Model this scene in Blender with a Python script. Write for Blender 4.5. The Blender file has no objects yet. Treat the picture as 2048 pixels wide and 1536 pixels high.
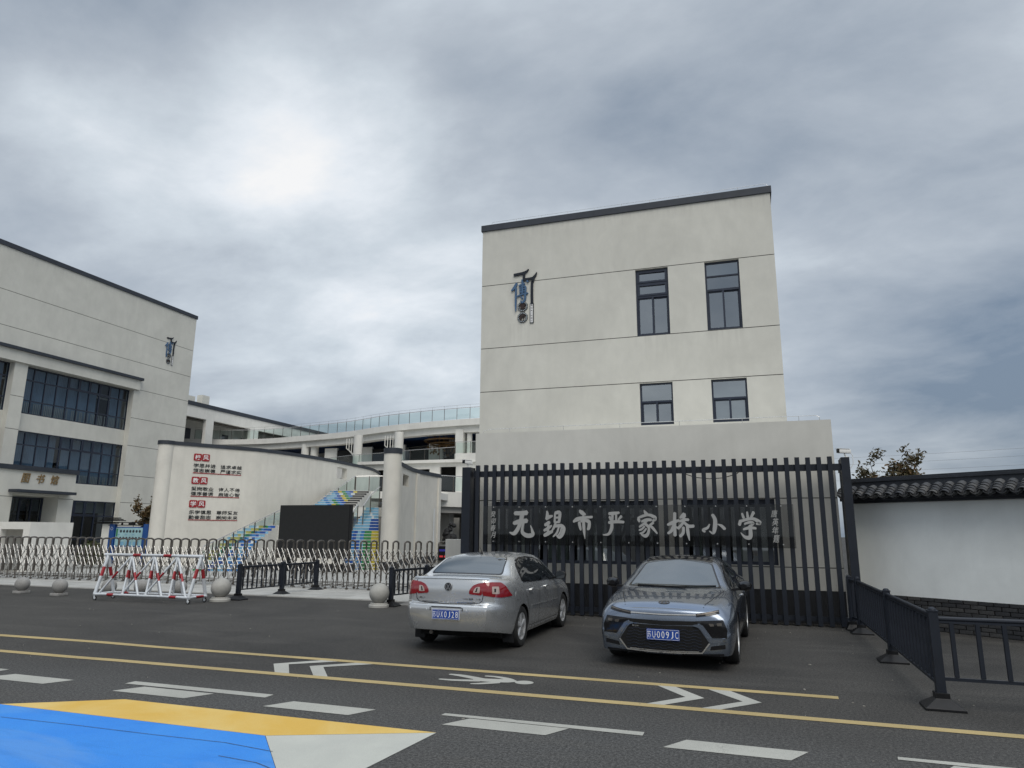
import bpy, bmesh, math, random
from mathutils import Vector, Matrix
from mathutils.bvhtree import BVHTree
from mathutils.geometry import delaunay_2d_cdt
R = math.radians
PI = math.pi
rnd = random.Random(7)
scene = bpy.context.scene
COL = scene.collection

# ------------------------------------------------------------------ camera
cam_d = bpy.data.cameras.new("camera")
cam = bpy.data.objects.new("camera", cam_d)
COL.objects.link(cam)
cam_d.sensor_width = 36.0
cam_d.lens = 1397.51 / 2048.0 * 36.0
cam_d.clip_start = 0.05
cam_d.clip_end = 3000
PITCH, ROLL, YAW = R(12.0456), R(0.442852), R(18.7956)
cam.matrix_world = (Matrix.Translation((0, 0, 1.78)) @ Matrix.Rotation(YAW, 4, 'Z')
                    @ Matrix.Rotation(PI / 2 + PITCH, 4, 'X') @ Matrix.Rotation(-ROLL * -1, 4, 'Z'))
scene.camera = cam

# ------------------------------------------------------------------ world
SUN_EL, SUN_AZ = R(52), R(150)       # azimuth clockwise from +Y
world = bpy.data.worlds.new("World")
scene.world = world
world.use_nodes = True
wn, wl = world.node_tree.nodes, world.node_tree.links
wn.clear()


def WN(t, **kw):
    n = wn.new(t)
    for k, v in kw.items():
        setattr(n, k, v)
    return n


w_out = WN('ShaderNodeOutputWorld')
w_bg = WN('ShaderNodeBackground')
w_bg.inputs['Strength'].default_value = 0.1
sky = WN('ShaderNodeTexSky', sky_type='NISHITA', sun_disc=False)
sky.sun_elevation = SUN_EL
sky.sun_rotation = SUN_AZ
sky.air_density = 1.0
sky.dust_density = 2.0
tc = WN('ShaderNodeTexCoord')
sep = WN('ShaderNodeSeparateXYZ')
wl.new(tc.outputs['Generated'], sep.inputs[0])


def wmath(op, a, b=None, c=None, clamp=False):
    n = WN('ShaderNodeMath', operation=op, use_clamp=clamp)
    for i, v in enumerate((a, b, c)):
        if v is None:
            continue
        if isinstance(v, (int, float)):
            n.inputs[i].default_value = v
        else:
            wl.new(v, n.inputs[i])
    return n.outputs[0]


def wmap(v, a, b, c, d, smooth=False):
    n = WN('ShaderNodeMapRange')
    n.interpolation_type = 'SMOOTHSTEP' if smooth else 'LINEAR'
    n.clamp = True
    wl.new(v, n.inputs[0])
    for i, q in enumerate((a, b, c, d)):
        n.inputs[i + 1].default_value = q
    return n.outputs[0]


zc = wmath('MAXIMUM', sep.outputs[2], 0.0)
den = wmath('ADD', zc, 0.26)
cx = wmath('DIVIDE', sep.outputs[0], den)
cy = wmath('DIVIDE', sep.outputs[1], den)
comb = WN('ShaderNodeCombineXYZ')
wl.new(cx, comb.inputs[0])
wl.new(cy, comb.inputs[1])


def wnoise(vec, scale, detail, rough, dist=0.0, off=(0, 0, 0), sx=1.0, rot=0.0, sy=1.0):
    m = WN('ShaderNodeMapping')
    m.inputs['Location'].default_value = off
    m.inputs['Scale'].default_value = (sx, sy, 1)
    m.inputs['Rotation'].default_value = (0, 0, rot)
    wl.new(vec, m.inputs[0])
    n = WN('ShaderNodeTexNoise')
    n.inputs['Scale'].default_value = scale
    n.inputs['Detail'].default_value = detail
    n.inputs['Roughness'].default_value = rough
    n.inputs['Distortion'].default_value = dist
    wl.new(m.outputs[0], n.inputs[0])
    return n.outputs['Fac']


nA = wnoise(comb.outputs[0], 0.95, 9, 0.52, 0.25, (3.1, 1.7, 0), 0.8, R(35))
nB = wnoise(comb.outputs[0], 0.38, 4, 0.5, 0.35, (7.3, 2.2, 0), 0.8, R(35))
nC = wnoise(comb.outputs[0], 2.6, 8, 0.6, 0.2, (1.3, 5.2, 0), 0.8, R(35))
mix1 = wmath('ADD', wmath('MULTIPLY', nA, 0.48), wmath('ADD', wmath('MULTIPLY', nB, 0.30), wmath('MULTIPLY', nC, 0.22)))


def wdir(v, k0, k1):
    n = WN('ShaderNodeVectorMath', operation='DOT_PRODUCT')
    wl.new(tc.outputs['Generated'], n.inputs[0])
    n.inputs[1].default_value = Vector(v).normalized()
    return wmap(n.outputs['Value'], k0, k1, 0, 1, True)


BIAS = (((-0.632, 0.590, 0.503), 0.978, 1.0, 0.34),     # thin place where the sun nearly breaks through
        ((-0.500, 0.690, 0.523), 0.980, 1.0, 0.22),
        ((-0.57, 0.66, 0.47), 0.90, 1.0, 0.10),
        ((-0.42, 0.83, 0.36), 0.955, 1.0, 0.20),
        ((-0.71, 0.42, 0.57), 0.94, 1.0, -0.32),           # heavy cloud
        ((-0.55, 0.530, 0.645), 0.968, 1.0, -0.36),
        ((-0.36, 0.76, 0.54), 0.985, 1.0, -0.12),
        ((0.235, 0.955, 0.155), 0.90, 1.0, -0.20),
        ((-0.58, 0.77, 0.25), 0.96, 1.0, -0.12))
dens = wmath('ADD', wmath('MULTIPLY', wmath('SUBTRACT', mix1, 0.5), 3.7), 0.46)
for v_, k0_, k1_, amt_ in BIAS:
    dens = wmath('ADD', dens, wmath('MULTIPLY', wdir(v_, k0_, k1_), amt_))
ramp = WN('ShaderNodeValToRGB')
wl.new(dens, ramp.inputs[0])
cr = ramp.color_ramp
cr.interpolation = 'LINEAR'


def s2l(c):
    return tuple((((x / 255 + 0.055) / 1.055) ** 2.4) / 1.2 for x in c) + (1,)


cr.elements[0].position = 0.0
cr.elements[0].color = s2l((126, 142, 161))
cr.elements[1].position = 1.0
cr.elements[1].color = s2l((255, 255, 255))
for p_, c_ in ((0.25, (162, 173, 186)), (0.48, (187, 196, 206)), (0.68, (212, 221, 229)), (0.86, (237, 243, 249))):
    e = cr.elements.new(p_)
    e.color = s2l(c_)
# overcast sky: the zenith is brighter than the rim (CIE overcast law)
zen = wmap(sep.outputs[2], 0.62, 1.0, 1.0, 2.7, True)
low = wmap(sep.outputs[2], 0.0, 0.25, 0.86, 1.0, True)
zl = WN('ShaderNodeVectorMath', operation='SCALE')
wl.new(ramp.outputs[0], zl.inputs[0])
wl.new(wmath('MULTIPLY', wmath('MULTIPLY', zen, low), 12.0), zl.inputs['Scale'])
mx = WN('ShaderNodeMix', data_type='RGBA')
mx.inputs['Factor'].default_value = 0.9
wl.new(sky.outputs[0], mx.inputs['A'])
wl.new(zl.outputs[0], mx.inputs['B'])
wl.new(mx.outputs['Result'], w_bg.inputs['Color'])
wl.new(w_bg.outputs[0], w_out.inputs[0])

# ------------------------------------------------------------------ sun
sun_d = bpy.data.lights.new("sun", 'SUN')
sun_d.energy = 1.55
sun_d.angle = R(40)
sun_d.color = (1.0, 0.94, 0.84)
sun = bpy.data.objects.new("sun", sun_d)
COL.objects.link(sun)
sv = Vector((math.sin(SUN_AZ) * math.cos(SUN_EL), math.cos(SUN_AZ) * math.cos(SUN_EL), math.sin(SUN_EL)))
sun.rotation_euler = sv.to_track_quat('Z', 'Y').to_euler()
sun.location = (0, 0, 60)

vs = scene.view_settings
vs.view_transform = 'Standard'
vs.look = 'None'
vs.exposure = 0.0
vs.gamma = 1.0
vs.use_curve_mapping = False
scene.cycles.max_bounces = 8
scene.cycles.transparent_max_bounces = 16
scene.cycles.use_denoising = True


# ------------------------------------------------------------------ materials
class Mat:
    def __init__(self, name):
        self.m = bpy.data.materials.new(name)
        self.m.use_nodes = True
        self.n, self.l = self.m.node_tree.nodes, self.m.node_tree.links
        self.n.clear()
        self.out = self.n.new('ShaderNodeOutputMaterial')
        self.b = self.n.new('ShaderNodeBsdfPrincipled')
        self.l.new(self.b.outputs[0], self.out.inputs[0])
        self.co = self.n.new('ShaderNodeTexCoord')
        self.info = None

    def N(self, t, **kw):
        n = self.n.new(t)
        for k, v in kw.items():
            setattr(n, k, v)
        return n

    def set(self, **kw):
        for k, v in kw.items():
            s = self.b.inputs[k.replace('_', ' ')]
            if isinstance(v, (tuple, list)):
                s.default_value = (*v, 1) if len(v) == 3 else v
            elif isinstance(v, (int, float)):
                s.default_value = v
            else:
                self.l.new(v, s)
        return self

    def noise(self, scale, detail=4, rough=0.5, sc=(1, 1, 1), dist=0.0, out='Fac', off=(0, 0, 0)):
        mp = self.N('ShaderNodeMapping')
        mp.inputs['Scale'].default_value = sc
        mp.inputs['Location'].default_value = off
        self.l.new(self.co.outputs['Object'], mp.inputs[0])
        t = self.N('ShaderNodeTexNoise')
        t.inputs['Scale'].default_value = scale
        t.inputs['Detail'].default_value = detail
        t.inputs['Roughness'].default_value = rough
        t.inputs['Distortion'].default_value = dist
        self.l.new(mp.outputs[0], t.inputs[0])
        return t.outputs[out]

    def voro(self, scale, feature='F1', out='Distance'):
        t = self.N('ShaderNodeTexVoronoi', feature=feature)
        t.inputs['Scale'].default_value = scale
        self.l.new(self.co.outputs['Object'], t.inputs[0])
        return t.outputs[out]

    def ramp(self, v, *st):
        r = self.N('ShaderNodeValToRGB')
        self.l.new(v, r.inputs[0])
        e = r.color_ramp.elements
        while len(e) < len(st):
            e.new(0.5)
        for i, (p, c) in enumerate(st):
            e[i].position = p
            if isinstance(c, (int, float)):
                c = (c, c, c)
            e[i].color = (*c, 1)
        return r.outputs[0]

    def mix(self, f, a, b, mode='MIX'):
        m = self.N('ShaderNodeMix', data_type='RGBA', blend_type=mode)
        for s, v in ((m.inputs['Factor'], f), (m.inputs['A'], a), (m.inputs['B'], b)):
            if isinstance(v, (tuple, list)):
                s.default_value = (*v, 1)
            elif isinstance(v, (int, float)):
                s.default_value = v
            else:
                self.l.new(v, s)
        return m.outputs['Result']

    def math(self, op, a, b=0.0, clamp=False):
        m = self.N('ShaderNodeMath', operation=op, use_clamp=clamp)
        for i, v in enumerate((a, b)):
            if isinstance(v, (int, float)):
                m.inputs[i].default_value = v
            else:
                self.l.new(v, m.inputs[i])
        return m.outputs[0]

    def bump(self, h, strength=0.2, dist=0.01):
        b = self.N('ShaderNodeBump')
        b.inputs['Strength'].default_value = strength
        b.inputs['Distance'].default_value = dist
        self.l.new(h, b.inputs['Height'])
        self.l.new(b.outputs[0], self.b.inputs['Normal'])
        return self

    def rand(self):
        if self.info is None:
            self.info = self.N('ShaderNodeObjectInfo')
        return self.info.outputs['Random']


M = {}


def simple(name, col, rough=0.5, metal=0.0, var=0.12, scale=6.0, spec=0.5, coat=0.0, bump=0.0):
    k = Mat(name)
    f = k.noise(scale, 4, 0.6)
    c = k.mix(k.ramp(f, (0.3, 0.0), (0.7, 1.0)), tuple(x * (1 - var) for x in col), tuple(min(1, x * (1 + var)) for x in col))
    k.set(Base_Color=c, Roughness=k.ramp(k.noise(scale * 2.3, 3), (0.2, max(0.02, rough - 0.07)), (0.8, min(1, rough + 0.07))),
          Metallic=metal, Specular_IOR_Level=spec, Coat_Weight=coat)
    if coat:
        k.set(Coat_Roughness=0.04)
    if bump:
        k.bump(k.noise(scale * 8, 3), bump, 0.005)
    M[name] = k.m
    return k.m


def plaster(name, col, stain=0.25, streak=1.0):
    k = Mat(name)
    big = k.noise(0.45, 6, 0.62, (1, 1, 1), 0.6)
    mid = k.noise(2.4, 5, 0.6, (1, 1, 0.55), 0.3)
    st = k.noise(2.6, 4, 0.6, (1, 1, 0.05), 0.2)
    fine = k.noise(160, 2)
    a = k.ramp(big, (0.32, 0.91), (0.66, 1.04))
    b = k.ramp(mid, (0.3, 0.95), (0.7, 1.03))
    c = k.ramp(st, (0.30, 1.0 - stain * 0.45 * streak), (0.52, 1.0))
    d = k.ramp(fine, (0.3, 0.96), (0.7, 1.03))
    cc = k.mix(1.0, col, a, 'MULTIPLY')
    cc = k.mix(1.0, cc, b, 'MULTIPLY')
    cc = k.mix(1.0, cc, c, 'MULTIPLY')
    cc = k.mix(1.0, cc, d, 'MULTIPLY')
    k.set(Base_Color=cc, Roughness=0.88, Specular_IOR_Level=0.25)
    k.bump(k.math('ADD', k.math('MULTIPLY', k.noise(60, 4), 0.5), mid), 0.12, 0.01)
    M[name] = k.m


def stained(name, base, zones, amount, dark=(0.30, 0.29, 0.27)):
    """copy of a plaster with rain streaks: zones are (x0, x1, z_top, length) in object coordinates"""
    m = M[base].copy()
    m.name = name
    n, l = m.node_tree.nodes, m.node_tree.links
    bs = next(q for q in n if q.type == 'BSDF_PRINCIPLED')
    src = bs.inputs['Base Color'].links[0].from_socket
    tc_ = n.new('ShaderNodeTexCoord')
    sp_ = n.new('ShaderNodeSeparateXYZ')
    l.new(tc_.outputs['Object'], sp_.inputs[0])
    mp = n.new('ShaderNodeMapping')
    mp.inputs['Scale'].default_value = (1, 1, 0.06)
    l.new(tc_.outputs['Object'], mp.inputs[0])
    no = n.new('ShaderNodeTexNoise')
    no.inputs['Scale'].default_value = 9.0
    no.inputs['Detail'].default_value = 5.0
    l.new(mp.outputs[0], no.inputs[0])

    def mr_(v, a, b, c, d):
        q = n.new('ShaderNodeMapRange')
        l.new(v, q.inputs[0])
        for i_, w_ in enumerate((a, b, c, d)):
            q.inputs[i_ + 1].default_value = w_
        return q.outputs[0]

    def mm(op, a, b):
        q = n.new('ShaderNodeMath')
        q.operation = op
        for i_, w_ in enumerate((a, b)):
            if isinstance(w_, (int, float)):
                q.inputs[i_].default_value = w_
            else:
                l.new(w_, q.inputs[i_])
        return q.outputs[0]
    tot = None
    for x0, x1, zt, ln_ in zones:
        f = mm('MULTIPLY', mr_(sp_.outputs[0], x0 - 0.06, x0 + 0.04, 0, 1), mr_(sp_.outputs[0], x1 - 0.04, x1 + 0.06, 1, 0))
        f = mm('MULTIPLY', f, mm('MULTIPLY', mr_(sp_.outputs[2], zt - ln_, zt - 0.02, 0, 1), mr_(sp_.outputs[2], zt - 0.005, zt + 0.005, 1, 0)))
        tot = f if tot is None else mm('MAXIMUM', tot, f)
    tot = mm('MULTIPLY', mm('MULTIPLY', tot, mr_(no.outputs['Fac'], 0.40, 0.62, 0.0, 1.0)), amount)
    mx_ = n.new('ShaderNodeMix')
    mx_.data_type = 'RGBA'
    l.new(tot, mx_.inputs['Factor'])
    l.new(src, mx_.inputs['A'])
    mx_.inputs['B'].default_value = (*dark, 1)
    l.new(mx_.outputs['Result'], bs.inputs['Base Color'])
    M[name] = m


plaster('plaster', (0.64, 0.63, 0.575), 0.08, 0.5)
plaster('plaster_white', (0.74, 0.725, 0.68), 0.15, 0.6)
plaster('plaster_motto', (0.70, 0.675, 0.615), 0.2, 0.6)
plaster('plaster_gatehouse', (0.61, 0.60, 0.555), 0.12, 0.6)
plaster('plaster_wall', (0.84, 0.86, 0.835), 0.12, 0.4)
stained('plaster_tower', 'plaster', [(0.6, 1.8, 8.35, 1.1), (2.95, 4.1, 8.35, 0.8), (-4.0, -2.9, 9.2, 1.2), (-5.04, 5.2, 12.9, 0.5)], 0.16)
stained('plaster_library', 'plaster', [(-9, 9, 17.02, 0.6), (-9, 9, 10.8, 0.4)], 0.14)
plaster('concrete', (0.47, 0.465, 0.44), 0.3)
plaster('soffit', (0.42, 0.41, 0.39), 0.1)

# asphalt
k = Mat('asphalt')
sp = k.noise(210, 3, 0.75)
sp2 = k.noise(62, 4, 0.7)
vo = k.voro(95)
pat = k.noise(0.55, 6, 0.6, (1, 1, 1), 0.8)
pat2 = k.noise(0.16, 4, 0.55)
base = k.mix(k.ramp(pat, (0.3, 0.0), (0.72, 1.0)), (0.027, 0.0258, 0.0242), (0.058, 0.0545, 0.0495))
sepn = k.N('ShaderNodeSeparateXYZ')
k.l.new(k.co.outputs['Object'], sepn.inputs[0])
ln = k.math('ADD', sepn.outputs[1], k.math('MULTIPLY', k.math('SUBTRACT', k.noise(0.8, 4), 0.5), 1.4))
mr = k.N('ShaderNodeMapRange')
mr.inputs[1].default_value, mr.inputs[2].default_value = 6.6, 8.4
k.l.new(ln, mr.inputs[0])
base = k.mix(mr.outputs[0], (0.073, 0.0725, 0.0705), base)      # older, coarser carriageway nearest the road centre
base = k.mix(k.ramp(pat2, (0.35, 0.0), (0.7, 0.6)), base, (0.064, 0.0605, 0.055))
swp = k.noise(1.0, 6, 0.6, (0.25, 1.3, 1), 0.5, 'Fac', (3, 8, 0))
base = k.mix(k.ramp(swp, (0.52, 0.0), (0.68, 0.45)), base, (0.085, 0.08, 0.072))
base = k.mix(1.0, base, k.ramp(sp, (0.36, 0.35), (0.62, 1.6)), 'MULTIPLY')
base = k.mix(1.0, base, k.ramp(sp2, (0.35, 0.6), (0.65, 1.35)), 'MULTIPLY')
base = k.mix(1.0, base, k.ramp(k.noise(34, 6, 0.8), (0.40, 0.45), (0.60, 1.5)), 'MULTIPLY')
stone = k.ramp(k.noise(120, 1, 0.5, (1, 1, 1), 0, 'Fac', (9, 4, 0)), (0.70, 0.0), (0.76, 1.0))
base = k.mix(k.math('MULTIPLY', stone, 0.55), base, (0.16, 0.155, 0.145))
k.set(Base_Color=base, Roughness=0.86, Specular_IOR_Level=0.35)
k.bump(k.math('ADD', k.math('MULTIPLY', vo, 0.9), sp), 0.55, 0.006)
M['asphalt'] = k.m

# road paint: worn, the asphalt shows through in the pits


def road_paint(name, col, worn, col2=None, grain=0.3, streaks=0.0):
    k = Mat(name)
    pits = k.noise(170, 3, 0.7)
    wear = k.noise(1.3, 6, 0.65, (1, 1, 1), 0.5)
    f = k.math('ADD', k.math('MULTIPLY', pits, 0.55), k.math('MULTIPLY', wear, 0.45))
    m_ = k.ramp(f, (0.5 - 0.5 * worn - 0.03, 1.0), (0.5 - 0.5 * worn + 0.05, 0.0))
    c = k.mix(k.ramp(k.noise(0.9, 5, 0.6, (1, 1, 1), 0.4), (0.35, 0.0), (0.65, 1.0)), col, col2 or tuple(x * 0.82 for x in col))
    c = k.mix(1.0, c, k.ramp(pits, (0.3, 1 - grain), (0.7, 1 + grain * 0.5)), 'MULTIPLY')
    if streaks:
        s_ = k.noise(1.1, 7, 0.7, (0.55, 1.6, 1), 1.4)
        c = k.mix(k.math('MULTIPLY', k.ramp(s_, (0.50, 0.0), (0.64, 1.0)), streaks), c, tuple(x * 0.55 for x in col))
        s2 = k.noise(0.8, 5, 0.6, (0.5, 1.2, 1), 0.8, 'Fac', (4, 9, 0))
        c = k.mix(k.math('MULTIPLY', k.ramp(s2, (0.52, 0.0), (0.66, 1.0)), 0.35), c, (0.16, 0.33, 0.60))
    c = k.mix(m_, c, (0.06, 0.058, 0.055))
    k.set(Base_Color=c, Roughness=0.75, Specular_IOR_Level=0.3)
    k.bump(k.math('ADD', pits, k.voro(95)), 0.35, 0.004)
    M[name] = k.m


road_paint('paint_white', (0.46, 0.455, 0.41), 0.30)
road_paint('paint_yellow_line', (0.48, 0.37, 0.175), 0.30)
road_paint('paint_yellow', (0.66, 0.415, 0.085), 0.42, (0.70, 0.51, 0.18), 0.12, 0.0)
road_paint('paint_blue', (0.032, 0.235, 0.74), 0.42, (0.05, 0.28, 0.76), 0.20, 0.30)
road_paint('paint_white_patch', (0.53, 0.535, 0.48), 0.40, (0.46, 0.465, 0.425), 0.14)

# pavement slabs
k = Mat('paving')
c = k.mix(k.ramp(k.noise(1.2, 5, 0.6), (0.3, 0.0), (0.7, 1.0)), (0.34, 0.335, 0.315), (0.44, 0.435, 0.41))
c = k.mix(1.0, c, k.ramp(k.noise(120, 2), (0.3, 0.85), (0.7, 1.12)), 'MULTIPLY')
c = k.mix(1.0, c, k.ramp(k.rand(), (0.0, 0.88), (1.0, 1.08)), 'MULTIPLY')
k.set(Base_Color=c, Roughness=0.8)
k.bump(k.noise(90, 3), 0.15, 0.004)
M['paving'] = k.m

simple('joint', (0.17, 0.165, 0.155), 0.9)
simple('dark_metal', (0.0125, 0.016, 0.024), 0.45, 0.0, 0.18, 3.0, 0.35)
simple('dark_cap', (0.030, 0.036, 0.048), 0.6, 0.0, 0.2, 1.5)
simple('plinth', (0.022, 0.023, 0.026), 0.5, 0.0, 0.25, 2.0)
simple('groove', (0.10, 0.098, 0.09), 0.9)
simple('window_frame', (0.018, 0.025, 0.045), 0.38, 0.0, 0.12, 4.0)
simple('rim_silver', (0.62, 0.63, 0.64), 0.32, 0.55, 0.05, 6.0)
simple('steel', (0.55, 0.54, 0.52), 0.28, 0.75, 0.12, 8.0)
simple('steel_dull', (0.15, 0.135, 0.12), 0.42, 0.8, 0.25, 6.0)
simple('chrome', (0.78, 0.78, 0.78), 0.10, 1.0, 0.05, 6.0)
simple('rubber', (0.016, 0.016, 0.016), 0.8, 0.0, 0.3, 14.0)
simple('black_plastic', (0.008, 0.008, 0.009), 0.42, 0.0, 0.2, 9.0, 0.3)
simple('black_gloss', (0.006, 0.006, 0.007), 0.08, 0.0, 0.1, 9.0)
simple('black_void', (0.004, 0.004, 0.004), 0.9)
simple('led_black', (0.0065, 0.0068, 0.007), 0.65, 0.0, 0.1, 3.0)
simple('white_metal', (0.60, 0.63, 0.66), 0.4, 0.0, 0.08, 7.0)
simple('white_plastic', (0.75, 0.75, 0.73), 0.35, 0.0, 0.05, 7.0)
simple('letter_metal', (0.38, 0.375, 0.36), 0.45, 0.35, 0.10, 2.0)
simple('letter_black', (0.010, 0.012, 0.016), 0.5)
simple('letter_red', (0.30, 0.012, 0.018), 0.5)
simple('letter_gold', (0.29, 0.20, 0.10), 0.45, 0.4)
simple('letter_white', (0.75, 0.75, 0.75), 0.5)
simple('logo_blue', (0.055, 0.12, 0.225), 0.5)
simple('logo_brown', (0.035, 0.018, 0.014), 0.5)
simple('board_blue', (0.012, 0.07, 0.26), 0.4)
simple('board_cyan', (0.30, 0.48, 0.52), 0.4, 0.0, 0.25, 1.3)
simple('sky_ceiling', (0.008, 0.045, 0.15), 0.7, 0.0, 0.35, 0.3)
simple('bronze', (0.11, 0.06, 0.02), 0.4, 0.6, 0.3, 2.0)
simple('tile_dark', (0.042, 0.045, 0.048), 0.55, 0.0, 0.4, 5.0)
simple('tile_ridge', (0.020, 0.023, 0.030), 0.6, 0.0, 0.3, 2.0)
simple('bark', (0.09, 0.07, 0.05), 0.9, 0.0, 0.3, 12.0)
simple('curtain', (0.20, 0.30, 0.39), 0.85, 0.0, 0.12, 1.5)
simple('curtain_pale', (0.42, 0.44, 0.40), 0.85, 0.0, 0.12, 1.5)
simple('room_dark', (0.055, 0.058, 0.06), 0.9)  # darkness of the rooms behind the windows, put into the colour
simple('blind', (0.33, 0.36, 0.36), 0.8, 0.0, 0.05, 1.0)
simple('red_lens', (0.22, 0.004, 0.008), 0.10, 0.0, 0.1, 9.0, 0.6, 0.8)
simple('clear_lens', (0.42, 0.34, 0.31), 0.12, 0.0, 0.2, 20.0, 0.6, 0.6)
simple('plate_blue', (0.010, 0.055, 0.30), 0.4, 0.0, 0.08, 9.0)
simple('red_paint', (0.33, 0.022, 0.030), 0.42, 0.0, 0.22, 5.0)
simple('rock', (0.018, 0.018, 0.019), 0.75, 0.0, 0.5, 3.0, 0.4)
simple('litter', (0.30, 0.285, 0.25), 0.9)
simple('skin', (0.42, 0.26, 0.19), 0.6)
simple('hair', (0.012, 0.011, 0.010), 0.5)
simple('shirt', (0.42, 0.46, 0.52), 0.8)
simple('trousers', (0.02, 0.022, 0.03), 0.8)
simple('mural_blue', (0.035, 0.17, 0.43), 0.6, 0.0, 0.2, 2.0)
simple('mural_deep', (0.012, 0.07, 0.30), 0.6, 0.0, 0.2, 2.0)
simple('mural_sky', (0.17, 0.36, 0.52), 0.6, 0.0, 0.2, 2.0)
simple('mural_green', (0.03, 0.20, 0.07), 0.6, 0.0, 0.25, 2.0)
simple('mural_yellow', (0.45, 0.37, 0.04), 0.6, 0.0, 0.2, 2.0)
simple('mural_white', (0.50, 0.55, 0.58), 0.6, 0.0, 0.1, 2.0)
simple('step_grey', (0.055, 0.055, 0.055), 0.8, 0.0, 0.3, 2.0)

# granite bollards
k = Mat('granite')
c = k.mix(k.ramp(k.noise(85, 3, 0.8), (0.35, 0.0), (0.65, 1.0)), (0.19, 0.185, 0.178), (0.40, 0.39, 0.37))
c = k.mix(1.0, c, k.ramp(k.noise(3, 4), (0.3, 0.82), (0.7, 1.08)), 'MULTIPLY')
k.set(Base_Color=c, Roughness=0.8)
k.bump(k.noise(70, 4), 0.35, 0.006)
M['granite'] = k.m
k = Mat('cast_stone')
c = k.mix(k.ramp(k.noise(5, 6, 0.65), (0.3, 0.0), (0.7, 1.0)), (0.31, 0.305, 0.28), (0.41, 0.40, 0.37))
c = k.mix(1.0, c, k.ramp(k.noise(1.5, 4, 0.6, (1, 1, 0.3)), (0.35, 0.8), (0.6, 1.05)), 'MULTIPLY')
k.set(Base_Color=c, Roughness=0.85)
k.bump(k.noise(50, 4), 0.2, 0.005)
M['cast_stone'] = k.m

# grey bricks, each with its own tone
k = Mat('brick')
c = k.mix(k.rand(), (0.026, 0.027, 0.030), (0.062, 0.060, 0.058))
c = k.mix(1.0, c, k.ramp(k.noise(16, 5, 0.7), (0.3, 0.65), (0.7, 1.35)), 'MULTIPLY')
pale = k.ramp(k.noise(2.2, 5, 0.7, (1, 1, 1), 0.4), (0.62, 0.0), (0.72, 0.45))
c = k.mix(pale, c, (0.14, 0.145, 0.15))
k.set(Base_Color=c, Roughness=0.85)
k.bump(k.noise(60, 4), 0.4, 0.006)
M['brick'] = k.m
simple('mortar', (0.016, 0.016, 0.017), 0.9)

# clay tiles with their own tone
k = Mat('tile')
c = k.mix(k.rand(), (0.025, 0.027, 0.032), (0.075, 0.073, 0.070))
c = k.mix(1.0, c, k.ramp(k.noise(22, 5, 0.7), (0.3, 0.65), (0.7, 1.4)), 'MULTIPLY')
k.set(Base_Color=c, Roughness=0.6)
k.bump(k.noise(50, 3), 0.3, 0.004)
M['tile'] = k.m


def car_paint(name, col, metal, flake=0.08):
    k = Mat(name)
    f = k.noise(900, 2, 0.5)
    c = k.mix(1.0, col, k.ramp(f, (0.3, 1 - flake), (0.7, 1 + flake)), 'MULTIPLY')
    dust = k.noise(3.0, 5, 0.6)
    k.set(Base_Color=c, Metallic=metal, Roughness=k.ramp(dust, (0.3, 0.22), (0.75, 0.31)), Coat_Weight=1.0, Coat_Roughness=0.03,
          Coat_IOR=1.5)
    M[name] = k.m


car_paint('paint_silver', (0.56, 0.57, 0.575), 0.70)
car_paint('paint_slate', (0.20, 0.235, 0.295), 0.92)


def glass_pane(name, tint, refl=0.06, rough=0.01, power=5.0):
    """window glass: the mirror image grows towards grazing view, the rest looks through"""
    m = bpy.data.materials.new(name)
    m.use_nodes = True
    n, l = m.node_tree.nodes, m.node_tree.links
    n.clear()
    o = n.new('ShaderNodeOutputMaterial')
    t = n.new('ShaderNodeBsdfTransparent')
    t.inputs[0].default_value = (*tint, 1)
    g = n.new('ShaderNodeBsdfGlossy')
    g.inputs['Roughness'].default_value = rough
    g.inputs['Color'].default_value = (0.92, 0.95, 0.96, 1)
    lw = n.new('ShaderNodeLayerWeight')
    lw.inputs[0].default_value = 0.5
    p = n.new('ShaderNodeMath')
    p.operation = 'POWER'
    l.new(lw.outputs['Facing'], p.inputs[0])
    p.inputs[1].default_value = power
    q = n.new('ShaderNodeMath')
    q.operation = 'MULTIPLY_ADD'
    q.use_clamp = True
    l.new(p.outputs[0], q.inputs[0])
    q.inputs[1].default_value = 1 - refl
    q.inputs[2].default_value = refl
    mx_ = n.new('ShaderNodeMixShader')
    l.new(q.outputs[0], mx_.inputs[0])
    l.new(t.outputs[0], mx_.inputs[1])
    l.new(g.outputs[0], mx_.inputs[2])
    l.new(mx_.outputs[0], o.inputs[0])
    M[name] = m


glass_pane('glass_window', (0.50, 0.56, 0.58), 0.17, 0.012, 3.0)
glass_pane('glass_library', (0.56, 0.62, 0.68), 0.06, 0.012, 5.0)
glass_pane('glass_rail', (0.74, 0.84, 0.82), 0.07, 0.01, 4.0)
glass_pane('glass_sign', (0.66, 0.66, 0.66), 0.022, 0.01, 5.0)
glass_pane('glass_tower', (0.42, 0.48, 0.50), 0.36, 0.015, 3.0)
k = Mat('car_glass')
k.set(Base_Color=(0.006, 0.008, 0.010), Roughness=0.03, Specular_IOR_Level=0.6, Coat_Weight=1.0, Coat_Roughness=0.01, Coat_IOR=1.6)
M['car_glass'] = k.m
k = Mat('windscreen_glass')
k.set(Base_Color=(0.022, 0.036, 0.046), Roughness=0.03, Specular_IOR_Level=0.8, Coat_Weight=1.0, Coat_Roughness=0.01, Coat_IOR=1.6)
M['windscreen_glass'] = k.m


def glow(name, col, s):
    k = Mat(name)
    k.set(Base_Color=(0.01, 0.01, 0.01), Emission_Color=col, Emission_Strength=s)
    M[name] = k.m


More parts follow.
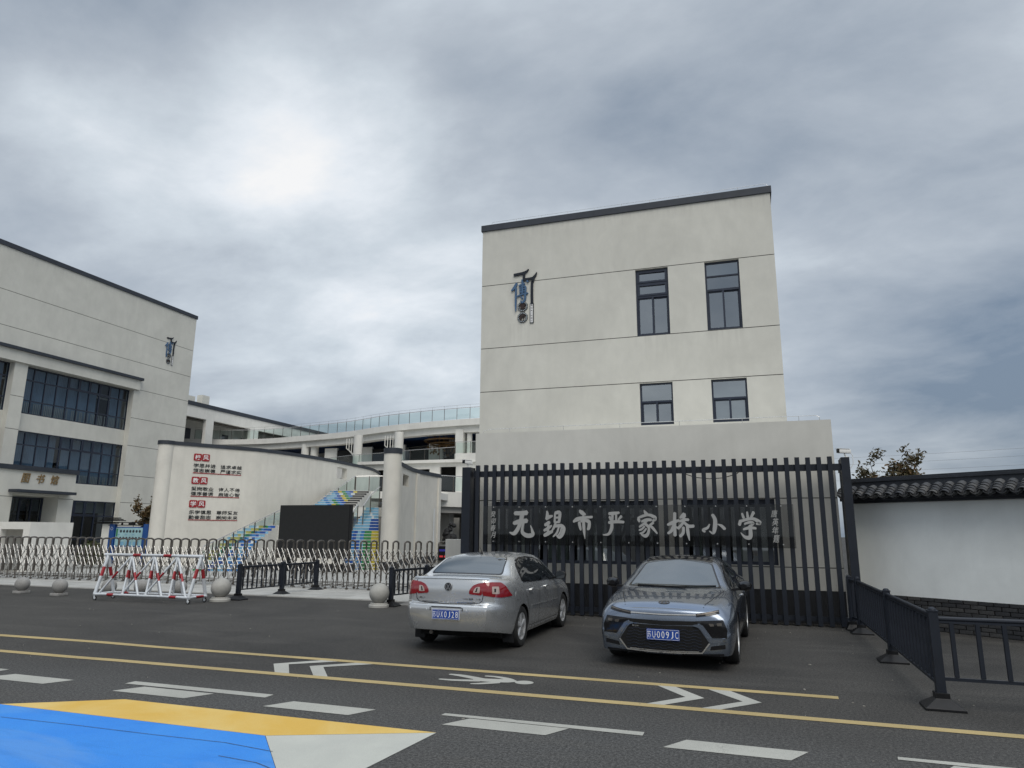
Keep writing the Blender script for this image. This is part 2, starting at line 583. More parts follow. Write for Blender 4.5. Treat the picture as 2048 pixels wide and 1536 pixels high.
glow('led_blue', (0.06, 0.05, 0.7), 0.25)
glow('led_red', (0.9, 0.05, 0.06), 0.6)

# leaves


def leaves(name, a, b):
    k = Mat(name)
    c = k.mix(k.ramp(k.noise(7.0, 3, 0.7), (0.3, 0.0), (0.7, 1.0)), a, b)
    k.set(Base_Color=c, Roughness=0.65)
    M[name] = k.m


leaves('leaf_autumn', (0.13, 0.055, 0.016), (0.06, 0.065, 0.018))
leaves('leaf_olive', (0.035, 0.045, 0.014), (0.10, 0.065, 0.03))
leaves('leaf_green', (0.03, 0.05, 0.012), (0.06, 0.075, 0.02))


# ------------------------------------------------------------------ mesh helpers
class MB:
    """collects shapes and links them as one mesh object"""

    def __init__(s):
        s.v, s.f, s.mi = [], [], []
        s.cur = 0

    def add(s, vs, fs):
        o = len(s.v)
        s.v += [Vector(p) for p in vs]
        for f in fs:
            s.f.append([i + o for i in f])
            s.mi.append(s.cur)
        return s

    def box(s, x0, x1, y0, y1, z0, z1):
        return s.add([(x0, y0, z0), (x1, y0, z0), (x1, y1, z0), (x0, y1, z0), (x0, y0, z1), (x1, y0, z1), (x1, y1, z1), (x0, y1, z1)],
                     [(0, 3, 2, 1), (4, 5, 6, 7), (0, 1, 5, 4), (1, 2, 6, 5), (2, 3, 7, 6), (3, 0, 4, 7)])

    def cbox(s, c, ax, ay, az, hx, hy, hz):
        c, ax, ay, az = Vector(c), Vector(ax) * hx, Vector(ay) * hy, Vector(az) * hz
        p = [c - ax - ay - az, c + ax - ay - az, c + ax + ay - az, c - ax + ay - az, c - ax - ay + az, c + ax - ay + az, c + ax + ay + az, c - ax + ay + az]
        return s.add(p, [(0, 3, 2, 1), (4, 5, 6, 7), (0, 1, 5, 4), (1, 2, 6, 5), (2, 3, 7, 6), (3, 0, 4, 7)])

    def bar(s, p0, p1, w, h, up=(0, 0, 1)):
        p0, p1 = Vector(p0), Vector(p1)
        d = (p1 - p0)
        ln = d.length
        d.normalize()
        u = Vector(up)
        sd = d.cross(u)
        if sd.length < 1e-4:
            sd = d.cross(Vector((1, 0, 0)))
        sd.normalize()
        u = sd.cross(d).normalized()
        return s.cbox((p0 + p1) / 2, d, sd, u, ln / 2, w / 2, h / 2)

    def tube(s, pts, r, n=8, caps=True):
        pts = [Vector(p) for p in pts]
        rr = r if isinstance(r, (list, tuple)) else [r] * len(pts)
        rings = []
        prev = None
        for i, p in enumerate(pts):
            d = (pts[min(i + 1, len(pts) - 1)] - pts[max(i - 1, 0)]).normalized()
            if prev is None:
                a = d.orthogonal().normalized()
            else:
                a = (prev - d * prev.dot(d))
                a = a.normalized() if a.length > 1e-6 else d.orthogonal().normalized()
            prev = a
            b = d.cross(a)
            rings.append([p + (a * math.cos(2 * PI * j / n) + b * math.sin(2 * PI * j / n)) * rr[i] for j in range(n)])
        vs = [q for rg in rings for q in rg]
        fs = []
        for i in range(len(pts) - 1):
            for j in range(n):
                k = (j + 1) % n
                fs.append((i * n + j, i * n + k, (i + 1) * n + k, (i + 1) * n + j))
        if caps:
            fs.append(tuple(range(n - 1, -1, -1)))
            fs.append(tuple((len(pts) - 1) * n + j for j in range(n)))
        return s.add(vs, fs)

    def lathe(s, prof, c=(0, 0, 0), n=32, axis='Z', closed=False):
        """prof: (radius, height) pairs"""
        c = Vector(c)
        vs, fs = [], []
        for r, h in prof:
            for j in range(n):
                t = 2 * PI * j / n
                a, b = r * math.cos(t), r * math.sin(t)
                vs.append(c + (Vector((a, b, h)) if axis == 'Z' else Vector((a, h, b)) if axis == 'Y' else Vector((h, a, b))))
        m = len(prof)
        for i in range(m if closed else m - 1):
            i2 = (i + 1) % m
            for j in range(n):
                k = (j + 1) % n
                fs.append((i * n + j, i * n + k, i2 * n + k, i2 * n + j))
        if not closed:
            if prof[0][0] > 1e-6:
                fs.append(tuple(range(n)))
            if prof[-1][0] > 1e-6:
                fs.append(tuple((m - 1) * n + j for j in range(n)))
        return s.add(vs, fs)

    def prism(s, pts, o, ax, ay, an, d0, d1):
        """2D outline in the frame (o, ax, ay), extruded along an from d0 to d1"""
        o, ax, ay, an = Vector(o), Vector(ax), Vector(ay), Vector(an)
        n = len(pts)
        vs = [o + ax * x + ay * y + an * d0 for x, y in pts] + [o + ax * x + ay * y + an * d1 for x, y in pts]
        fs = [tuple(range(n)), tuple(range(2 * n - 1, n - 1, -1))]
        for i in range(n):
            j = (i + 1) % n
            fs.append((i, j, j + n, i + n))
        return s.add(vs, fs)

    def sheet(s, pts, z):
        return s.add([(x, y, z) for x, y in pts], [tuple(range(len(pts)))])

    def build(s, name, mat, parent=None, smooth=False, label=None, angle=35, bevel=0.0):
        off = Vector((0, 0, 0))
        q = parent
        while q is not None:
            off += Vector(q.location)
            q = q.parent
        me = bpy.data.meshes.new(name)
        me.from_pydata([tuple(p - off) for p in s.v], [], s.f)
        mats = mat if isinstance(mat, (list, tuple)) else [mat]
        for m_ in mats:
            me.materials.append(M[m_])
        if len(mats) > 1:
            me.polygons.foreach_set('material_index', s.mi)
        bm = bmesh.new()
        bm.from_mesh(me)
        if smooth:
            bmesh.ops.remove_doubles(bm, verts=bm.verts, dist=1e-5)
        bmesh.ops.recalc_face_normals(bm, faces=bm.faces)
        if bevel:
            es = [e for e in bm.edges if len(e.link_faces) == 2 and e.calc_face_angle(0) > 0.6]
            bmesh.ops.bevel(bm, geom=es, offset=bevel, segments=2, profile=0.6, affect='EDGES', clamp_overlap=True)
        if smooth:
            lim = R(angle)
            for f in bm.faces:
                f.smooth = True
            for e in bm.edges:
                if len(e.link_faces) == 2 and e.calc_face_angle(0) > lim:
                    e.smooth = False
        bm.to_mesh(me)
        bm.free()
        ob = bpy.data.objects.new(name, me)
        COL.objects.link(ob)
        if parent is not None:
            ob.parent = parent
        if label:
            ob['label'] = label
        return ob


def thing(name, label, cat, loc=(0, 0, 0), group=None):
    o = bpy.data.objects.new(name, None)
    o.empty_display_size = 0.3
    COL.objects.link(o)
    o.location = loc
    o['label'] = label
    o['category'] = cat
    if group:
        o['group'] = group
    return o


def tag(o, label, cat, group=None):
    o['label'] = label
    o['category'] = cat
    if group:
        o['group'] = group
    return o


def structure(o):
    o['kind'] = 'structure'
    return o


def copy_tree(o, parent=None):
    c = o.copy()
    COL.objects.link(c)
    c.parent = parent
    for ch in list(o.children):
        copy_tree(ch, c)
    return c


def inst(o, parent, loc, rot=(0, 0, 0), scale=None):
    """another piece that shares the mesh of o; loc in the parent's frame"""
    c = o.copy()
    COL.objects.link(c)
    c.parent = parent
    c.location = loc
    c.rotation_euler = rot
    if scale:
        c.scale = scale
    return c


_txt = {}


def text_polys(string, offset=0.0, shear=0.0, res=3):
    """outline mesh of a string set in the built-in font, 1 unit high, centred on its bounding box: (verts2d, faces, w, h)"""
    key = (string, offset, shear, res)
    if key in _txt:
        return _txt[key]
    cu = bpy.data.curves.new('lettering', 'FONT')
    cu.body = string
    cu.size = 1.0
    cu.offset = offset
    cu.shear = shear
    cu.resolution_u = res
    ob = bpy.data.objects.new('lettering', cu)
    COL.objects.link(ob)
    dg = bpy.context.evaluated_depsgraph_get()
    dg.update()
    me = ob.evaluated_get(dg).to_mesh()
    vs = [(v.co.x, v.co.y) for v in me.vertices]
    fs = [tuple(p.vertices) for p in me.polygons]
    ob.evaluated_get(dg).to_mesh_clear()
    bpy.data.objects.remove(ob)
    bpy.data.curves.remove(cu)
    if not vs:
        vs = [(0, 0), (1, 0), (1, 1)]
        fs = [(0, 1, 2)]
    x0, x1 = min(p[0] for p in vs), max(p[0] for p in vs)
    y0, y1 = min(p[1] for p in vs), max(p[1] for p in vs)
    vs = [(p[0] - (x0 + x1) / 2, p[1] - (y0 + y1) / 2) for p in vs]
    _txt[key] = (vs, fs, max(1e-3, x1 - x0), max(1e-3, y1 - y0))
    return _txt[key]


def put_text(mb, string, o, ax, ay, an, w=None, h=None, d0=0.0, d1=0.01, offset=0.0, shear=0.0):
    """text centred at o, scaled to width w and/or height h, with depth from d0 to d1 along an"""
    vs, fs, tw, th = text_polys(string, offset, shear)
    sx = (w / tw) if w else (h / th)
    sy = (h / th) if h else sx
    o, ax, ay, an = Vector(o), Vector(ax), Vector(ay), Vector(an)
    n = len(vs)
    a = [o + ax * (x * sx) + ay * (y * sy) + an * d1 for x, y in vs]
    b = [o + ax * (x * sx) + ay * (y * sy) + an * d0 for x, y in vs]
    cnt = {}
    for f in fs:
        for i in range(len(f)):
            e = (f[i], f[(i + 1) % len(f)])
            cnt[e] = cnt.get(e, 0) + 1
    side = [(e[0], e[1], e[1] + n, e[0] + n) for e in cnt if (e[1], e[0]) not in cnt]
    mb.add(a + b, list(fs) + side)
    return mb


def stroke_poly(pts):
    """brush stroke: (x, y, width) knots -> outline polygon with smooth sides"""
    k = 5
    P = []
    n = len(pts)
    for i in range(n - 1):
        p0, p1, p2, p3 = pts[max(i - 1, 0)], pts[i], pts[i + 1], pts[min(i + 2, n - 1)]
        for j in range(k):
            t = j / k
            P.append(tuple(0.5 * (2 * b + (c - a) * t + (2 * a - 5 * b + 4 * c - d) * t * t + (3 * b - a - 3 * c + d) * t ** 3)
                           for a, b, c, d in zip(p0, p1, p2, p3)))
    P.append(pts[-1])
    L, Rr = [], []
    for i, (x, y, w) in enumerate(P):
        a, b = P[max(i - 1, 0)], P[min(i + 1, len(P) - 1)]
        dx, dy = b[0] - a[0], b[1] - a[1]
        q = math.hypot(dx, dy) or 1
        nx, ny = -dy / q, dx / q
        L.append((x + nx * w / 2, y + ny * w / 2))
        Rr.append((x - nx * w / 2, y - ny * w / 2))
    # rounded ends
    e0, e1 = P[0], P[-1]
    d0 = ((P[0][0] - P[1][0]), (P[0][1] - P[1][1]))
    d1 = ((P[-1][0] - P[-2][0]), (P[-1][1] - P[-2][1]))
    q0, q1 = math.hypot(*d0) or 1, math.hypot(*d1) or 1
    c0 = (e0[0] + d0[0] / q0 * e0[2] * 0.3, e0[1] + d0[1] / q0 * e0[2] * 0.3)
    c1 = (e1[0] + d1[0] / q1 * e1[2] * 0.3, e1[1] + d1[1] / q1 * e1[2] * 0.3)
    return [c0] + L + [c1] + Rr[::-1]


def put_strokes(mb, strokes, o, ax, ay, an, sx, sy, d0, d1):
    o, ax, ay, an = Vector(o), Vector(ax), Vector(ay), Vector(an)
    for i, st in enumerate(strokes):
        poly = stroke_poly(st)
        n = len(poly)
        h = (n - 2) // 2
        e = d1 - i * 0.0004
        v = []
        for dd in (d0, e):
            v += [o + ax * (x * sx) + ay * (y * sy) + an * dd for x, y in poly]
        f = []
        # strip between the two sides: poly = c0, L0..Lh-1, c1, Rh-1..R0
        Lx = lambda i_: 1 + i_
        Rx = lambda i_: 2 + h + (h - 1 - i_)
        for b in (0, n):
            f.append((b, b + Lx(0), b + Rx(0)))
            for i_ in range(h - 1):
                f.append((b + Lx(i_), b + Lx(i_ + 1), b + Rx(i_ + 1), b + Rx(i_)))
            f.append((b + Lx(h - 1), b + 1 + h, b + Rx(h - 1)))
        for i_ in range(n):
            j_ = (i_ + 1) % n
            f.append((i_, j_, j_ + n, i_ + n))
        mb.add(v, f)
    return mb


X, Yv, Z = Vector((1, 0, 0)), Vector((0, 1, 0)), Vector((0, 0, 1))

# ------------------------------------------------------------------ ground, road, paint
g = MB()
g.sheet([(-900, -900), (900, -900), (900, 900), (-900, 900)], 0.0)
road = structure(g.build('road', 'asphalt'))


def paint(name, polys, mat, z=0.004, label=None):
    m_ = MB()
    for p in polys:
        m_.sheet(p, z)
    return m_.build(name, mat, road, label=label)


# two yellow edge lines, the upper one with a kink where it was repainted
paint('yellow_line', [[(-40, 9.05), (-12.4, 9.05), (-10.2, 9.10), (-9.5, 9.07), (-9.0, 9.055), (0.785, 9.055), (0.79, 9.20), (-8.9, 9.205), (-9.6, 9.24), (-10.2, 9.26), (-12.4, 9.225), (-40, 9.22)]],
      'paint_yellow_line', label='upper yellow line that stops short')
paint('yellow_line', [[(-40, 7.93), (-9.3, 7.935), (-8.55, 7.955), (30, 7.94), (30, 8.075), (-8.55, 8.105), (-9.3, 8.085), (-40, 8.07)]],
      'paint_yellow_line', label='lower yellow line that runs out of sight')
for x0 in (-11.25, -7.165, -3.06, 1.0, 5.1):
    paint('white_dash', [[(x0, 6.905 - (0.03 if x0 > -4 else 0)), (x0 + 2.0, 6.885 - (0.04 if x0 > -4 else 0)), (x0 + 2.0, 7.035 - (0.07 if x0 > -4 else 0)), (x0 + 0.01, 7.045 - (0.09 if x0 > -4 else 0))]], 'paint_white')
for x0 in (-13.2, -11.13, -9.06, -6.98, -4.94, -2.91, -0.845, 1.22, 3.3):
    paint('white_block', [[(x0, 6.555), (x0 + 1.02, 6.55), (x0 + 1.17, 6.84), (x0 + 0.17, 6.85)]], 'paint_white')
for pts in ([(-6.347, 8.591), (-5.9, 9.055), (-5.62, 9.055), (-6.13, 8.63), (-5.74, 8.104), (-5.96, 8.104)],
            [(-5.79, 8.62), (-5.34, 9.055), (-5.06, 9.055), (-5.58, 8.63), (-5.17, 8.103), (-5.38, 8.103)],
            [(-1.207, 9.055), (-0.99, 9.055), (-0.63, 8.566), (-1.02, 8.09), (-1.20, 8.09), (-0.835, 8.55)],
            [(-0.62, 9.055), (-0.37, 9.055), (-0.03, 8.57), (-0.44, 8.09), (-0.63, 8.09), (-0.225, 8.55)]):
    paint('chevron', [pts], 'paint_white', 0.0045)


def blob(pts, w):
    return stroke_poly([(x, y, ww) for (x, y), ww in zip(pts, w)])


walker = MB()
for st in ([(-3.80, 8.47, .06), (-3.6, 8.475, .095), (-3.30, 8.555, .11)],
           [(-3.80, 8.79, .06), (-3.62, 8.76, .11), (-3.30, 8.63, .13)],
           [(-3.36, 8.60, .16), (-3.15, 8.62, .19), (-2.95, 8.66, .18), (-2.87, 8.655, .07)],
           [(-3.33, 8.845, .06), (-3.18, 8.84, .075), (-3.02, 8.775, .10), (-2.93, 8.69, .10)],
           [(-3.33, 8.345, .05), (-3.22, 8.40, .085), (-3.05, 8.535, .10)]):
    walker.sheet(stroke_poly(st), 0.0042 + 0.0003 * len(walker.f))
walker.sheet([(-2.755 + 0.115 * math.cos(t * PI / 10), 8.645 + 0.105 * math.sin(t * PI / 10)) for t in range(20)], 0.0043)
walker.build('walking_figure', 'paint_white', road)
paint('yellow_block', [[(-7.52, 5.68), (-6.508, 6.292), (-2.838, 6.288), (-4.22, 5.673)]], 'paint_yellow')
paint('blue_block', [[(-7.52, 5.676), (-4.222, 5.669), (-3.2, 4.55), (-5.45, 4.12), (-7.6, 5.2)], [(-7.6, 5.2), (-9.4, 6.1), (-9.1, 5.676), (-7.52, 5.676)]], 'paint_blue')
paint('white_triangle', [[(-4.216, 5.669), (-2.838, 6.283), (-2.99, 4.6), (-3.195, 4.55)]], 'paint_white_patch')
# a fine crack and seam in the blue paint
m_ = MB()
for seg in ([(-7.0, 5.31), (-6.1, 5.34), (-5.2, 5.345), (-4.4, 5.37), (-3.86, 5.30)], [(-3.5, 4.9), (-3.8, 5.02), (-4.2, 5.06)]):
    for a, b in zip(seg, seg[1:]):
        d = (Vector(b) - Vector(a)).normalized()
        nx, ny = -d.y * 0.0035, d.x * 0.0035
        m_.sheet([(a[0] + nx, a[1] + ny), (a[0] - nx, a[1] - ny), (b[0] - nx, b[1] - ny), (b[0] + nx, b[1] + ny)], 0.0075)
m_.build('crack', 'asphalt', road)

# litter: specks of grit, petals and dry bits on the asphalt
m_ = MB()
for i in range(75):
    x, y = rnd.uniform(-16, 4), rnd.uniform(5.2, 16.5)
    if i < 22:
        x, y = rnd.uniform(-1.5, 2.2), rnd.uniform(8.4, 15.5)
    s_ = rnd.uniform(0.0025, 0.006) * (1.9 if rnd.random() < 0.10 else 1)
    t = rnd.uniform(0, PI)
    e = rnd.uniform(0.8, 2.4)
    a, b = Vector((math.cos(t), math.sin(t), 0)), Vector((-math.sin(t), math.cos(t), 0))
    m_.cbox((x, y, 0.006), a, b, Z, s_ * e, s_, 0.004)
lt = m_.build('litter', 'litter')
lt['kind'] = 'stuff'

# pavement in front of and behind the gate: slabs with open joints over a bed
g = MB()
g.box(-60, -6.7, 17.2, 40, -0.2, 0.010)
g.box(-8.6, -6.6, 16.3, 17.2, -0.2, 0.010)
pave = structure(g.build('pavement', 'joint'))
slab = MB()
slab.box(-0.395, 0.395, -0.395, 0.395, 0.0, 0.03)
slab0 = None
for iy in range(0, 9):
    for ix in range(0, 46):
        cxp, cyp = -7.1 - ix * 0.8 + (0.4 if iy % 2 else 0), 17.62 + iy * 0.8
        if cxp - 0.4 < -32 or cxp + 0.4 > -6.7:
            continue
        if slab0 is None:
            slab0 = slab.build('paving_slab', 'paving', pave, bevel=0.004)
            slab0.location = (cxp, cyp, 0.0)
        elif len(pave.children) < 296:
            inst(slab0, pave, (cxp, cyp, rnd.uniform(-0.0015, 0.0015)))
m_ = MB()
for iy in range(9, 24):
    for ix in range(0, 44):
        cxp, cyp = -7.1 - ix * 0.8, 17.62 + iy * 0.8
        m_.box(cxp - 0.39, cxp + 0.39, cyp - 0.39, cyp + 0.39, 0.0, 0.03 + rnd.uniform(-0.0015, 0.0015))
sl = m_.build('paving_slab', 'paving', pave)
sl['kind'] = 'stuff'
m_ = MB()
x = -32.0
while x < -8.7:
    m_.box(x, x + 0.985, 17.06, 17.195, -0.1, 0.028)
    x += 1.0
m_.build('edging', 'paving', pave)


# ------------------------------------------------------------------ walls with real openings and recessed joints
def wall_panel(mb, o, ax, up, nrm, w, h, th, holes, joints, jd=0.012, jw=0.020):
    """wall slab in the frame o, ax (along), up, nrm (outward): face at 0, back at -th; rectangular openings, horizontal joints
    cut in as recesses"""
    us = sorted({0, w} | {a for hl in holes for a in (hl[0], hl[1])})
    zs = {0, h} | {b for hl in holes for b in (hl[2], hl[3])}
    for j in joints:
        zs |= {j - jw / 2, j + jw / 2}
    zs = sorted(zs)
    o, ax, up, nrm = Vector(o), Vector(ax), Vector(up), Vector(nrm)

    def P(u, v, d):
        return o + ax * u + up * v + nrm * d
    nu, nz = len(us) - 1, len(zs) - 1

    def state(i, k):
        if i < 0 or k < 0 or i >= nu or k >= nz:
            return None
        uc, zc_ = (us[i] + us[i + 1]) / 2, (zs[k] + zs[k + 1]) / 2
        for a, b, c, d in holes:
            if a < uc < b and c < zc_ < d:
                return None
        for j in joints:
            if abs(zc_ - j) < jw / 2:
                return -jd
        return 0.0
    def quad(a, b, c, d, k_i=0):
        mb.cur = k_i
        mb.add([a, b, c, d], [(0, 1, 2, 3)])
        mb.cur = 0
    for i in range(nu):
        for k_ in range(nz):
            s_ = state(i, k_)
            if s_ is None:
                continue
            u0, u1, z0, z1 = us[i], us[i + 1], zs[k_], zs[k_ + 1]
            quad(P(u0, z0, s_), P(u1, z0, s_), P(u1, z1, s_), P(u0, z1, s_), 1 if s_ < 0 else 0)
            quad(P(u0, z0, -th), P(u1, z0, -th), P(u1, z1, -th), P(u0, z1, -th))
            for di, dk, a, b in ((-1, 0, (u0, z0), (u0, z1)), (1, 0, (u1, z0), (u1, z1)), (0, -1, (u0, z0), (u1, z0)), (0, 1, (u0, z1), (u1, z1))):
                t = state(i + di, k_ + dk)
                if t is None:
                    quad(P(*a, s_), P(*b, s_), P(*b, -th), P(*a, -th))
                elif t < s_:
                    quad(P(*a, s_), P(*b, s_), P(*b, t), P(*a, t))
    return mb


def frame_bars(mb, o, ax, up, nrm, w, h, vbars, hbars, fw, d0, d1):
    """outer frame and mullions as bars; vbars (u, z0, z1, width), hbars (z, u0, u1, width)"""
    def B(u0, u1, z0, z1, e=0.0):
        o_, a_, u_, n_ = Vector(o), Vector(ax), Vector(up), Vector(nrm)
        mb.cbox(o_ + a_ * ((u0 + u1) / 2) + u_ * ((z0 + z1) / 2) + n_ * ((d0 + d1) / 2 + e), a_, n_, u_, (u1 - u0) / 2, (d1 - d0) / 2 + e, (z1 - z0) / 2)
    B(0, fw, 0, h)
    B(w - fw, w, 0, h)
    B(fw, w - fw, 0, fw)
    B(fw, w - fw, h - fw, h)
    for u, z0, z1, q in vbars:
        B(u - q / 2, u + q / 2, z0, z1, 0.002)
    for z, u0, u1, q in hbars:
        B(u0, u1, z - q / 2, z + q / 2, 0.001)
    return mb


def pane(parent, o, ax, up, nrm, u0, u1, z0, z1, d, mat='glass_window'):
    m = MB()
    o, ax, up, nrm = Vector(o), Vector(ax), Vector(up), Vector(nrm)
    a_, b_ = rnd.uniform(-0.008, 0.008) * min(1.0, u1 - u0), rnd.uniform(-0.008, 0.008) * min(1.0, z1 - z0)     # no two panes sit quite alike
    m.add([o + ax * u0 + up * z0 + nrm * (d - a_ - b_), o + ax * u1 + up * z0 + nrm * (d + a_ - b_), o + ax * u1 + up * z1 + nrm * (d + a_ + b_), o + ax * u0 + up * z1 + nrm * (d - a_ + b_)], [(0, 1, 2, 3)])
    return m.build('pane', mat, parent)


# ------------------------------------------------------------------ classroom tower on the right
TY = 23.0
TX0, TX1, TZ = -9.04, 1.18, 13.16
tower = thing('school_building', 'tall grey plastered block with four windows and a blue character on its face', 'building', (-4, TY, 0))
wins = [(-3.355, -2.245, 8.348, 10.725), (-1.04, 0.064, 8.353, 10.73), (-3.325, -2.244, 5.29, 6.703), (-1.02, 0.078, 5.29, 6.697)]
m = MB()
wall_panel(m, (TX0, TY, 0), X, Z, -Yv, TX1 - TX0, 12.915, 0.3, [(a - TX0, b - TX0, c, d) for a, b, c, d in wins], [10.747, 8.339, 6.728], 0.012, 0.026)
m.box(TX0, TX0 + 0.3, TY + 0.302, TY + 14, 0, 12.915)
m.box(TX1 - 0.3, TX1, TY + 0.302, TY + 14, 0, 12.915)
m.box(TX0 + 0.302, TX1 - 0.302, TY + 13.7, TY + 14, 0, 12.915)
m.box(TX0 + 0.302, TX1 - 0.302, TY + 0.302, TY + 13.698, 12.0, 12.3)
m.build('wall', ['plaster_tower', 'groove'], tower)
m = MB()
m.box(TX0 - 0.05, TX1 + 0.05, TY - 0.05, TY + 0.35, 12.917, TZ)
m.box(TX0 - 0.05, TX0 + 0.35, TY + 0.352, TY + 14.05, 12.917, TZ)
m.box(TX1 - 0.35, TX1 + 0.05, TY + 0.352, TY + 14.05, 12.917, TZ)
m.build('parapet_cap', 'dark_cap', tower, bevel=0.01)
m = MB()
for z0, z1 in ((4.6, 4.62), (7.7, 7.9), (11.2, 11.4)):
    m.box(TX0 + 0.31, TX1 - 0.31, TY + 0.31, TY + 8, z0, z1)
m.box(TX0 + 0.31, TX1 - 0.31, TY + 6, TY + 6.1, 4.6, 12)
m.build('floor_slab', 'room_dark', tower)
m = MB()
xs = [TX0 + 0.35 + i * 0.985 for i in range(10)]
m.tube([(TX0 + 0.35, TY + 0.02, TZ + 0.02), (TX0 + 0.38, TY + 0.02, TZ + 0.11)] + [(x, TY + 0.02, TZ + 0.115) for x in xs[1:]] + [(TX1 - 0.12, TY + 0.02, TZ + 0.115), (TX1 - 0.05, TY + 0.02, TZ + 0.02)], 0.006, 5)
for x in xs[1:]:
    m.tube([(x, TY + 0.02, TZ), (x, TY + 0.02, TZ + 0.115)], 0.006, 5)
m.build('lightning_rail', 'steel', tower)


def tower_window(a, b, c, d, upper, opened, blind=None):
    o, w, h = (a, TY, c), b - a, d - c
    f = MB()
    fw = 0.055
    d0, d1 = -0.16, -0.09
    if upper:
        zt = h * 0.587
        z2 = h * 0.79
        hb = [(zt, fw, w - fw, 0.07), (z2, fw, w - fw, 0.045 if not opened else 0.06)]
        vb = [(w / 2, fw, zt, 0.06)]
    else:
        zt = h * 0.558
        hb = [(zt, fw, w - fw, 0.06)]
        vb = [(w / 2, fw, zt, 0.06)]
    frame_bars(f, o, X, Z, -Yv, w, h, vb, hb, fw, d0, d1)
    fr = f.build('window', 'window_frame', tower)
    # sashes of the sliding pair, one behind the other
    for i, (u0, u1) in enumerate(((fw, w / 2 + 0.02), (w / 2 - 0.02, w - fw))):
        s_ = MB()
        oo = Vector(o) + X * u0 + Z * fw
        frame_bars(s_, oo, X, Z, -Yv, u1 - u0, zt - fw - 0.03, [], [], 0.045, d0 + 0.002 - 0.03 * i, d0 + 0.035 - 0.03 * i)
        s_.build('sash', 'window_frame', fr)
        pane(fr, oo, X, Z, -Yv, 0.045, u1 - u0 - 0.045, 0.045, zt - fw - 0.075, d0 + 0.012 - 0.03 * i, 'glass_tower')
    if upper:
        for z0, z1 in ((zt + 0.035, z2 - 0.022), (z2 + 0.022, h - fw)):
            if opened:
                s_ = MB()
                frame_bars(s_, Vector(o) + X * fw + Z * z0, X, Z, -Yv, w - 2 * fw, z1 - z0, [], [], 0.065, d1 - 0.03, d1 + 0.02)
                s_.build('sash', 'window_frame', fr)
                pane(fr, o, X, Z, -Yv, fw + 0.06, w - fw - 0.06, z0 + 0.06, z1 - 0.06, d0 + 0.03, 'glass_tower')
            else:
                pane(fr, o, X, Z, -Yv, fw, w - fw, z0, z1, d0 + 0.03, 'glass_tower')
    else:
        pane(fr, o, X, Z, -Yv, fw, w - fw, zt + 0.03, h - fw, d0 + 0.03, 'glass_tower')
    hnd = MB()
    hnd.box(a + w / 2 - 0.008, a + w / 2 + 0.008, TY + 0.10, TY + 0.128, c + zt * 0.36, c + zt * 0.36 + 0.09)
    hnd.build('handle', 'steel', fr)
    if blind:
        bl = MB()
        for z0, z1, q in blind:
            bl.box(a + 0.02, b - 0.02, TY + 0.24 + q, TY + 0.25 + q, c + h * z0, c + h * z1)
        bl.build('blind', 'blind', fr)


tower_window(*wins[0], True, True)
tower_window(*wins[1], True, False, [(0.79, 1.0, 0.0)])
tower_window(*wins[2], False, False)
tower_window(*wins[3], False, False, [(0.0, 1.0, 0.0)])


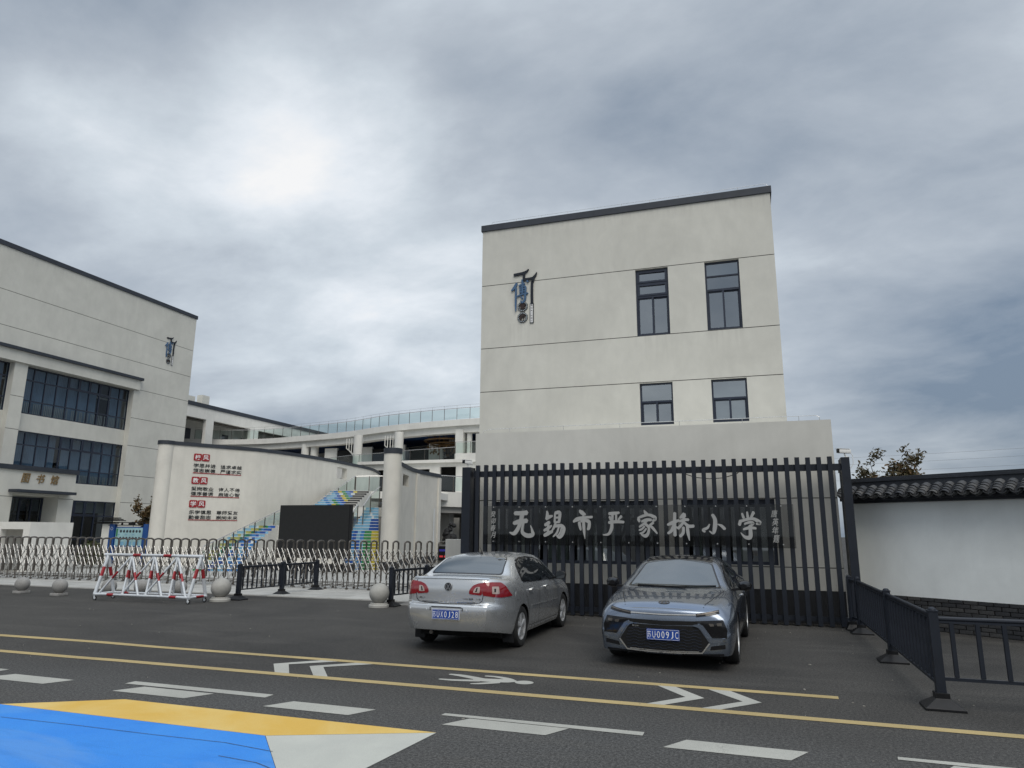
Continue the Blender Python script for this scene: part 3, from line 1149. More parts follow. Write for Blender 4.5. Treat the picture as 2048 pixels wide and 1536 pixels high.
def wall_logo(o, ax, up, an, s, label, second):
    """roof-line emblem with a blue character, two octagons and a lettered strip; s scales metres"""
    t = thing('wall_emblem', label, 'sign', o, 'emblems high on the school walls')
    o = Vector(o)

    def fr(name, mat, strokes, d0, d1):
        mm = MB()
        put_strokes(mm, [[(a_, b_, w_ * 0.86) for a_, b_, w_ in st_] for st_ in strokes], o, ax, up, an, s, s, d0, d1)
        return mm.build(name, mat, t)
    # units: metres on the right-hand emblem, origin at the crossing of its middle
    roof = MB()
    put_strokes(roof, [[(-0.33, 0.62, .095), (-0.05, 0.645, .095), (0.02, 0.655, .10), (0.14, 0.70, .075), (0.225, 0.785, .025)],
                       [(0.05, 0.66, .085), (0.05, 0.42, .085)],
                       [(0.03, 0.40, .085), (0.34, 0.42, .085), (0.42, 0.45, .09), (0.49, 0.53, .07), (0.535, 0.63, .02)],
                       [(0.43, 0.46, .075), (0.39, 0.30, .085), (0.355, 0.20, .09), (0.355, -0.55, .09)]], o, ax, up, an, s, s, 0.0, 0.05)
    roof.build('roof_outline', 'dark_metal', t)
    fr('character', 'logo_blue', [[(-0.43, 0.02, .04), (-0.33, 0.10, .12), (-0.24, 0.25, .10), (-0.22, 0.30, .05)],
                                  [(-0.25, 0.10, .07), (-0.26, -0.45, .075), (-0.255, -0.78, .03)],
                                  [(-0.14, 0.18, .06), (0.03, 0.235, .09), (0.08, 0.24, .05)],
                                  [(-0.02, 0.40, .06), (0.00, 0.20, .085), (-0.01, -0.12, .08)],
                                  [(-0.10, 0.12, .05), (-0.09, -0.10, .06)], [(-0.08, 0.12, .055), (0.10, 0.135, .07), (0.11, -0.08, .07)],
                                  [(-0.07, 0.04, .045), (0.09, 0.05, .045)], [(-0.07, -0.05, .045), (0.09, -0.04, .045)],
                                  [(0.17, 0.34, .09), (0.21, 0.29, .06)],
                                  [(-0.20, -0.22, .05), (0.0, -0.15, .075), (0.20, -0.13, .05)],
                                  [(0.10, -0.10, .08), (0.09, -0.35, .09), (0.0, -0.47, .08), (-0.07, -0.40, .04)],
                                  [(-0.06, -0.24, .05), (0.0, -0.32, .06)]], 0.0, 0.06)
    for i, ch in enumerate(second):
        c = o + Vector(ax) * (0.0 * s) + Vector(up) * ((-0.614 - 0.416 * i) * s)
        oc = [(0.20 * s * math.cos(PI / 8 + j * PI / 4), 0.20 * s * math.sin(PI / 8 + j * PI / 4)) for j in range(8)]
        ic = [(x * 0.66, y * 0.66) for x, y in oc]
        ring = MB()
        for j in range(8):
            k_ = (j + 1) % 8
            ring.prism([oc[j], oc[k_], ic[k_], ic[j]], c, ax, up, an, 0.0, 0.035)
        rg = ring.build('octagon', 'letter_black', t)
        cells = MB()
        for j in range(16):
            a_ = j * PI / 8 + PI / 16
            q = 0.162 * s
            cells.cbox(c + Vector(ax) * (q * math.cos(a_)) + Vector(up) * (q * math.sin(a_)) + Vector(an) * 0.037,
                       -Vector(ax) * math.sin(a_) + Vector(up) * math.cos(a_), Vector(an), Vector(ax) * math.cos(a_) + Vector(up) * math.sin(a_), 0.018 * s, 0.003, 0.012 * s)
        cells.build('fretwork', 'mural_white', rg)
        tm = MB()
        put_text(tm, ch, c, ax, up, an, w=0.22 * s, h=0.22 * s, d0=0.0, d1=0.04, offset=0.025)
        tm.build('character', 'logo_brown', rg)
    c = o + Vector(ax) * (0.345 * s) + Vector(up) * (-0.90 * s)
    st = MB()
    st.prism([(-0.07 * s, -0.37 * s), (0.07 * s, -0.37 * s), (0.07 * s, 0.37 * s), (-0.07 * s, 0.37 * s)], c, ax, up, an, 0.0, 0.03)
    sp_ = st.build('name_strip', 'dark_metal', t)
    st = MB()
    st.prism([(-0.045 * s, -0.345 * s), (0.045 * s, -0.345 * s), (0.045 * s, 0.345 * s), (-0.045 * s, 0.345 * s)], c, ax, up, an, 0.03, 0.036)
    st.build('strip_face', 'letter_white', sp_)
    tm = MB()
    for i, ch in enumerate("BOAILOU"):
        put_text(tm, ch, c + Vector(up) * ((0.285 - i * 0.095) * s), -Vector(up), Vector(ax), an, h=0.055 * s, d0=0.036, d1=0.039, offset=0.01)
    tm.build('lettering', 'logo_brown', sp_)
    return t


wall_logo((-7.435, TY - 0.003, 10.42), X, Z, -Yv, 1.0, 'blue character emblem on the tall block beside its four windows', '爱楼')

# ------------------------------------------------------------------ gatehouse behind the slat screen
GY, GX0, GX1, GZ = 16.3, -6.5, 1.715, 4.23
gate_h = thing('gatehouse', 'low grey flat-roofed gatehouse behind the dark slats', 'building', (-2.4, GY, 0))
gw = [(-6.03, -2.02, 1.10, 2.53), (-1.51, 0.46, 1.15, 2.545)]
m = MB()
wall_panel(m, (GX0, GY, 0.66), X, Z, -Yv, GX1 - GX0, GZ - 0.66, 0.25, [(a - GX0, b - GX0, c - 0.66, d - 0.66) for a, b, c, d in gw], [2.56 - 0.66, 1.12 - 0.66], 0.012, 0.022)
m.box(GX0, GX0 + 0.25, GY + 0.252, TY - 0.01, 0, GZ)
m.box(GX1 - 0.25, GX1, GY + 0.252, TY - 0.01, 0, GZ)
m.box(GX0 + 0.252, GX1 - 0.252, GY + 0.252, TY - 0.01, GZ - 0.6, GZ - 0.4)
m.build('wall', ['plaster_gatehouse', 'groove'], gate_h)
m = MB()
m.box(GX0 + 0.002, GX1 - 0.002, GY + 0.012, GY + 0.25, 0, 0.658)
m.build('plinth', 'plinth', gate_h)
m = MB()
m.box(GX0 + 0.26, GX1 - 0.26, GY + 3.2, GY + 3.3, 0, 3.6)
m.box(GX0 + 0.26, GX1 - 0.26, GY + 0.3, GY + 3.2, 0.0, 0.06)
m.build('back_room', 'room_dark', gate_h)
for a, b, c, d in gw:
    w, h = b - a, d - c
    f = MB()
    n = 4 if w > 3 else 2
    frame_bars(f, (a, GY, c), X, Z, -Yv, w, h, [(w * i / n, 0.06, h - 0.1, 0.05) for i in range(1, n)], [(h - 0.11, 0.06, w - 0.06, 0.12)], 0.07, -0.17, -0.08)
    fr = f.build('window', 'window_frame', gate_h)
    for i in range(n):
        pane(fr, (a, GY, c), X, Z, -Yv, w * i / n + 0.03, w * (i + 1) / n - 0.03, 0.07, h - 0.17, -0.12)
m = MB()
for i, (x0, x1, mat) in enumerate(((-5.6, -5.35, 0), (-4.75, -4.25, 0), (-3.65, -3.05, 0), (-1.3, -1.12, 0), (-0.4, -0.1, 0), (0.05, 0.3, 0))):
    n = int((x1 - x0) / 0.035)
    for j in range(n):
        m.box(x0 + j * 0.035, x0 + j * 0.035 + 0.034, GY + 0.5 + 0.02 * (j % 2), GY + 0.51 + 0.02 * (j % 2), 1.12, 2.4)
m.build('curtain', 'curtain_pale', gate_h)
m = MB()
pts = [(-6.45, GY + 0.3, GZ), (-6.4, GY + 0.3, GZ + 0.10), (-6.25, GY + 0.3, GZ + 0.14)]
pts += [(x, GY + 0.3, GZ + 0.145 + rnd.uniform(-0.006, 0.006)) for x in (-5.0, -3.6, -2.2, -0.8, 0.6)] + [(1.45, GY + 0.3, GZ + 0.145), (1.52, GY + 0.3, GZ + 0.11), (1.53, GY + 0.3, GZ)]
m.tube(pts, 0.007, 5)
for x in (-5.7, -4.3, -2.9, -1.5, -0.1, 1.1):
    m.tube([(x, GY + 0.3, GZ), (x, GY + 0.3, GZ + 0.145)], 0.006, 5)
m.build('roof_rail', 'steel', gate_h)

# the guard seen seated behind the right-hand window
guard = thing('person', 'person in a pale shirt seated behind the gatehouse window', 'person', (0.02, GY + 0.95, 0.06))
gx, gy, gz = 0.02, GY + 0.95, 0.0
m = MB()
m.tube([(gx, gy, 0.50), (gx, gy + 0.02, 0.62), (gx, gy + 0.03, 0.85), (gx, gy + 0.02, 1.05), (gx, gy + 0.01, 1.20), (gx, gy, 1.26), (gx, gy - 0.02, 1.33)], [0.15, 0.165, 0.15, 0.175, 0.15, 0.065, 0.055], 14)
for s_ in (-1, 1):
    m.tube([(gx + s_ * 0.10, gy, 0.52), (gx + s_ * 0.12, gy - 0.24, 0.54), (gx + s_ * 0.13, gy - 0.45, 0.52), (gx + s_ * 0.13, gy - 0.47, 0.30), (gx + s_ * 0.13, gy - 0.46, 0.10), (gx + s_ * 0.13, gy - 0.55, 0.08)], [0.09, 0.085, 0.065, 0.055, 0.04, 0.035], 10)
    m.tube([(gx + s_ * 0.15, gy, 1.18), (gx + s_ * 0.21, gy - 0.02, 1.08), (gx + s_ * 0.23, gy - 0.03, 0.92), (gx + s_ * 0.20, gy - 0.16, 0.84), (gx + s_ * 0.10, gy - 0.30, 0.86), (gx + s_ * 0.06, gy - 0.36, 0.87)], [0.06, 0.055, 0.046, 0.04, 0.03, 0.035], 10)
m.cur = 1
m.lathe([(0.0, -0.125), (0.045, -0.115), (0.066, -0.06), (0.077, 0.0), (0.076, 0.06), (0.05, 0.108), (0.0, 0.12)], (gx, gy - 0.035, 1.44), 16)
m.cbox((gx, gy - 0.118, 1.43), X, Yv, Z, 0.011, 0.014, 0.022)
body = m.build('body', ['shirt', 'skin'], guard, smooth=True, angle=80)
m = MB()
m.lathe([(0.083, 0.015), (0.085, 0.06), (0.06, 0.115), (0.0, 0.132)], (gx, gy - 0.025, 1.44), 16)
m.build('hair', 'hair', guard, smooth=True, angle=80)
m = MB()
for s_ in (-1, 1):
    m.tube([(gx + s_ * 0.10, gy + 0.02, 0.52), (gx + s_ * 0.12, gy - 0.24, 0.54), (gx + s_ * 0.13, gy - 0.46, 0.52), (gx + s_ * 0.13, gy - 0.475, 0.30), (gx + s_ * 0.13, gy - 0.465, 0.14)], [0.10, 0.094, 0.074, 0.064, 0.058], 10)
m.build('trousers', 'trousers', guard, smooth=True, angle=80)
m = MB()
m.box(gx - 0.24, gx + 0.24, gy - 0.24, gy + 0.24, 0.42, 0.47)
m.box(gx - 0.24, gx + 0.24, gy + 0.20, gy + 0.25, 0.47, 0.95)
for a in (-0.2, 0.2):
    for b in (-0.2, 0.2):
        m.box(gx + a - 0.02, gx + a + 0.02, gy + b - 0.02, gy + b + 0.02, 0.06, 0.42)
tag(m.build('chair', 'black_plastic'), 'black chair under the seated person behind the gatehouse window', 'chair')

# ------------------------------------------------------------------ slat screen
SY = 15.8
screen = thing('slat_screen', 'tall dark metal slat screen in front of the gatehouse', 'screen', (-2.3, SY, 0))
m = MB()
m.box(-0.045, 0.045, -0.04, 0.04, 0.02, 3.375)
s0 = None
for i in range(38):
    x = -6.226 + i * 0.2108
    if s0 is None:
        s0 = m.build('slat', 'dark_metal', None, bevel=0.004)
        s0.parent = screen
        s0.location = (x + 2.3, 0, 0)
    else:
        inst(s0, screen, (x + 2.3 + rnd.uniform(-0.004, 0.004), 0, rnd.uniform(-0.008, 0.006)), (0, rnd.uniform(-0.0015, 0.0015), 0))
m = MB()
m.box(-6.36, 1.78, SY + 0.042, SY + 0.14, 3.10, 3.235)
m.build('top_beam', 'dark_metal', screen)
m = MB()
m.box(-6.36, 1.78, SY + 0.042, SY + 0.12, 0.10, 0.19)
m.build('bottom_beam', 'dark_metal', screen)
m = MB()
m.box(-6.60, -6.385, SY - 0.10, SY + 0.12, 0, 3.33)
m.build('corner_post', 'dark_metal', screen, bevel=0.006)
m = MB()
m.box(1.785, 1.945, SY - 0.02, SY + 0.20, 0, 3.36)
m.build('corner_post', 'dark_metal', screen, bevel=0.006)
for y in (SY + 0.28, SY + 0.44):
    for a_, b_, c_ in ((1.79, 1.87, 3.35), (-6.56, -6.47, 3.30)):
        m = MB()
        m.box(a_, b_, y, y + 0.08, 0.02, c_)
        m.build('side_slat', 'dark_metal', screen)
m = MB()
m.box(1.80, 1.86, SY + 0.2, GY + 0.3, 3.1, 3.22)
m.box(-6.55, -6.48, SY + 0.12, GY + 0.3, 3.1, 3.22)
m.build('side_beam', 'dark_metal', screen)

tag(MB().tube([(-1.36, SY + 0.16, 3.09), (-1.15, SY + 0.15, 3.01), (-0.85, SY + 0.15, 2.975), (-0.55, SY + 0.15, 2.99), (-0.28, SY + 0.16, 3.07), (-0.23, SY + 0.16, 3.11)], 0.009, 6).build('cable', 'black_plastic', None, True),
    'black cable sagging under the top beam of the slats', 'cable')

# school name board
sign = thing('school_sign', 'clear glass board with large grey brush lettering across the slats', 'sign', (-2.6, 15.6, 0))
PX = [-6.01, -4.78, -3.55, -2.32, -1.09, 0.80]
for a, b in zip(PX, PX[1:]):
    m = MB()
    m.box(a + 0.003, b - 0.003, 15.622, 15.630, 1.52, 2.405)
    m.build('glass_panel', 'glass_sign', sign)
for x in (-5.75, -5.12, -4.485, -3.855, -3.215, -2.597, -1.98, -1.37, -0.735, -0.11, 0.56):
    for z in (1.592, 2.371):
        m = MB()
        m.lathe([(0.0, 0.0), (0.012, 0.002), (0.014, 0.012), (0.014, 0.14)], (x, 15.612, z), 10, 'Y')
        m.build('standoff', 'steel', sign, True)
# brush strokes traced by eye, in units where the character cell is 100 wide and high
CH = {
    '无': [[(22, 90, 18), (45, 90, 20), (70, 92, 22)], [(18, 52, 16), (40, 58, 22), (70, 62, 20)], [(52, 88, 22), (46, 62, 18), (36, 34, 18), (20, 14, 18), (2, 18, 5)],
          [(58, 60, 12), (52, 34, 12), (54, 16, 16), (72, 6, 20), (92, 10, 18), (90, 26, 10), (84, 44, 3)]],
    '锡': [[(18, 97, 9), (20, 80, 18), (16, 70, 12)], [(14, 70, 18), (30, 76, 16), (44, 80, 8)], [(8, 46, 14), (30, 56, 16)], [(4, 26, 12), (26, 36, 14), (40, 44, 8)],
          [(24, 58, 14), (22, 16, 14)], [(4, 8, 14), (20, 14, 18), (44, 24, 12)], [(56, 88, 10), (54, 56, 12)], [(56, 90, 14), (78, 90, 18), (74, 56, 14)],
          [(58, 73, 9), (74, 74, 9)], [(58, 56, 10), (74, 57, 10)], [(58, 52, 12), (48, 34, 12), (40, 26, 5)], [(56, 42, 12), (82, 44, 16), (97, 34, 18), (90, 14, 18), (76, 2, 14), (62, 8, 6)],
          [(74, 40, 10), (64, 18, 11), (46, 4, 6)], [(86, 38, 9), (80, 20, 10), (66, 6, 6)]],
    '市': [[(34, 97, 12), (48, 90, 18), (64, 84, 8)], [(2, 60, 10), (22, 68, 18), (60, 74, 12), (98, 76, 10)], [(32, 58, 16), (36, 42, 16), (40, 32, 10)],
          [(40, 62, 12), (66, 64, 14), (82, 58, 18), (80, 40, 18), (72, 34, 8)], [(52, 88, 9), (54, 60, 18), (56, 30, 16), (60, 2, 3)]],
    '严': [[(32, 90, 16), (56, 92, 16), (78, 94, 12)], [(48, 88, 14), (46, 58, 12)], [(64, 88, 12), (64, 58, 11)], [(34, 78, 12), (40, 64, 12)], [(88, 80, 14), (74, 66, 10)],
          [(30, 54, 14), (64, 58, 16), (98, 56, 13)], [(44, 54, 16), (42, 30, 18), (28, 8, 14), (2, 4, 4)]],
    '家': [[(38, 98, 5), (44, 88, 16), (58, 82, 8)], [(8, 66, 16), (14, 56, 14)], [(6, 68, 10), (30, 76, 12), (64, 80, 12), (92, 68, 18), (78, 58, 10)], [(24, 56, 10), (48, 62, 14), (72, 62, 12)],
          [(52, 60, 11), (36, 48, 12), (12, 36, 9)], [(40, 48, 14), (58, 34, 14), (54, 12, 16), (40, 3, 16), (20, 8, 5)], [(38, 38, 9), (24, 28, 10), (10, 24, 6)], [(46, 30, 9), (30, 16, 10), (14, 12, 6)],
          [(82, 52, 12), (62, 42, 9)], [(62, 42, 10), (80, 30, 14), (98, 12, 7)]],
    '桥': [[(2, 56, 10), (22, 64, 16), (44, 72, 10)], [(30, 98, 14), (28, 60, 14), (28, 18, 14)], [(26, 58, 12), (16, 36, 14), (2, 26, 10)], [(30, 50, 8), (44, 42, 9)],
          [(66, 92, 22), (54, 84, 14), (48, 80, 6)], [(46, 68, 9), (64, 74, 13), (80, 74, 11)], [(64, 88, 12), (58, 62, 12), (40, 44, 12)], [(62, 66, 10), (78, 52, 14), (98, 52, 13)],
          [(60, 48, 11), (58, 28, 13), (46, 16, 13)], [(74, 52, 12), (76, 28, 14), (80, 2, 4)]],
    '小': [[(46, 97, 16), (56, 72, 20), (54, 36, 22), (46, 6, 14), (30, 16, 6)], [(32, 50, 6), (22, 32, 14), (4, 22, 16), (10, 12, 12)], [(66, 50, 5), (82, 42, 16), (96, 26, 16)]],
    '学': [[(22, 92, 10), (28, 76, 14)], [(44, 97, 10), (46, 78, 14)], [(72, 96, 16), (60, 78, 12)], [(14, 66, 16), (8, 50, 16)], [(10, 62, 12), (40, 70, 13), (70, 72, 14), (96, 58, 18), (80, 54, 8)],
          [(30, 54, 9), (54, 60, 12), (68, 56, 12), (54, 46, 10)], [(24, 34, 9), (50, 40, 14), (78, 38, 10)], [(52, 48, 14), (54, 24, 20), (50, 6, 20), (30, 6, 14), (12, 22, 4)]],
}
for ch, x0, x1, z0, z1 in (('无', -5.354, -4.738, 1.69, 2.29), ('锡', -4.534, -4.035, 1.685, 2.294), ('市', -3.839, -3.386, 1.655, 2.30), ('严', -3.173, -2.683, 1.735, 2.27),
                           ('家', -2.41, -1.968, 1.725, 2.304), ('桥', -1.759, -1.19, 1.645, 2.244), ('小', -1.028, -0.551, 1.785, 2.21), ('学', -0.314, 0.151, 1.70, 2.265)):
    m = MB()
    put_strokes(m, [[(a, b, w * 0.82) for a, b, w in st] for st in CH[ch]], (x0, 15.622, z0), X, Z, -Yv, (x1 - x0) / 100, (z1 - z0) / 100, 0.0, 0.022)
    m.build('character', 'letter_metal', sign)
for txt, x, z0, z1 in (('癸卯春月', -5.755, 1.66, 2.29), ('唐英年题', 0.42, 1.62, 2.30)):
    for i, ch in enumerate(txt):
        m = MB()
        hh = (z1 - z0) / 4
        put_text(m, ch, (x + 0.01 * (i % 2), 15.622, z1 - hh * (i + 0.5)), X, Z, -Yv, w=hh * 0.80, h=hh * 0.88, d0=0, d1=0.012, offset=0.008, shear=0.25)
        m.build('inscription', 'letter_metal', sign)


# ------------------------------------------------------------------ security cameras
def cctv(label, loc, rz, tilt):
    t = thing('security_camera', label, 'camera', (0, 0, 0), 'cameras on the slat screen posts')
    m = MB()
    m.box(-0.045, 0.045, -0.13, 0.15, 0.085, 0.17)
    b = m.build('housing', 'white_plastic', t, bevel=0.018, smooth=True)
    m = MB()
    m.box(-0.052, 0.052, -0.165, 0.12, 0.172, 0.18)
    m.build('sun_shield', 'white_plastic', t, bevel=0.003)
    m = MB()
    m.box(-0.040, 0.040, -0.142, -0.131, 0.09, 0.165)
    m.lathe([(0.0, -0.155), (0.022, -0.153), (0.026, -0.143)], (0, 0, 0.128), 14, 'Y')
    m.build('lens', 'black_gloss', t, True)
    m = MB()
    m.tube([(0, 0.02, 0.085), (0, 0.02, 0.05), (0, 0.05, 0.02), (0, 0.06, 0.0)], 0.016, 8)
    m.lathe([(0.045, 0.0), (0.045, 0.012), (0.02, 0.02)], (0, 0.06, 0), 14)
    m.build('bracket', 'white_plastic', t, True)
    m = MB()
    m.tube([(0, 0.15, 0.11), (0.02, 0.19, 0.05), (0.02, 0.19, -0.12), (0.0, 0.14, -0.22), (-0.02, 0.09, -0.17), (-0.02, 0.07, -0.05)], 0.006, 6)
    m.build('cable', 'white_plastic', t, True)
    t.location = loc
    t.rotation_euler = (0, 0, rz)
    return t


cctv('white camera on the post by the tiled wall', (1.86, SY + 0.07, 3.362), R(-58), 0)
cctv('white camera on the post by the parked silver car', (-6.50, SY - 0.02, 3.332), R(-20), 0)
t = thing('dome_camera', 'small white dome camera behind the slat screen post', 'camera', (-6.27, SY + 0.10, 3.24))
m = MB()
m.lathe([(0.05, 0.0), (0.055, 0.05), (0.05, 0.07)], (-6.27, SY + 0.10, 3.24), 14)
m.lathe([(0.05, 0.07), (0.042, 0.10), (0.02, 0.118), (0, 0.122)], (-6.27, SY + 0.10, 3.24), 14)
m.build('dome', 'white_plastic', t, True)

# ------------------------------------------------------------------ tiled white wall on the right
WO = Vector((1.90, 16.92, 0))
we = Vector((0.8038, -0.5949, 0))
wn_ = Vector((-0.5949, -0.8038, 0))
pw = thing('perimeter_wall', 'white perimeter wall with brick base and dark tiled coping', 'wall', tuple(WO))
WL = 9.0
m = MB()
m.cbox(WO + we * (WL / 2) - wn_ * 0.15 + Z * 1.555, we, wn_, Z, WL / 2, 0.13, 0.945)
m.build('rendered_wall', 'plaster_wall', pw)
m = MB()
m.cbox(WO + we * (WL / 2) - wn_ * 0.15 + Z * 0.305, we, wn_, Z, WL / 2, 0.12, 0.304)
m.build('mortar_bed', 'mortar', pw)
mb_ = MB()
mb_.box(-0.122, 0.122, -0.05, 0.05, -0.034, 0.034)
br0 = None
wrot = math.atan2(we.y, we.x)
for row in range(8):
    for j in range(34):
        u = j * 0.254 + (0.127 if row % 2 else 0) + 0.12
        if u > 7.6 or len(pw.children) > 285:
            continue
        p = we * u + wn_ * (0.0 - 0.045 + rnd.uniform(-0.004, 0.004)) + Z * (0.042 + row * 0.0765)
        if br0 is None:
            br0 = mb_.build('brick', 'brick', None, bevel=0.004)
            br0.parent = pw
            br0.location = p
            br0.rotation_euler = (0, 0, wrot)
        else:
            inst(br0, pw, p, (0, rnd.uniform(-0.006, 0.006), wrot), (rnd.uniform(0.93, 1.0), 1, rnd.uniform(0.93, 1.0)))
m = MB()
for z0, z1, d in ((2.455, 2.50, 0.06), (2.502, 2.56, 0.16)):
    m.cbox(WO + we * (WL / 2) - wn_ * 0.15 + Z * (z0 + z1) / 2, we, wn_, Z, WL / 2, 0.15 + d, (z1 - z0) / 2)
m.cbox(WO + we * (WL / 2) - wn_ * 0.15 + Z * 2.60, we, wn_, Z, WL / 2, 0.27, 0.038)
m.build('eaves_board', 'tile_ridge', pw)
m = MB()
m.cbox(WO + we * (WL / 2) - wn_ * 0.15 + Z * 2.80, we, wn_, Z, WL / 2, 0.10, 0.10)
m.cbox(WO + we * (WL / 2) - wn_ * 0.15 + Z * 2.93, we, wn_, Z, WL / 2, 0.125, 0.03)
m.cbox(WO + we * (WL / 2) - wn_ * 0.15 + Z * 2.975, we, wn_, Z, WL / 2, 0.105, 0.014)
m.build('ridge', 'tile_ridge', pw, bevel=0.006)
# sloping bed under the tiles
m = MB()
prof = [(0.31, 2.60), (0.08, 2.74), (-0.38, 2.74), (-0.61, 2.60)]
m.add([WO + wn_ * a + Z * b for a, b in prof] + [WO + we * WL + wn_ * a + Z * b for a, b in prof], [(0, 1, 5, 4), (1, 2, 6, 5), (2, 3, 7, 6)])
m.build('tile_bed', 'tile_ridge', pw)


def arc_tile(r, ln, th, up=1, half=1.25, n=7):
    """curved tile along local y (downslope = -y)"""
    m = MB()
    vs = []
    for y in (-ln / 2, ln / 2):
        for rr in (r, r - th):
            for j in range(n):
                a = -half + 2 * half * j / (n - 1)
                vs.append((rr * math.sin(a), y, up * (rr * math.cos(a) - r * math.cos(half))))
    fs = []
    for j in range(n - 1):
        fs += [(j, j + 1, 2 * n + j + 1, 2 * n + j), (n + j, n + j + 1, 3 * n + j + 1, 3 * n + j), (j, j + 1, n + j + 1, n + j), (2 * n + j, 2 * n + j + 1, 3 * n + j + 1, 3 * n + j)]
    fs += [(0, n, 3 * n, 2 * n), (n - 1, 2 * n - 1, 4 * n - 1, 3 * n - 1)]
    m.add(vs, fs)
    return m


tl = arc_tile(0.088, 0.13, 0.016).build('roof_tile', 'tile', None, True)
dr = MB()
heart = [(-0.082, 0.035), (-0.05, 0.022), (0, 0.018), (0.05, 0.022), (0.082, 0.035), (0.084, 0.0), (0.066, -0.042), (0.034, -0.066), (0, -0.092), (-0.034, -0.066), (-0.066, -0.042), (-0.084, 0.0)]
dr.prism(heart, (0, 0, 0), X, Z, -Yv, 0.0, 0.014)
dr.prism([(x * 0.8, z * 0.78 - 0.002) for x, z in heart], (0, 0, 0), X, Z, -Yv, 0.014, 0.019)
dr.add(arc_tile(0.09, 0.16, 0.014, -1).v, arc_tile(0.09, 0.16, 0.014, -1).f)
drp = dr.build('drip_tile', 'tile', None)
first = True
pitch = 0.2135
slope = R(30)
for i in range(40):
    u = 0.09 + i * pitch
    if u > 8.9:
        break
    for k_ in range(4):
        a = 0.345 - k_ * 0.062
        p = we * (u + rnd.uniform(-0.006, 0.006)) + wn_ * a + Z * (2.615 + (0.33 - a) * math.tan(slope) * 0.95 + k_ * 0.012)
        rot = (slope * -0.0 - R(18) + rnd.uniform(-0.05, 0.05), rnd.uniform(-0.05, 0.05), wrot + rnd.uniform(-0.05, 0.05))
        rot = (R(22) + rnd.uniform(-0.05, 0.05), rnd.uniform(-0.05, 0.05), wrot + rnd.uniform(-0.05, 0.05))
        if first:
            tl.parent = pw
            tl.location, tl.rotation_euler = p, rot
            first = False
        elif i < 30:
            inst(tl, pw, p, rot)
    p = we * (u + pitch / 2) + wn_ * 0.335 + Z * 2.60
    if i == 0:
        drp.parent = pw
        drp.location, drp.rotation_euler = p, (0, 0, wrot)
    else:
        inst(drp, pw, p, (rnd.uniform(-0.05, 0.05), rnd.uniform(-0.03, 0.03), wrot + rnd.uniform(-0.04, 0.04)))


# ------------------------------------------------------------------ black railings
def fence_post(parent, p, h, w, foot, lift=0.0):
    m = MB()
    x, y = p
    m.box(x - w / 2, x + w / 2, y - w / 2, y + w / 2, 0.05, h - 0.045)
    post = m.build('post', 'dark_metal', parent, bevel=0.003)
    m = MB()
    c = w / 2 + 0.006
    m.box(x - c, x + c, y - c, y + c, h - 0.045, h - 0.032)
    m.lathe([(w * 0.46, h - 0.032), (w * 0.40, h - 0.014), (w * 0.2, h - 0.003), (0, h)], (x, y, 0), 14)
    m.build('post_cap', 'dark_metal', post, True)
    m = MB()
    a, b = foot
    m.add([(x - a, y - b, 0), (x + a, y - b, 0), (x + a, y + b, 0), (x - a, y + b, 0), (x - a, y - b, 0.025), (x + a, y - b, 0.025), (x + a, y + b, 0.025), (x - a, y + b, 0.025),
           (x - w * 0.75, y - w * 0.75, 0.11), (x + w * 0.75, y - w * 0.75, 0.11), (x + w * 0.75, y + w * 0.75, 0.11), (x - w * 0.75, y + w * 0.75, 0.11),
           (x - w * 0.75, y - w * 0.75, 0.165), (x + w * 0.75, y - w * 0.75, 0.165), (x + w * 0.75, y + w * 0.75, 0.165), (x - w * 0.75, y + w * 0.75, 0.165)],
          [(0, 3, 2, 1)] + [(i * 4 + j, i * 4 + (j + 1) % 4, i * 4 + 4 + (j + 1) % 4, i * 4 + 4 + j) for i in range(3) for j in range(4)] + [(12, 13, 14, 15)])
    m.build('foot', 'black_plastic', parent, bevel=0.004)


def fence_run(parent, p, q, zt, zb, w, n, rail=(0.05, 0.038), bw=0.03):
    p, q = Vector((*p, 0)), Vector((*q, 0))
    d = (q - p).normalized()
    a, b = p + d * (w / 2), q - d * (w / 2)
    m = MB()
    m.tube([a + Z * zt, b + Z * zt], rail[1] / 2, 10)
    m.build('top_rail', 'dark_metal', parent, True)
    m = MB()
    m.bar(a + Z * (zt - rail[1] / 2 - 0.008), b + Z * (zt - rail[1] / 2 - 0.008), 0.036, 0.022)
    m.build('rail_channel', 'dark_metal', parent)
    m = MB()
    m.bar(a + Z * zb, b + Z * zb, 0.032, 0.032)
    m.build('bottom_rail', 'dark_metal', parent)
    base = None
    L = (b - a).length
    h = zt - zb - 0.06
    for i in range(n):
        c = a + d * (L * (i + 0.5) / n) + Z * ((zt + zb) / 2 - 0.01)
        if base is None:
            mm = MB()
            mm.box(-bw / 2, bw / 2, -bw / 2, bw / 2, -h / 2, h / 2)
            base = mm.build('baluster', 'dark_metal', None)
            base.parent = parent
            base.location = c - Vector(parent.location)
            base.rotation_euler = (0, 0, math.atan2(d.y, d.x))
        else:
            inst(base, parent, c - Vector(parent.location), (0, 0, math.atan2(d.y, d.x)))


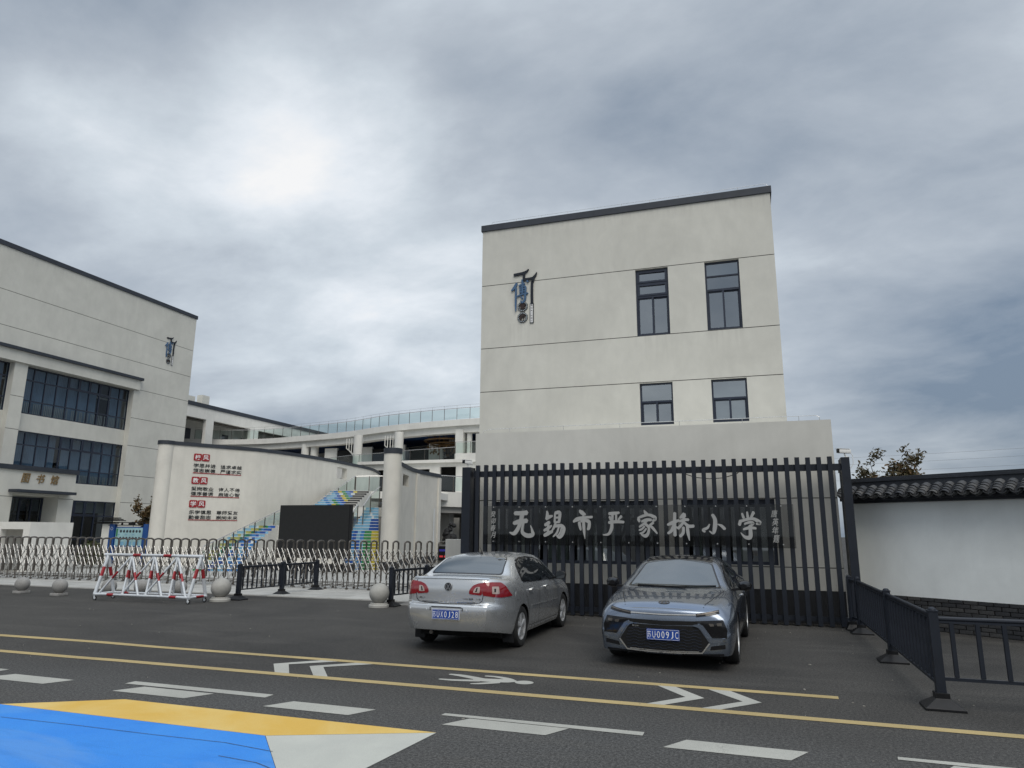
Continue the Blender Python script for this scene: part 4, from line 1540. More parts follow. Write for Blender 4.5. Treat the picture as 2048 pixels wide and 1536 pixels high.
fr = thing('railing', 'dark metal railing with round top rail turning a corner in front of the white wall', 'railing', (1.78, 8.96, 0), 'portable dark railings')
P_ = [(1.78, 8.98), (1.79, 11.90), (1.79, 15.02)]
for p in P_:
    fence_post(fr, p, 1.03, 0.092, (0.19, 0.16))
fence_post(fr, (1.70, 15.52), 1.03, 0.092, (0.12, 0.12))
for a, b in zip(P_, P_[1:]):
    fence_run(fr, a, b, 0.945, 0.24, 0.092, 14, (0.05, 0.048), 0.034)
fence_run(fr, P_[2], (1.70, 15.52), 0.945, 0.24, 0.092, 2)
fence_run(fr, P_[0], (4.78, 8.98), 0.91, 0.30, 0.092, 12, (0.05, 0.048), 0.04)
fence_post(fr, (4.80, 8.98), 1.03, 0.092, (0.19, 0.16))

f1 = thing('railing', 'black railing beside the round stone bollard at the middle of the gate', 'railing', (-13.0, 15.9, 0), 'portable dark railings')
P_ = [(-13.02, 15.90), (-12.93, 17.62), (-12.92, 19.30)]
for p in P_:
    fence_post(f1, p, 0.94, 0.10, (0.20, 0.17))
for a, b in zip(P_, P_[1:]):
    fence_run(f1, a, b, 0.85, 0.26, 0.10, 9)
f2 = thing('railing', 'black railing partly hidden behind the silver sedan', 'railing', (-8.5, 15.9, 0), 'portable dark railings')
P_ = [(-8.56, 16.02), (-8.33, 17.55), (-8.12, 18.9)]
for p in P_:
    fence_post(f2, p, 0.95, 0.10, (0.20, 0.17))
for a, b in zip(P_, P_[1:]):
    fence_run(f2, a, b, 0.86, 0.26, 0.10, 8)

# ------------------------------------------------------------------ retractable gate
gate = thing('retractable_gate', 'long folding stainless steel gate closing the school entrance', 'gate', (-18, 19.5, 0))
NG, GP = 49, 0.377
GX = -9.05


def gpos(i):
    x = GX - i * GP
    return x, 19.36 + (x + 27) * 0.036


m = MB()
hw = 0.175
arch = [(-hw, 0.30), (-hw, 1.45), (-hw + 0.02, 1.475)] + [(-hw * 0.72 * math.cos(t * PI / 4), 1.475 + 0.028 * math.sin(t * PI / 4)) for t in range(0, 5)] + [(hw - 0.02, 1.475), (hw, 1.45), (hw, 0.30)]
m.tube([(0, a, b) for a, b in arch], 0.028, 8)
fr_ = m.build('gate_frame', 'steel_dull', None, True)
m = MB()
for s_ in (-1, 1):
    m.tube([(0, s_ * hw, 0.34), (0, s_ * (hw + 0.045), 0.27), (0, s_ * (hw + 0.045), 0.06)], 0.016, 6)
    m.box(-0.02, 0.02, s_ * (hw + 0.045) - 0.05, s_ * (hw + 0.045) + 0.05, 0.06, 0.085)
m.bar((0, -hw - 0.045, 0.16), (0, hw + 0.045, 0.16), 0.024, 0.024)
leg_ = m.build('leg', 'steel_dull', None, True)
m = MB()
m.lathe([(0.0, -0.016), (0.04, -0.016), (0.045, -0.01), (0.045, 0.01), (0.04, 0.016), (0.0, 0.016)], (0, 0, 0.047), 14, 'Y')
m.box(-0.012, 0.012, -0.024, 0.024, 0.03, 0.10)
wh_ = m.build('wheel', 'steel_dull', None, True)
# scissor bars of one bay, front side: bright round tubes crossing over two bays
m = MB()
q = GP


def sc(mm, x0, z0, x1, z1, y, r=0.0125):
    mm.tube([(x0, y, z0), (x1, y, z1)], r, 6)


sc(m, 0.015, 1.25, 0.015 + 0.345, 0.56, 0.022, 0.014)
sc(m, 0.5 * q, 1.25, 0.5 * q + 0.345, 0.56, 0.022, 0.014)
sc(m, q, 1.22, 0.45 * q, 0.84, 0.0, 0.010)
sc(m, q, 0.86, 0.45 * q, 0.48, 0.0, 0.010)
m.tube([(0.36, 0.01, 0.58), (0.36, 0.0, 0.52), (q * 0.55, -0.02, 0.33), (q * 0.53, -0.02, 0.28), (q * 0.53, -0.02, 0.09)], 0.0145, 6)
bar_f = m.build('scissor_bar', 'steel', None, True)
m = MB()
sc(m, 0.0, 1.22, q, 0.80, 0.026)
sc(m, q, 1.20, 0.0, 0.78, 0.0)
sc(m, 0.0, 0.84, q, 0.46, 0.026)
sc(m, q, 0.84, 0.0, 0.46, 0.0)
m.tube([(0, 0.03, 0.55), (q * 0.4, 0.03, 0.42), (q * 0.45, 0.03, 0.30), (q * 0.45, 0.03, 0.10)], 0.012, 6)
bar_b = m.build('scissor_bar', 'steel_dull', None, True)
for o in (fr_, leg_, wh_, bar_f, bar_b):
    o.parent = gate
gl = Vector(gate.location)
for i in range(NG):
    x, y = gpos(i)
    p = Vector((x, y, 0)) - gl
    jz = rnd.uniform(-0.008, 0.008)
    if i == 0:
        fr_.location = leg_.location = p
    else:
        inst(fr_, gate, p + Z * jz, (rnd.uniform(-0.01, 0.01), rnd.uniform(-0.008, 0.008), 0))
        inst(leg_, gate, p)
    if i % 2 == 0:
        pp = p + Vector((0, -hw - 0.045, 0))
        if i == 0:
            wh_.location = pp
        else:
            inst(wh_, gate, pp, (0, 0, rnd.uniform(-0.9, 0.9)))
        inst(wh_, gate, p + Vector((0, hw + 0.045, 0)), (0, 0, rnd.uniform(-0.9, 0.9)))
    if i < NG - 1:
        x2, y2 = gpos(i + 1)
        pf = Vector((x2, y2 - hw - 0.022, 0)) - gl
        pb = Vector((x2, y2 + hw + 0.01, 0)) - gl
        if i == 0:
            bar_f.location, bar_b.location = pf, pb
        else:
            inst(bar_f, gate, pf + Z * rnd.uniform(-0.006, 0.006))
            inst(bar_b, gate, pb)
m = MB()
x0, y0 = gpos(0)
x1, y1 = gpos(NG - 1)
for z in (0.13, 0.22):
    for s_ in (-1, 1):
        m.bar((x0, y0 + s_ * (hw + 0.02), z), (x1, y1 + s_ * (hw + 0.02), z), 0.016, 0.016)
m.build('base_rail', 'steel_dull', gate)
m = MB()
for j, x in enumerate((-8.95, -8.80, -8.62)):
    for s_ in (-1, 1):
        m.tube([(x, 20.02 + s_ * 0.17, 0.06), (x, 20.02 + s_ * 0.17, 1.50)], 0.020, 7)
    m.tube([(x, 19.85, 1.49), (x, 20.02, 1.52), (x, 20.19, 1.49)], 0.02, 7)
m.build('end_frame', 'steel_dull', gate, True)
# gate motor head with its two-line display, and the pier it docks to
mh = thing('gate_motor', 'gate motor cabinet with small blue and red display', 'machine', (-8.66, 19.55, 0))
m = MB()
m.box(-8.86, -8.44, 19.36, 19.80, 0.08, 1.42)
m.build('cabinet', 'steel_dull', mh, bevel=0.02)
m = MB()
m.box(-8.83, -8.47, 19.345, 19.358, 0.98, 1.38)
dp = m.build('display', 'black_gloss', mh)
m = MB()
for j in range(9):
    m.box(-8.80 + j * 0.034, -8.80 + j * 0.034 + 0.028, 19.338, 19.344, 1.24, 1.30)
m.build('blue_line', 'led_blue', dp)
m = MB()
for j in range(8):
    if j != 3:
        m.box(-8.79 + j * 0.036, -8.79 + j * 0.036 + 0.027, 19.338, 19.344, 1.07, 1.12)
m.build('red_line', 'led_red', dp)
m = MB()
for a in (-8.8, -8.5):
    m.lathe([(0, -0.03), (0.05, -0.03), (0.05, 0.03), (0, 0.03)], (a, 19.5, 0.07), 14, 'Y')
m.build('wheel', 'rubber', mh, True)
m = MB()
m.box(-7.95, -7.02, 17.85, 18.25, 0, 1.607)
tag(m.build('gate_pier', 'concrete', None, bevel=0.012), 'plain grey rendered pier beside the slat screen, behind the silver car', 'pier')


# ------------------------------------------------------------------ stone ball bollards
def bollard(loc, rad, mat, label, square):
    t = thing('bollard', label, 'bollard', loc, 'round stone bollards in front of the gate')
    x, y, z = loc
    m = MB()
    if square:
        b = rad * 0.80
        m.box(x - b, x + b, y - b, y + b, 0, rad * 0.36)
        m.build('base', mat, t, bevel=0.012)
        z0 = rad * 0.30
    else:
        m.lathe([(rad * 1.02, 0), (rad * 1.02, rad * 0.20), (rad * 0.97, rad * 0.26), (rad * 0.88, rad * 0.28), (rad * 0.86, rad * 0.42), (rad * 0.5, rad * 0.44)], loc, 36)
        m.build('base', mat, t, True)
        z0 = rad * 0.34
    m = MB()
    prof = [(rad * math.sin(a * PI / 24), z0 + rad - rad * math.cos(a * PI / 24)) for a in range(3, 25)]
    m.lathe(prof, loc, 36)
    m.build('ball', mat, t, True)
    return t


bollard((-19.93, 15.18, 0), 0.192, 'granite', 'speckled granite ball bollard farthest from the parked cars', True)
bollard((-18.30, 15.03, 0), 0.195, 'granite', 'speckled granite ball bollard between the farthest bollard and the striped barrier', True)
for loc, lb in (((-17.02, 15.48, 0), 'granite ball bollard behind the sloping left end of the striped barrier'),
                ((-16.18, 15.78, 0), 'granite ball bollard behind the middle of the striped barrier'),
                ((-15.05, 15.98, 0), 'granite ball bollard behind the right half of the striped barrier')):
    bollard(loc, 0.195, 'granite', lb, True)
bollard((-13.20, 15.45, 0), 0.25, 'cast_stone', 'smooth pale ball bollard between the striped barrier and the black railing', False)
bollard((-8.74, 15.76, 0), 0.24, 'cast_stone', 'smooth pale ball bollard beside the silver car', False)

# ------------------------------------------------------------------ red and white trestle barrier
ba = thing('barrier', 'white and red tubular trestle barrier on castors', 'barrier', (0, 0, 0))
BL, BW, BH = 2.98, 0.60, 1.14
Rt = 0.033


def banded(p, q, r, bands, name='tube', n=10):
    """painted tube: white with red bands at the given fractions"""
    p, q = Vector(p), Vector(q)
    m = MB()
    ts = sorted({0, 1} | {t for b in bands for t in b})
    for a, b in zip(ts, ts[1:]):
        mid = (a + b) / 2
        m.cur = 1 if any(c < mid < d for c, d in bands) else 0
        m.tube([p.lerp(q, a), p.lerp(q, b)], r, n, True)
    m.build(name, ['white_metal', 'red_paint'], ba, True)


bz = 0.155
banded((-BL / 2 - 0.10, 0, BH), (BL / 2 + 0.06, 0, BH), 0.038, [(0.30, 0.38), (0.61, 0.69)], 'top_bar')
for s_, bb in ((-1, [(0.145, 0.215), (0.80, 0.87)]), (1, [(0.10, 0.18)])):
    banded((-BL / 2, s_ * BW / 2, bz), (BL / 2, s_ * BW / 2, bz), 0.034, bb, 'base_bar')
for s_, bb in ((-1, []), (1, [(0.35, 0.8)])):
    banded((s_ * (BL / 2), -BW / 2, bz), (s_ * (BL / 2), BW / 2, bz), 0.034, bb, 'end_bar')
for ex in (-1, 1):
    for s_ in (-1, 1):
        banded((ex * (BL / 2 - 0.02), s_ * BW / 2, bz), (ex * (BL / 2 - 0.01), 0, BH - 0.02), 0.042, [(0.46, 0.70)], 'end_leg')
for k_, xt in enumerate((-0.70, 0.03, 0.76)):
    for s_ in (-1, 1):
        banded((xt + 0.12 * (s_ < 0), s_ * BW / 2, bz), (xt, 0, BH - 0.03), 0.027, [(0.44, 0.64)], 'upright')
        xa, xb = xt - 0.66, xt + 0.62
        if s_ < 0:
            banded((xa, s_ * BW / 2, bz), (xt - 0.02, 0, BH - 0.03), 0.026, [(0.42, 0.60)], 'brace')
            banded((xb, s_ * BW / 2, bz), (xt + 0.02, 0, BH - 0.03), 0.026, [(0.38, 0.58)], 'brace')
        else:
            banded((xt - 0.30, s_ * BW / 2, bz), (xt - 0.02, 0, BH - 0.03), 0.024, [(0.40, 0.62)], 'brace')
for ex in (-1, 1):
    for s_ in (-1, 1):
        c = Vector((ex * (BL / 2 - 0.03), s_ * (BW / 2 - 0.01), 0))
        m = MB()
        m.lathe([(0.0, -0.014), (0.036, -0.014), (0.056, -0.012), (0.060, 0.0), (0.056, 0.012), (0.036, 0.014), (0.0, 0.014)], c + Z * 0.06, 18, 'Y')
        w_ = m.build('castor', 'rubber', ba, True)
        m = MB()
        m.lathe([(0.0, -0.018), (0.03, -0.018), (0.034, -0.015)], c + Z * 0.06, 14, 'Y')
        m.box(c.x - 0.02, c.x + 0.02, c.y - 0.026, c.y - 0.020, 0.05, 0.125)
        m.box(c.x - 0.02, c.x + 0.02, c.y + 0.020, c.y + 0.026, 0.05, 0.125)
        m.box(c.x - 0.03, c.x + 0.03, c.y - 0.03, c.y + 0.03, 0.118, 0.128)
        m.build('fork', 'white_metal', w_, True)
ba.location = (-14.80, 14.72, 0)
ba.rotation_euler = (0, 0, R(2.0))


# ------------------------------------------------------------------ curved motto wall
def smooth_path(pts, k=6):
    P = [Vector(p) for p in pts]
    out = []
    n = len(P)
    for i in range(n - 1):
        p0, p1, p2, p3 = P[max(i - 1, 0)], P[i], P[i + 1], P[min(i + 2, n - 1)]
        for j in range(k):
            t = j / k
            out.append(0.5 * (2 * p1 + (p2 - p0) * t + (2 * p0 - 5 * p1 + 4 * p2 - p3) * t * t + (3 * p1 - p0 - 3 * p2 + p3) * t ** 3))
    out.append(P[-1])
    return out


def offset_path(path, d):
    out = []
    for i, p in enumerate(path):
        a, b = path[max(i - 1, 0)], path[min(i + 1, len(path) - 1)]
        t = (b - a).normalized()
        out.append(p + Vector((-t.y, t.x, 0)) * d)
    return out


def ribbon(mb, path, dl, dr, z0, z1):
    """solid strip following a plan path, between offsets dl and dr, z may be numbers or lists"""
    A, B = offset_path(path, dl), offset_path(path, dr)
    n = len(path)
    f0 = z0 if isinstance(z0, list) else [z0] * n
    f1 = z1 if isinstance(z1, list) else [z1] * n
    vs = []
    for i in range(n):
        vs += [(A[i].x, A[i].y, f0[i]), (B[i].x, B[i].y, f0[i]), (B[i].x, B[i].y, f1[i]), (A[i].x, A[i].y, f1[i])]
    fs = []
    for i in range(n - 1):
        for j in range(4):
            k_ = (j + 1) % 4
            fs.append((i * 4 + j, i * 4 + k_, i * 4 + 4 + k_, i * 4 + 4 + j))
    fs += [(0, 1, 2, 3), (n * 4 - 4, n * 4 - 3, n * 4 - 2, n * 4 - 1)]
    return mb.add(vs, fs)


# the left end is rounded; from there the straight lettered stretch and then the long curve to the back
mw = thing('motto_wall', 'long curved pale wall with red and black lettering and dark coping', 'wall', (-27, 35, 0))
end_c = Vector((-28.9, 28.95, 0))
tm_ = Vector((0.5202, 0.8540, 0))
nm_ = Vector((0.8540, -0.5202, 0))     # outward normal of the lettered stretch
path = smooth_path([(-28.967, 28.956, 0)] + [(-28.811 + 0.5202 * q_, 29.212 + 0.8540 * q_, 0) for q_ in (0, 1.2, 2.5, 3.75)] + [(-26.42, 33.35, 0), (-26.06, 35.2, 0),
                    (-25.84, 37.4, 0), (-25.83, 39.54, 0), (-25.98, 41.6, 0), (-26.14, 43.5, 0), (-26.47, 45.64, 0), (-27.14, 47.64, 0), (-28.03, 49.76, 0)], 6)
HM = 6.22
iA = min(range(len(path)), key=lambda i: abs(path[i].y - 40.2) + (0 if path[i].x > -26.2 else 9))
iB = min(range(len(path)), key=lambda i: abs(path[i].y - 41.75) + (0 if path[i].x > -26.4 else 9))
m = MB()
ribbon(m, path[:iA + 1], 0.36, 0.0, 0, HM)
ribbon(m, path[iB:], 0.36, 0.0, 0, HM)
ribbon(m, path[iA:iB + 1], 0.36, 0.0, 0, 5.25)
ribbon(m, path[iA:iB + 1], 0.36, 0.0, 5.98, HM)
m.build('wall', 'plaster_motto', mw, True)
pc = path[0] - nm_ * 0.27 - tm_ * 0.02
m = MB()
m.lathe([(0.40, 0), (0.40, HM)], pc, 32)
m.build('rounded_end', 'plaster_motto', mw, True)
m = MB()
m.lathe([(0.44, HM + 0.002), (0.44, 6.42)], pc, 32)
ribbon(m, path, 0.41, -0.05, HM + 0.004, 6.415)
m.build('coping', 'dark_cap', mw, True)


def on_wall(s, z, d=0.0):
    return Vector((-28.811, 29.212, 0)) + tm_ * s + nm_ * d + Z * z


MOTTO = [('校风', '学思并进', '追求卓越', '恒志崇德', '严谨求实', 'crimson tiles and black characters, uppermost of the three mottoes on the curved wall'),
         ('教风', '爱岗敬业', '诲人不倦', '循序善诱', '启迪心智', 'crimson tiles and black characters, middle one of the three mottoes on the curved wall'),
         ('学风', '乐学慎思', '尊师爱友', '勤奋励志', '崇尚未来', 'crimson tiles and black characters, lowest of the three mottoes on the curved wall')]
for k_, (hd, a1, a2, b1, b2, lb) in enumerate(MOTTO):
    zt = 5.845 - k_ * 1.238
    t = thing('motto_lettering', lb, 'lettering', tuple(on_wall(2.3, zt - 0.5, 0.0)), 'mottoes on the curved wall')
    for j, ch in enumerate(hd):
        c = on_wall(1.225 + j * 0.418, zt - 0.19, 0.002)
        m = MB()
        rr = 0.06
        oc = []
        for cx_, cz_, a0 in ((0.14, 0.13, 0), (-0.14, 0.13, 90), (-0.14, -0.13, 180), (0.14, -0.13, 270)):
            for q in range(4):
                an = R(a0 + q * 30)
                oc.append((cx_ + rr * math.cos(an), cz_ + rr * math.sin(an)))
        m.prism(oc, c, tm_, Z, nm_, 0.0, 0.03)
        tl_ = m.build('red_tile', 'letter_red', t)
        m = MB()
        put_text(m, ch, c, tm_, Z, nm_, w=0.29, h=0.26, d0=0.03, d1=0.036, offset=0.014)
        m.build('character', 'letter_white', tl_)
    for r_, (p, q) in enumerate(((a1, a2), (b1, b2))):
        for g_, s0_ in ((p, 1.19), (q, 2.60)):
            for j, ch in enumerate(g_):
                m = MB()
                put_text(m, ch, on_wall(s0_ + j * 0.292, zt - 0.625 - r_ * 0.262, 0.002), tm_, Z, nm_, w=0.262, h=0.20, d0=0, d1=0.02, offset=0.006)
                m.build('character', 'letter_black', t)
    m = MB()
    m.prism([(1.05, -0.02), (3.61, -0.02), (3.61, 0.02), (1.05, 0.02)], on_wall(0, zt - 1.032, 0.002), tm_, Z, nm_, 0, 0.02)
    m.build('underline', 'letter_red', t)

# ------------------------------------------------------------------ column and right-hand curved wall
col_ = thing('round_column', 'round pale column with dark cap beside the painted stairs', 'column', (-16.42, 30.35, 0))
m = MB()
m.lathe([(0.43, 0), (0.43, 5.50)], (-16.42, 30.35, 0), 40)
m.build('shaft', 'plaster_motto', col_, True)
m = MB()
m.lathe([(0.455, 5.502), (0.455, 5.77)], (-16.42, 30.35, 0), 40)
m.build('cap', 'dark_cap', col_, True)
m = MB()
m.lathe([(0.445, 0.0), (0.445, 0.42)], (-16.42, 30.35, 0), 40)
m.build('skirting', 'plinth', col_, True)

rw = thing('stair_wall', 'curved pale wall with small square opening right of the round column', 'wall', (-18, 35, 0))
path2 = smooth_path([(-16.66, 30.8, 0), (-16.85, 31.5, 0), (-17.32, 33.08, 0), (-17.85, 34.9, 0), (-18.24, 36.47, 0), (-18.42, 38.6, 0), (-18.46, 40.4, 0)], 6)
jA = min(range(len(path2)), key=lambda i: abs(path2[i].y - 33.25))
jB = min(range(len(path2)), key=lambda i: abs(path2[i].y - 34.9))
m = MB()
ribbon(m, path2[:jA + 1], 0.32, 0, 0, 5.15)
ribbon(m, path2[jB:], 0.32, 0, 0, 5.15)
ribbon(m, path2[jA:jB + 1], 0.32, 0, 0, 4.20)
ribbon(m, path2[jA:jB + 1], 0.32, 0, 4.82, 5.15)
m.build('wall', 'plaster_motto', rw, True)
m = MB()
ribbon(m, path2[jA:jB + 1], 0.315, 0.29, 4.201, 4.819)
m.build('opening_shade_panel', 'black_void', rw)  # thin black panel in the opening, its shade put into the colour
m = MB()
ribbon(m, path2, 0.36, -0.05, 5.152, 5.36)
m.build('coping', 'dark_cap', rw, True)
m = MB()
ribbon(m, path2, 0.1, -0.012, 0, 0.40)
m.build('skirting', 'plinth', rw, True)
m = MB()
for y in (32.2, 36.9, 40.2):
    i = min(range(len(path2)), key=lambda i_: abs(path2[i_].y - y))
    p = path2[i]
    m.box(p.x - 0.1, p.x + 0.10, p.y - 0.16, p.y + 0.16, 0, 5.10)
m.build('pilaster', 'plaster_motto', rw, bevel=0.006)
p = path2[-2]
m = MB()
m.tube([(-17.25, 32.55, 0.4), (-17.25, 32.55, 3.8)], 0.03, 8)
m.tube([(-18.30, 39.3, 0.4), (-18.30, 39.3, 3.2)], 0.03, 8)
m.build('drain_pipe', 'white_metal', rw, True)

# ------------------------------------------------------------------ painted grand stairs
LOW = [([-23.69, 25.82], [-21.7, 26.5]), ([-23.91, 26.25], [-21.96, 26.92]), ([-24.11, 26.69], [-22.21, 27.34]), ([-24.32, 27.13], [-22.47, 27.76]), ([-24.51, 27.57], [-22.72, 28.18]),
       ([-24.71, 28.01], [-22.97, 28.6]), ([-24.89, 28.45], [-23.22, 29.02]), ([-25.08, 28.89], [-23.46, 29.44]), ([-25.22, 29.35], [-23.61, 29.9]), ([-25.36, 29.81], [-23.75, 30.36]),
       ([-25.49, 30.27], [-23.89, 30.82]), ([-25.58, 30.75], [-24.03, 31.27]), ([-25.62, 31.24], [-24.18, 31.73]), ([-25.65, 31.74], [-24.32, 32.19]), ([-25.67, 32.24], [-24.46, 32.65])]
UP = [([-24.23, 33.8], [-21.59, 34.7]), ([-24.34, 34.17], [-21.73, 35.05]), ([-24.44, 34.53], [-21.87, 35.41]), ([-24.54, 34.89], [-22.0, 35.76]), ([-24.64, 35.26], [-22.14, 36.11]),
      ([-24.74, 35.62], [-22.27, 36.46]), ([-24.83, 35.99], [-22.4, 36.82]), ([-24.92, 36.36], [-22.53, 37.17]), ([-25.01, 36.73], [-22.66, 37.53]), ([-25.09, 37.1], [-22.78, 37.88]),
      ([-25.17, 37.47], [-22.86, 38.26]), ([-25.25, 37.84], [-22.93, 38.63]), ([-25.33, 38.21], [-23.0, 39.0]), ([-25.4, 38.58], [-23.07, 39.38]), ([-25.47, 38.96], [-23.13, 39.75]), ([-25.54, 39.33], [-23.19, 40.13])]
RF = [([-18.49, 29.75], [-16.9, 30.29]), ([-18.59, 29.95], [-17.02, 30.49]), ([-18.69, 30.15], [-17.13, 30.68]), ([-18.79, 30.35], [-17.25, 30.88]), ([-18.89, 30.56], [-17.37, 31.07]),
      ([-18.99, 30.76], [-17.49, 31.27]), ([-19.1, 30.96], [-17.6, 31.46]), ([-19.2, 31.16], [-17.72, 31.66]), ([-19.3, 31.36], [-17.84, 31.85]), ([-19.39, 31.56], [-17.96, 32.05]),
      ([-19.49, 31.76], [-18.07, 32.24]), ([-19.53, 31.98], [-18.19, 32.44]), ([-19.57, 32.21], [-18.31, 32.63]), ([-19.6, 32.43], [-18.43, 32.83]), ([-19.64, 32.65], [-18.55, 33.02]),
      ([-19.67, 32.88], [-18.66, 33.22]), ([-19.7, 33.1], [-18.78, 33.41]), ([-19.73, 33.33], [-18.9, 33.61]), ([-19.76, 33.55], [-19.02, 33.8]), ([-19.79, 33.78], [-19.13, 34.0]), ([-19.82, 34.0], [-19.25, 34.19])]
stairs = thing('grand_stairs', 'wide outdoor stairs with risers painted blue, green and yellow', 'stairs', (-22, 33, 0))
MUR = ['mural_sky', 'mural_blue', 'mural_deep', 'mural_green', 'mural_yellow', 'mural_white', 'step_grey', 'plaster_white']


def flight(rows, z0, rise, colour, ncol):
    for i in range(len(rows) - 1):
        (l0, r0), (l1, r1) = [tuple(Vector((*p, 0)) for p in q) for q in rows[i:i + 2]]
        za, zb = z0 + rise * i, z0 + rise * (i + 1)
        m = MB()
        for c in range(ncol):
            a, b = c / ncol, (c + 1) / ncol
            m.cur = colour(i, c)
            p, q = l0.lerp(r0, a), l0.lerp(r0, b)
            m.add([p + Z * za, q + Z * za, q + Z * (zb - 0.02), p + Z * (zb - 0.02)], [(0, 1, 2, 3)])
        m.cur = 6 if colour(i, 0) == 6 else 7
        e = (l0 - l1).normalized() * 0.015
        m.add([l0 + e + Z * (zb - 0.02), r0 + e + Z * (zb - 0.02), r0 + e + Z * zb, l0 + e + Z * zb, l1 + Z * zb, r1 + Z * zb], [(0, 1, 2, 3), (3, 2, 5, 4)])
        m.cur = 7
        m.add([r0 + Z * 0.0, r1 + Z * 0.0, r1 + Z * zb, r0 + Z * zb, l0, l1, l1 + Z * zb, l0 + Z * zb], [(0, 1, 2, 3), (4, 5, 6, 7)])
        m.build('step', MUR, stairs)


def mural(i, c):
    v = c * 0.55 + (14 - i) * 0.55 + (0.5 if (i + c) % 2 else 0) + rnd.uniform(-0.35, 0.35)
    band = [0, 0, 5, 0, 1, 4, 4, 3, 3, 1, 2, 1, 1, 2, 2, 0]
    return band[int(v) % 16] if c < 12 else 2


def mural_low(i, c):
    d = (c - 0.3) - (i - 14) * 0.95 * 0.5
    d = d + (0.7 if rnd.random() < 0.4 else 0)
    for lim, k_ in ((2.2, 0), (3.2, 0), (4.0, 4), (6.0, 4), (7.6, 3), (9.0, 1), (11, 2), (13, 0)):
        if d < lim:
            return k_ if rnd.random() > 0.1 else 5
    return 1


def mural_right(i, c):
    v = c / 8
    if i > 15:
        return 5 if (i + c) % 7 == 0 else 0
    if i > 11:
        return 0 if v < 0.6 else 2
    if v > 0.70 - 0.02 * (11 - i) * 0.2:
        return 4
    if v > 0.45:
        return 3
    return (1, 2, 0)[(i // 3 + c) % 3]


flight(LOW, 0.0, 0.15, mural_low, 11)
flight(UP, 2.1, 0.15, lambda i, c: 6 if c > 6 else (5 if (i == 13 and c % 3 == 0) else (0, 0, 0, 1)[(i + c) % 4] if c + i * 0.3 < 6.0 else (4, 3, 1, 2)[(c + i) % 4]), 10)
flight(RF, 0.0, 0.155, mural_right, 8)
m = MB()
a, b, c, d = LOW[-1][0], LOW[-1][1], UP[0][1], UP[0][0]
m.prism([(b[0], b[1]), (c[0], c[1]), (c[0] + 0.5, c[1] + 1.0), (d[0] - 0.3, d[1] + 0.8), (d[0] - 0.9, d[1] - 0.2), (a[0], a[1])], (0, 0, 0), X, Yv, Z, 0, 2.095)
a, b = UP[-1]
m.prism([(a[0], a[1]), (b[0], b[1]), (b[0] + 3.9, b[1] + 1.4), (b[0] + 3.4, b[1] + 6), (a[0], a[1] + 6)], (0, 0, 0), X, Yv, Z, 3.9, 4.345)
a, b = RF[-1]
m.prism([(a[0] - 2.8, a[1] - 0.2), (a[0], a[1]), (b[0], b[1]), (b[0], b[1] + 4), (a[0] - 2.8, a[1] + 4)], (0, 0, 0), X, Yv, Z, 2.6, 3.095)
m.build('landing', 'plaster_white', stairs)
# dark planted strip at the foot of the stairs, in front of the screen
m = MB()
m.box(-23.2, -16.95, 27.85, 28.25, 0.0, 0.36)
tag(m.build('planter', 'plinth', None, bevel=0.02), 'low dark planter below the big black screen', 'planter')


def glass_rail(name, label, pts, h, n_posts, up=0.95, group='glass railings of the stairs and walkways', top=0.028, posts_dark=False, wire=False, zrail=None):
    """pts are the points of the top rail; glass and posts hang below it by up"""
    t = thing(name, label, 'railing', tuple(pts[0]), group)
    P = [Vector(p) for p in pts]
    m = MB()
    m.tube(P, top, 8)
    m.build('top_rail', 'steel' if not posts_dark else 'steel_dull', t, True)
    ls = [0]
    for a, b in zip(P, P[1:]):
        ls.append(ls[-1] + (b - a).length)

    def at_(s_):
        for i in range(len(P) - 1):
            if s_ <= ls[i + 1] + 1e-6:
                f = (s_ - ls[i]) / max(1e-6, ls[i + 1] - ls[i])
                return P[i].lerp(P[i + 1], f)
        return P[-1]
    prev = None
    for i in range(n_posts):
        q = at_(ls[-1] * i / (n_posts - 1))
        m = MB()
        m.box(q.x - 0.02, q.x + 0.02, q.y - 0.02, q.y + 0.02, q.z - up, q.z)
        m.build('post', 'steel_dull', t)
        if prev is not None:
            dd = (q - prev)
            e = dd.normalized() * 0.04
            a, b = prev + e, q - e
            m = MB()
            m.add([a - Z * (up - 0.06), b - Z * (up - 0.06), b - Z * 0.07, a - Z * 0.07], [(0, 1, 2, 3)])
            m.build('glass_panel', 'glass_rail', t)
        prev = q
    if wire:
        m = MB()
        m.tube([p + Z * 0.28 for p in P], 0.008, 5)
        for i in range(n_posts):
            q = at_(ls[-1] * i / (n_posts - 1))
            m.tube([q, q + Z * 0.28], 0.008, 5)
        m.build('wire', 'steel_dull', t)
    return t


glass_rail('glass_railing', 'long sloping glass railing from the gate up along the curved motto wall',
           [(-23.55, 26.10, 0.93), (-23.51, 26.17, 1.107), (-24.26, 29.01, 1.754), (-24.975, 33.36, 2.944), (-25.0, 36.5, 3.342), (-25.33, 39.2, 4.378), (-25.24, 41.5, 5.45)], 0, 17, 0.9)
glass_rail('glass_railing', 'level glass railing at the head of the painted stairs', [(-25.24, 41.6, 5.45), (-24.2, 42.2, 5.50), (-22.9, 42.9, 5.52)], 0, 4, 1.05)
glass_rail('glass_railing', 'curved glass railing right of the black screen', [(-18.51, 29.44, 1.354 - 0.35), (-18.514, 29.46, 1.354), (-18.717, 30.02, 1.842), (-19.0, 30.95, 2.552), (-19.23, 32.03, 3.136)], 0, 6, 0.95)
glass_rail('glass_railing', 'short bright railing against the round column', [(-19.23, 32.58, 3.106), (-19.34, 33.48, 3.723), (-19.36, 34.45, 4.21)], 0, 3, 1.0)

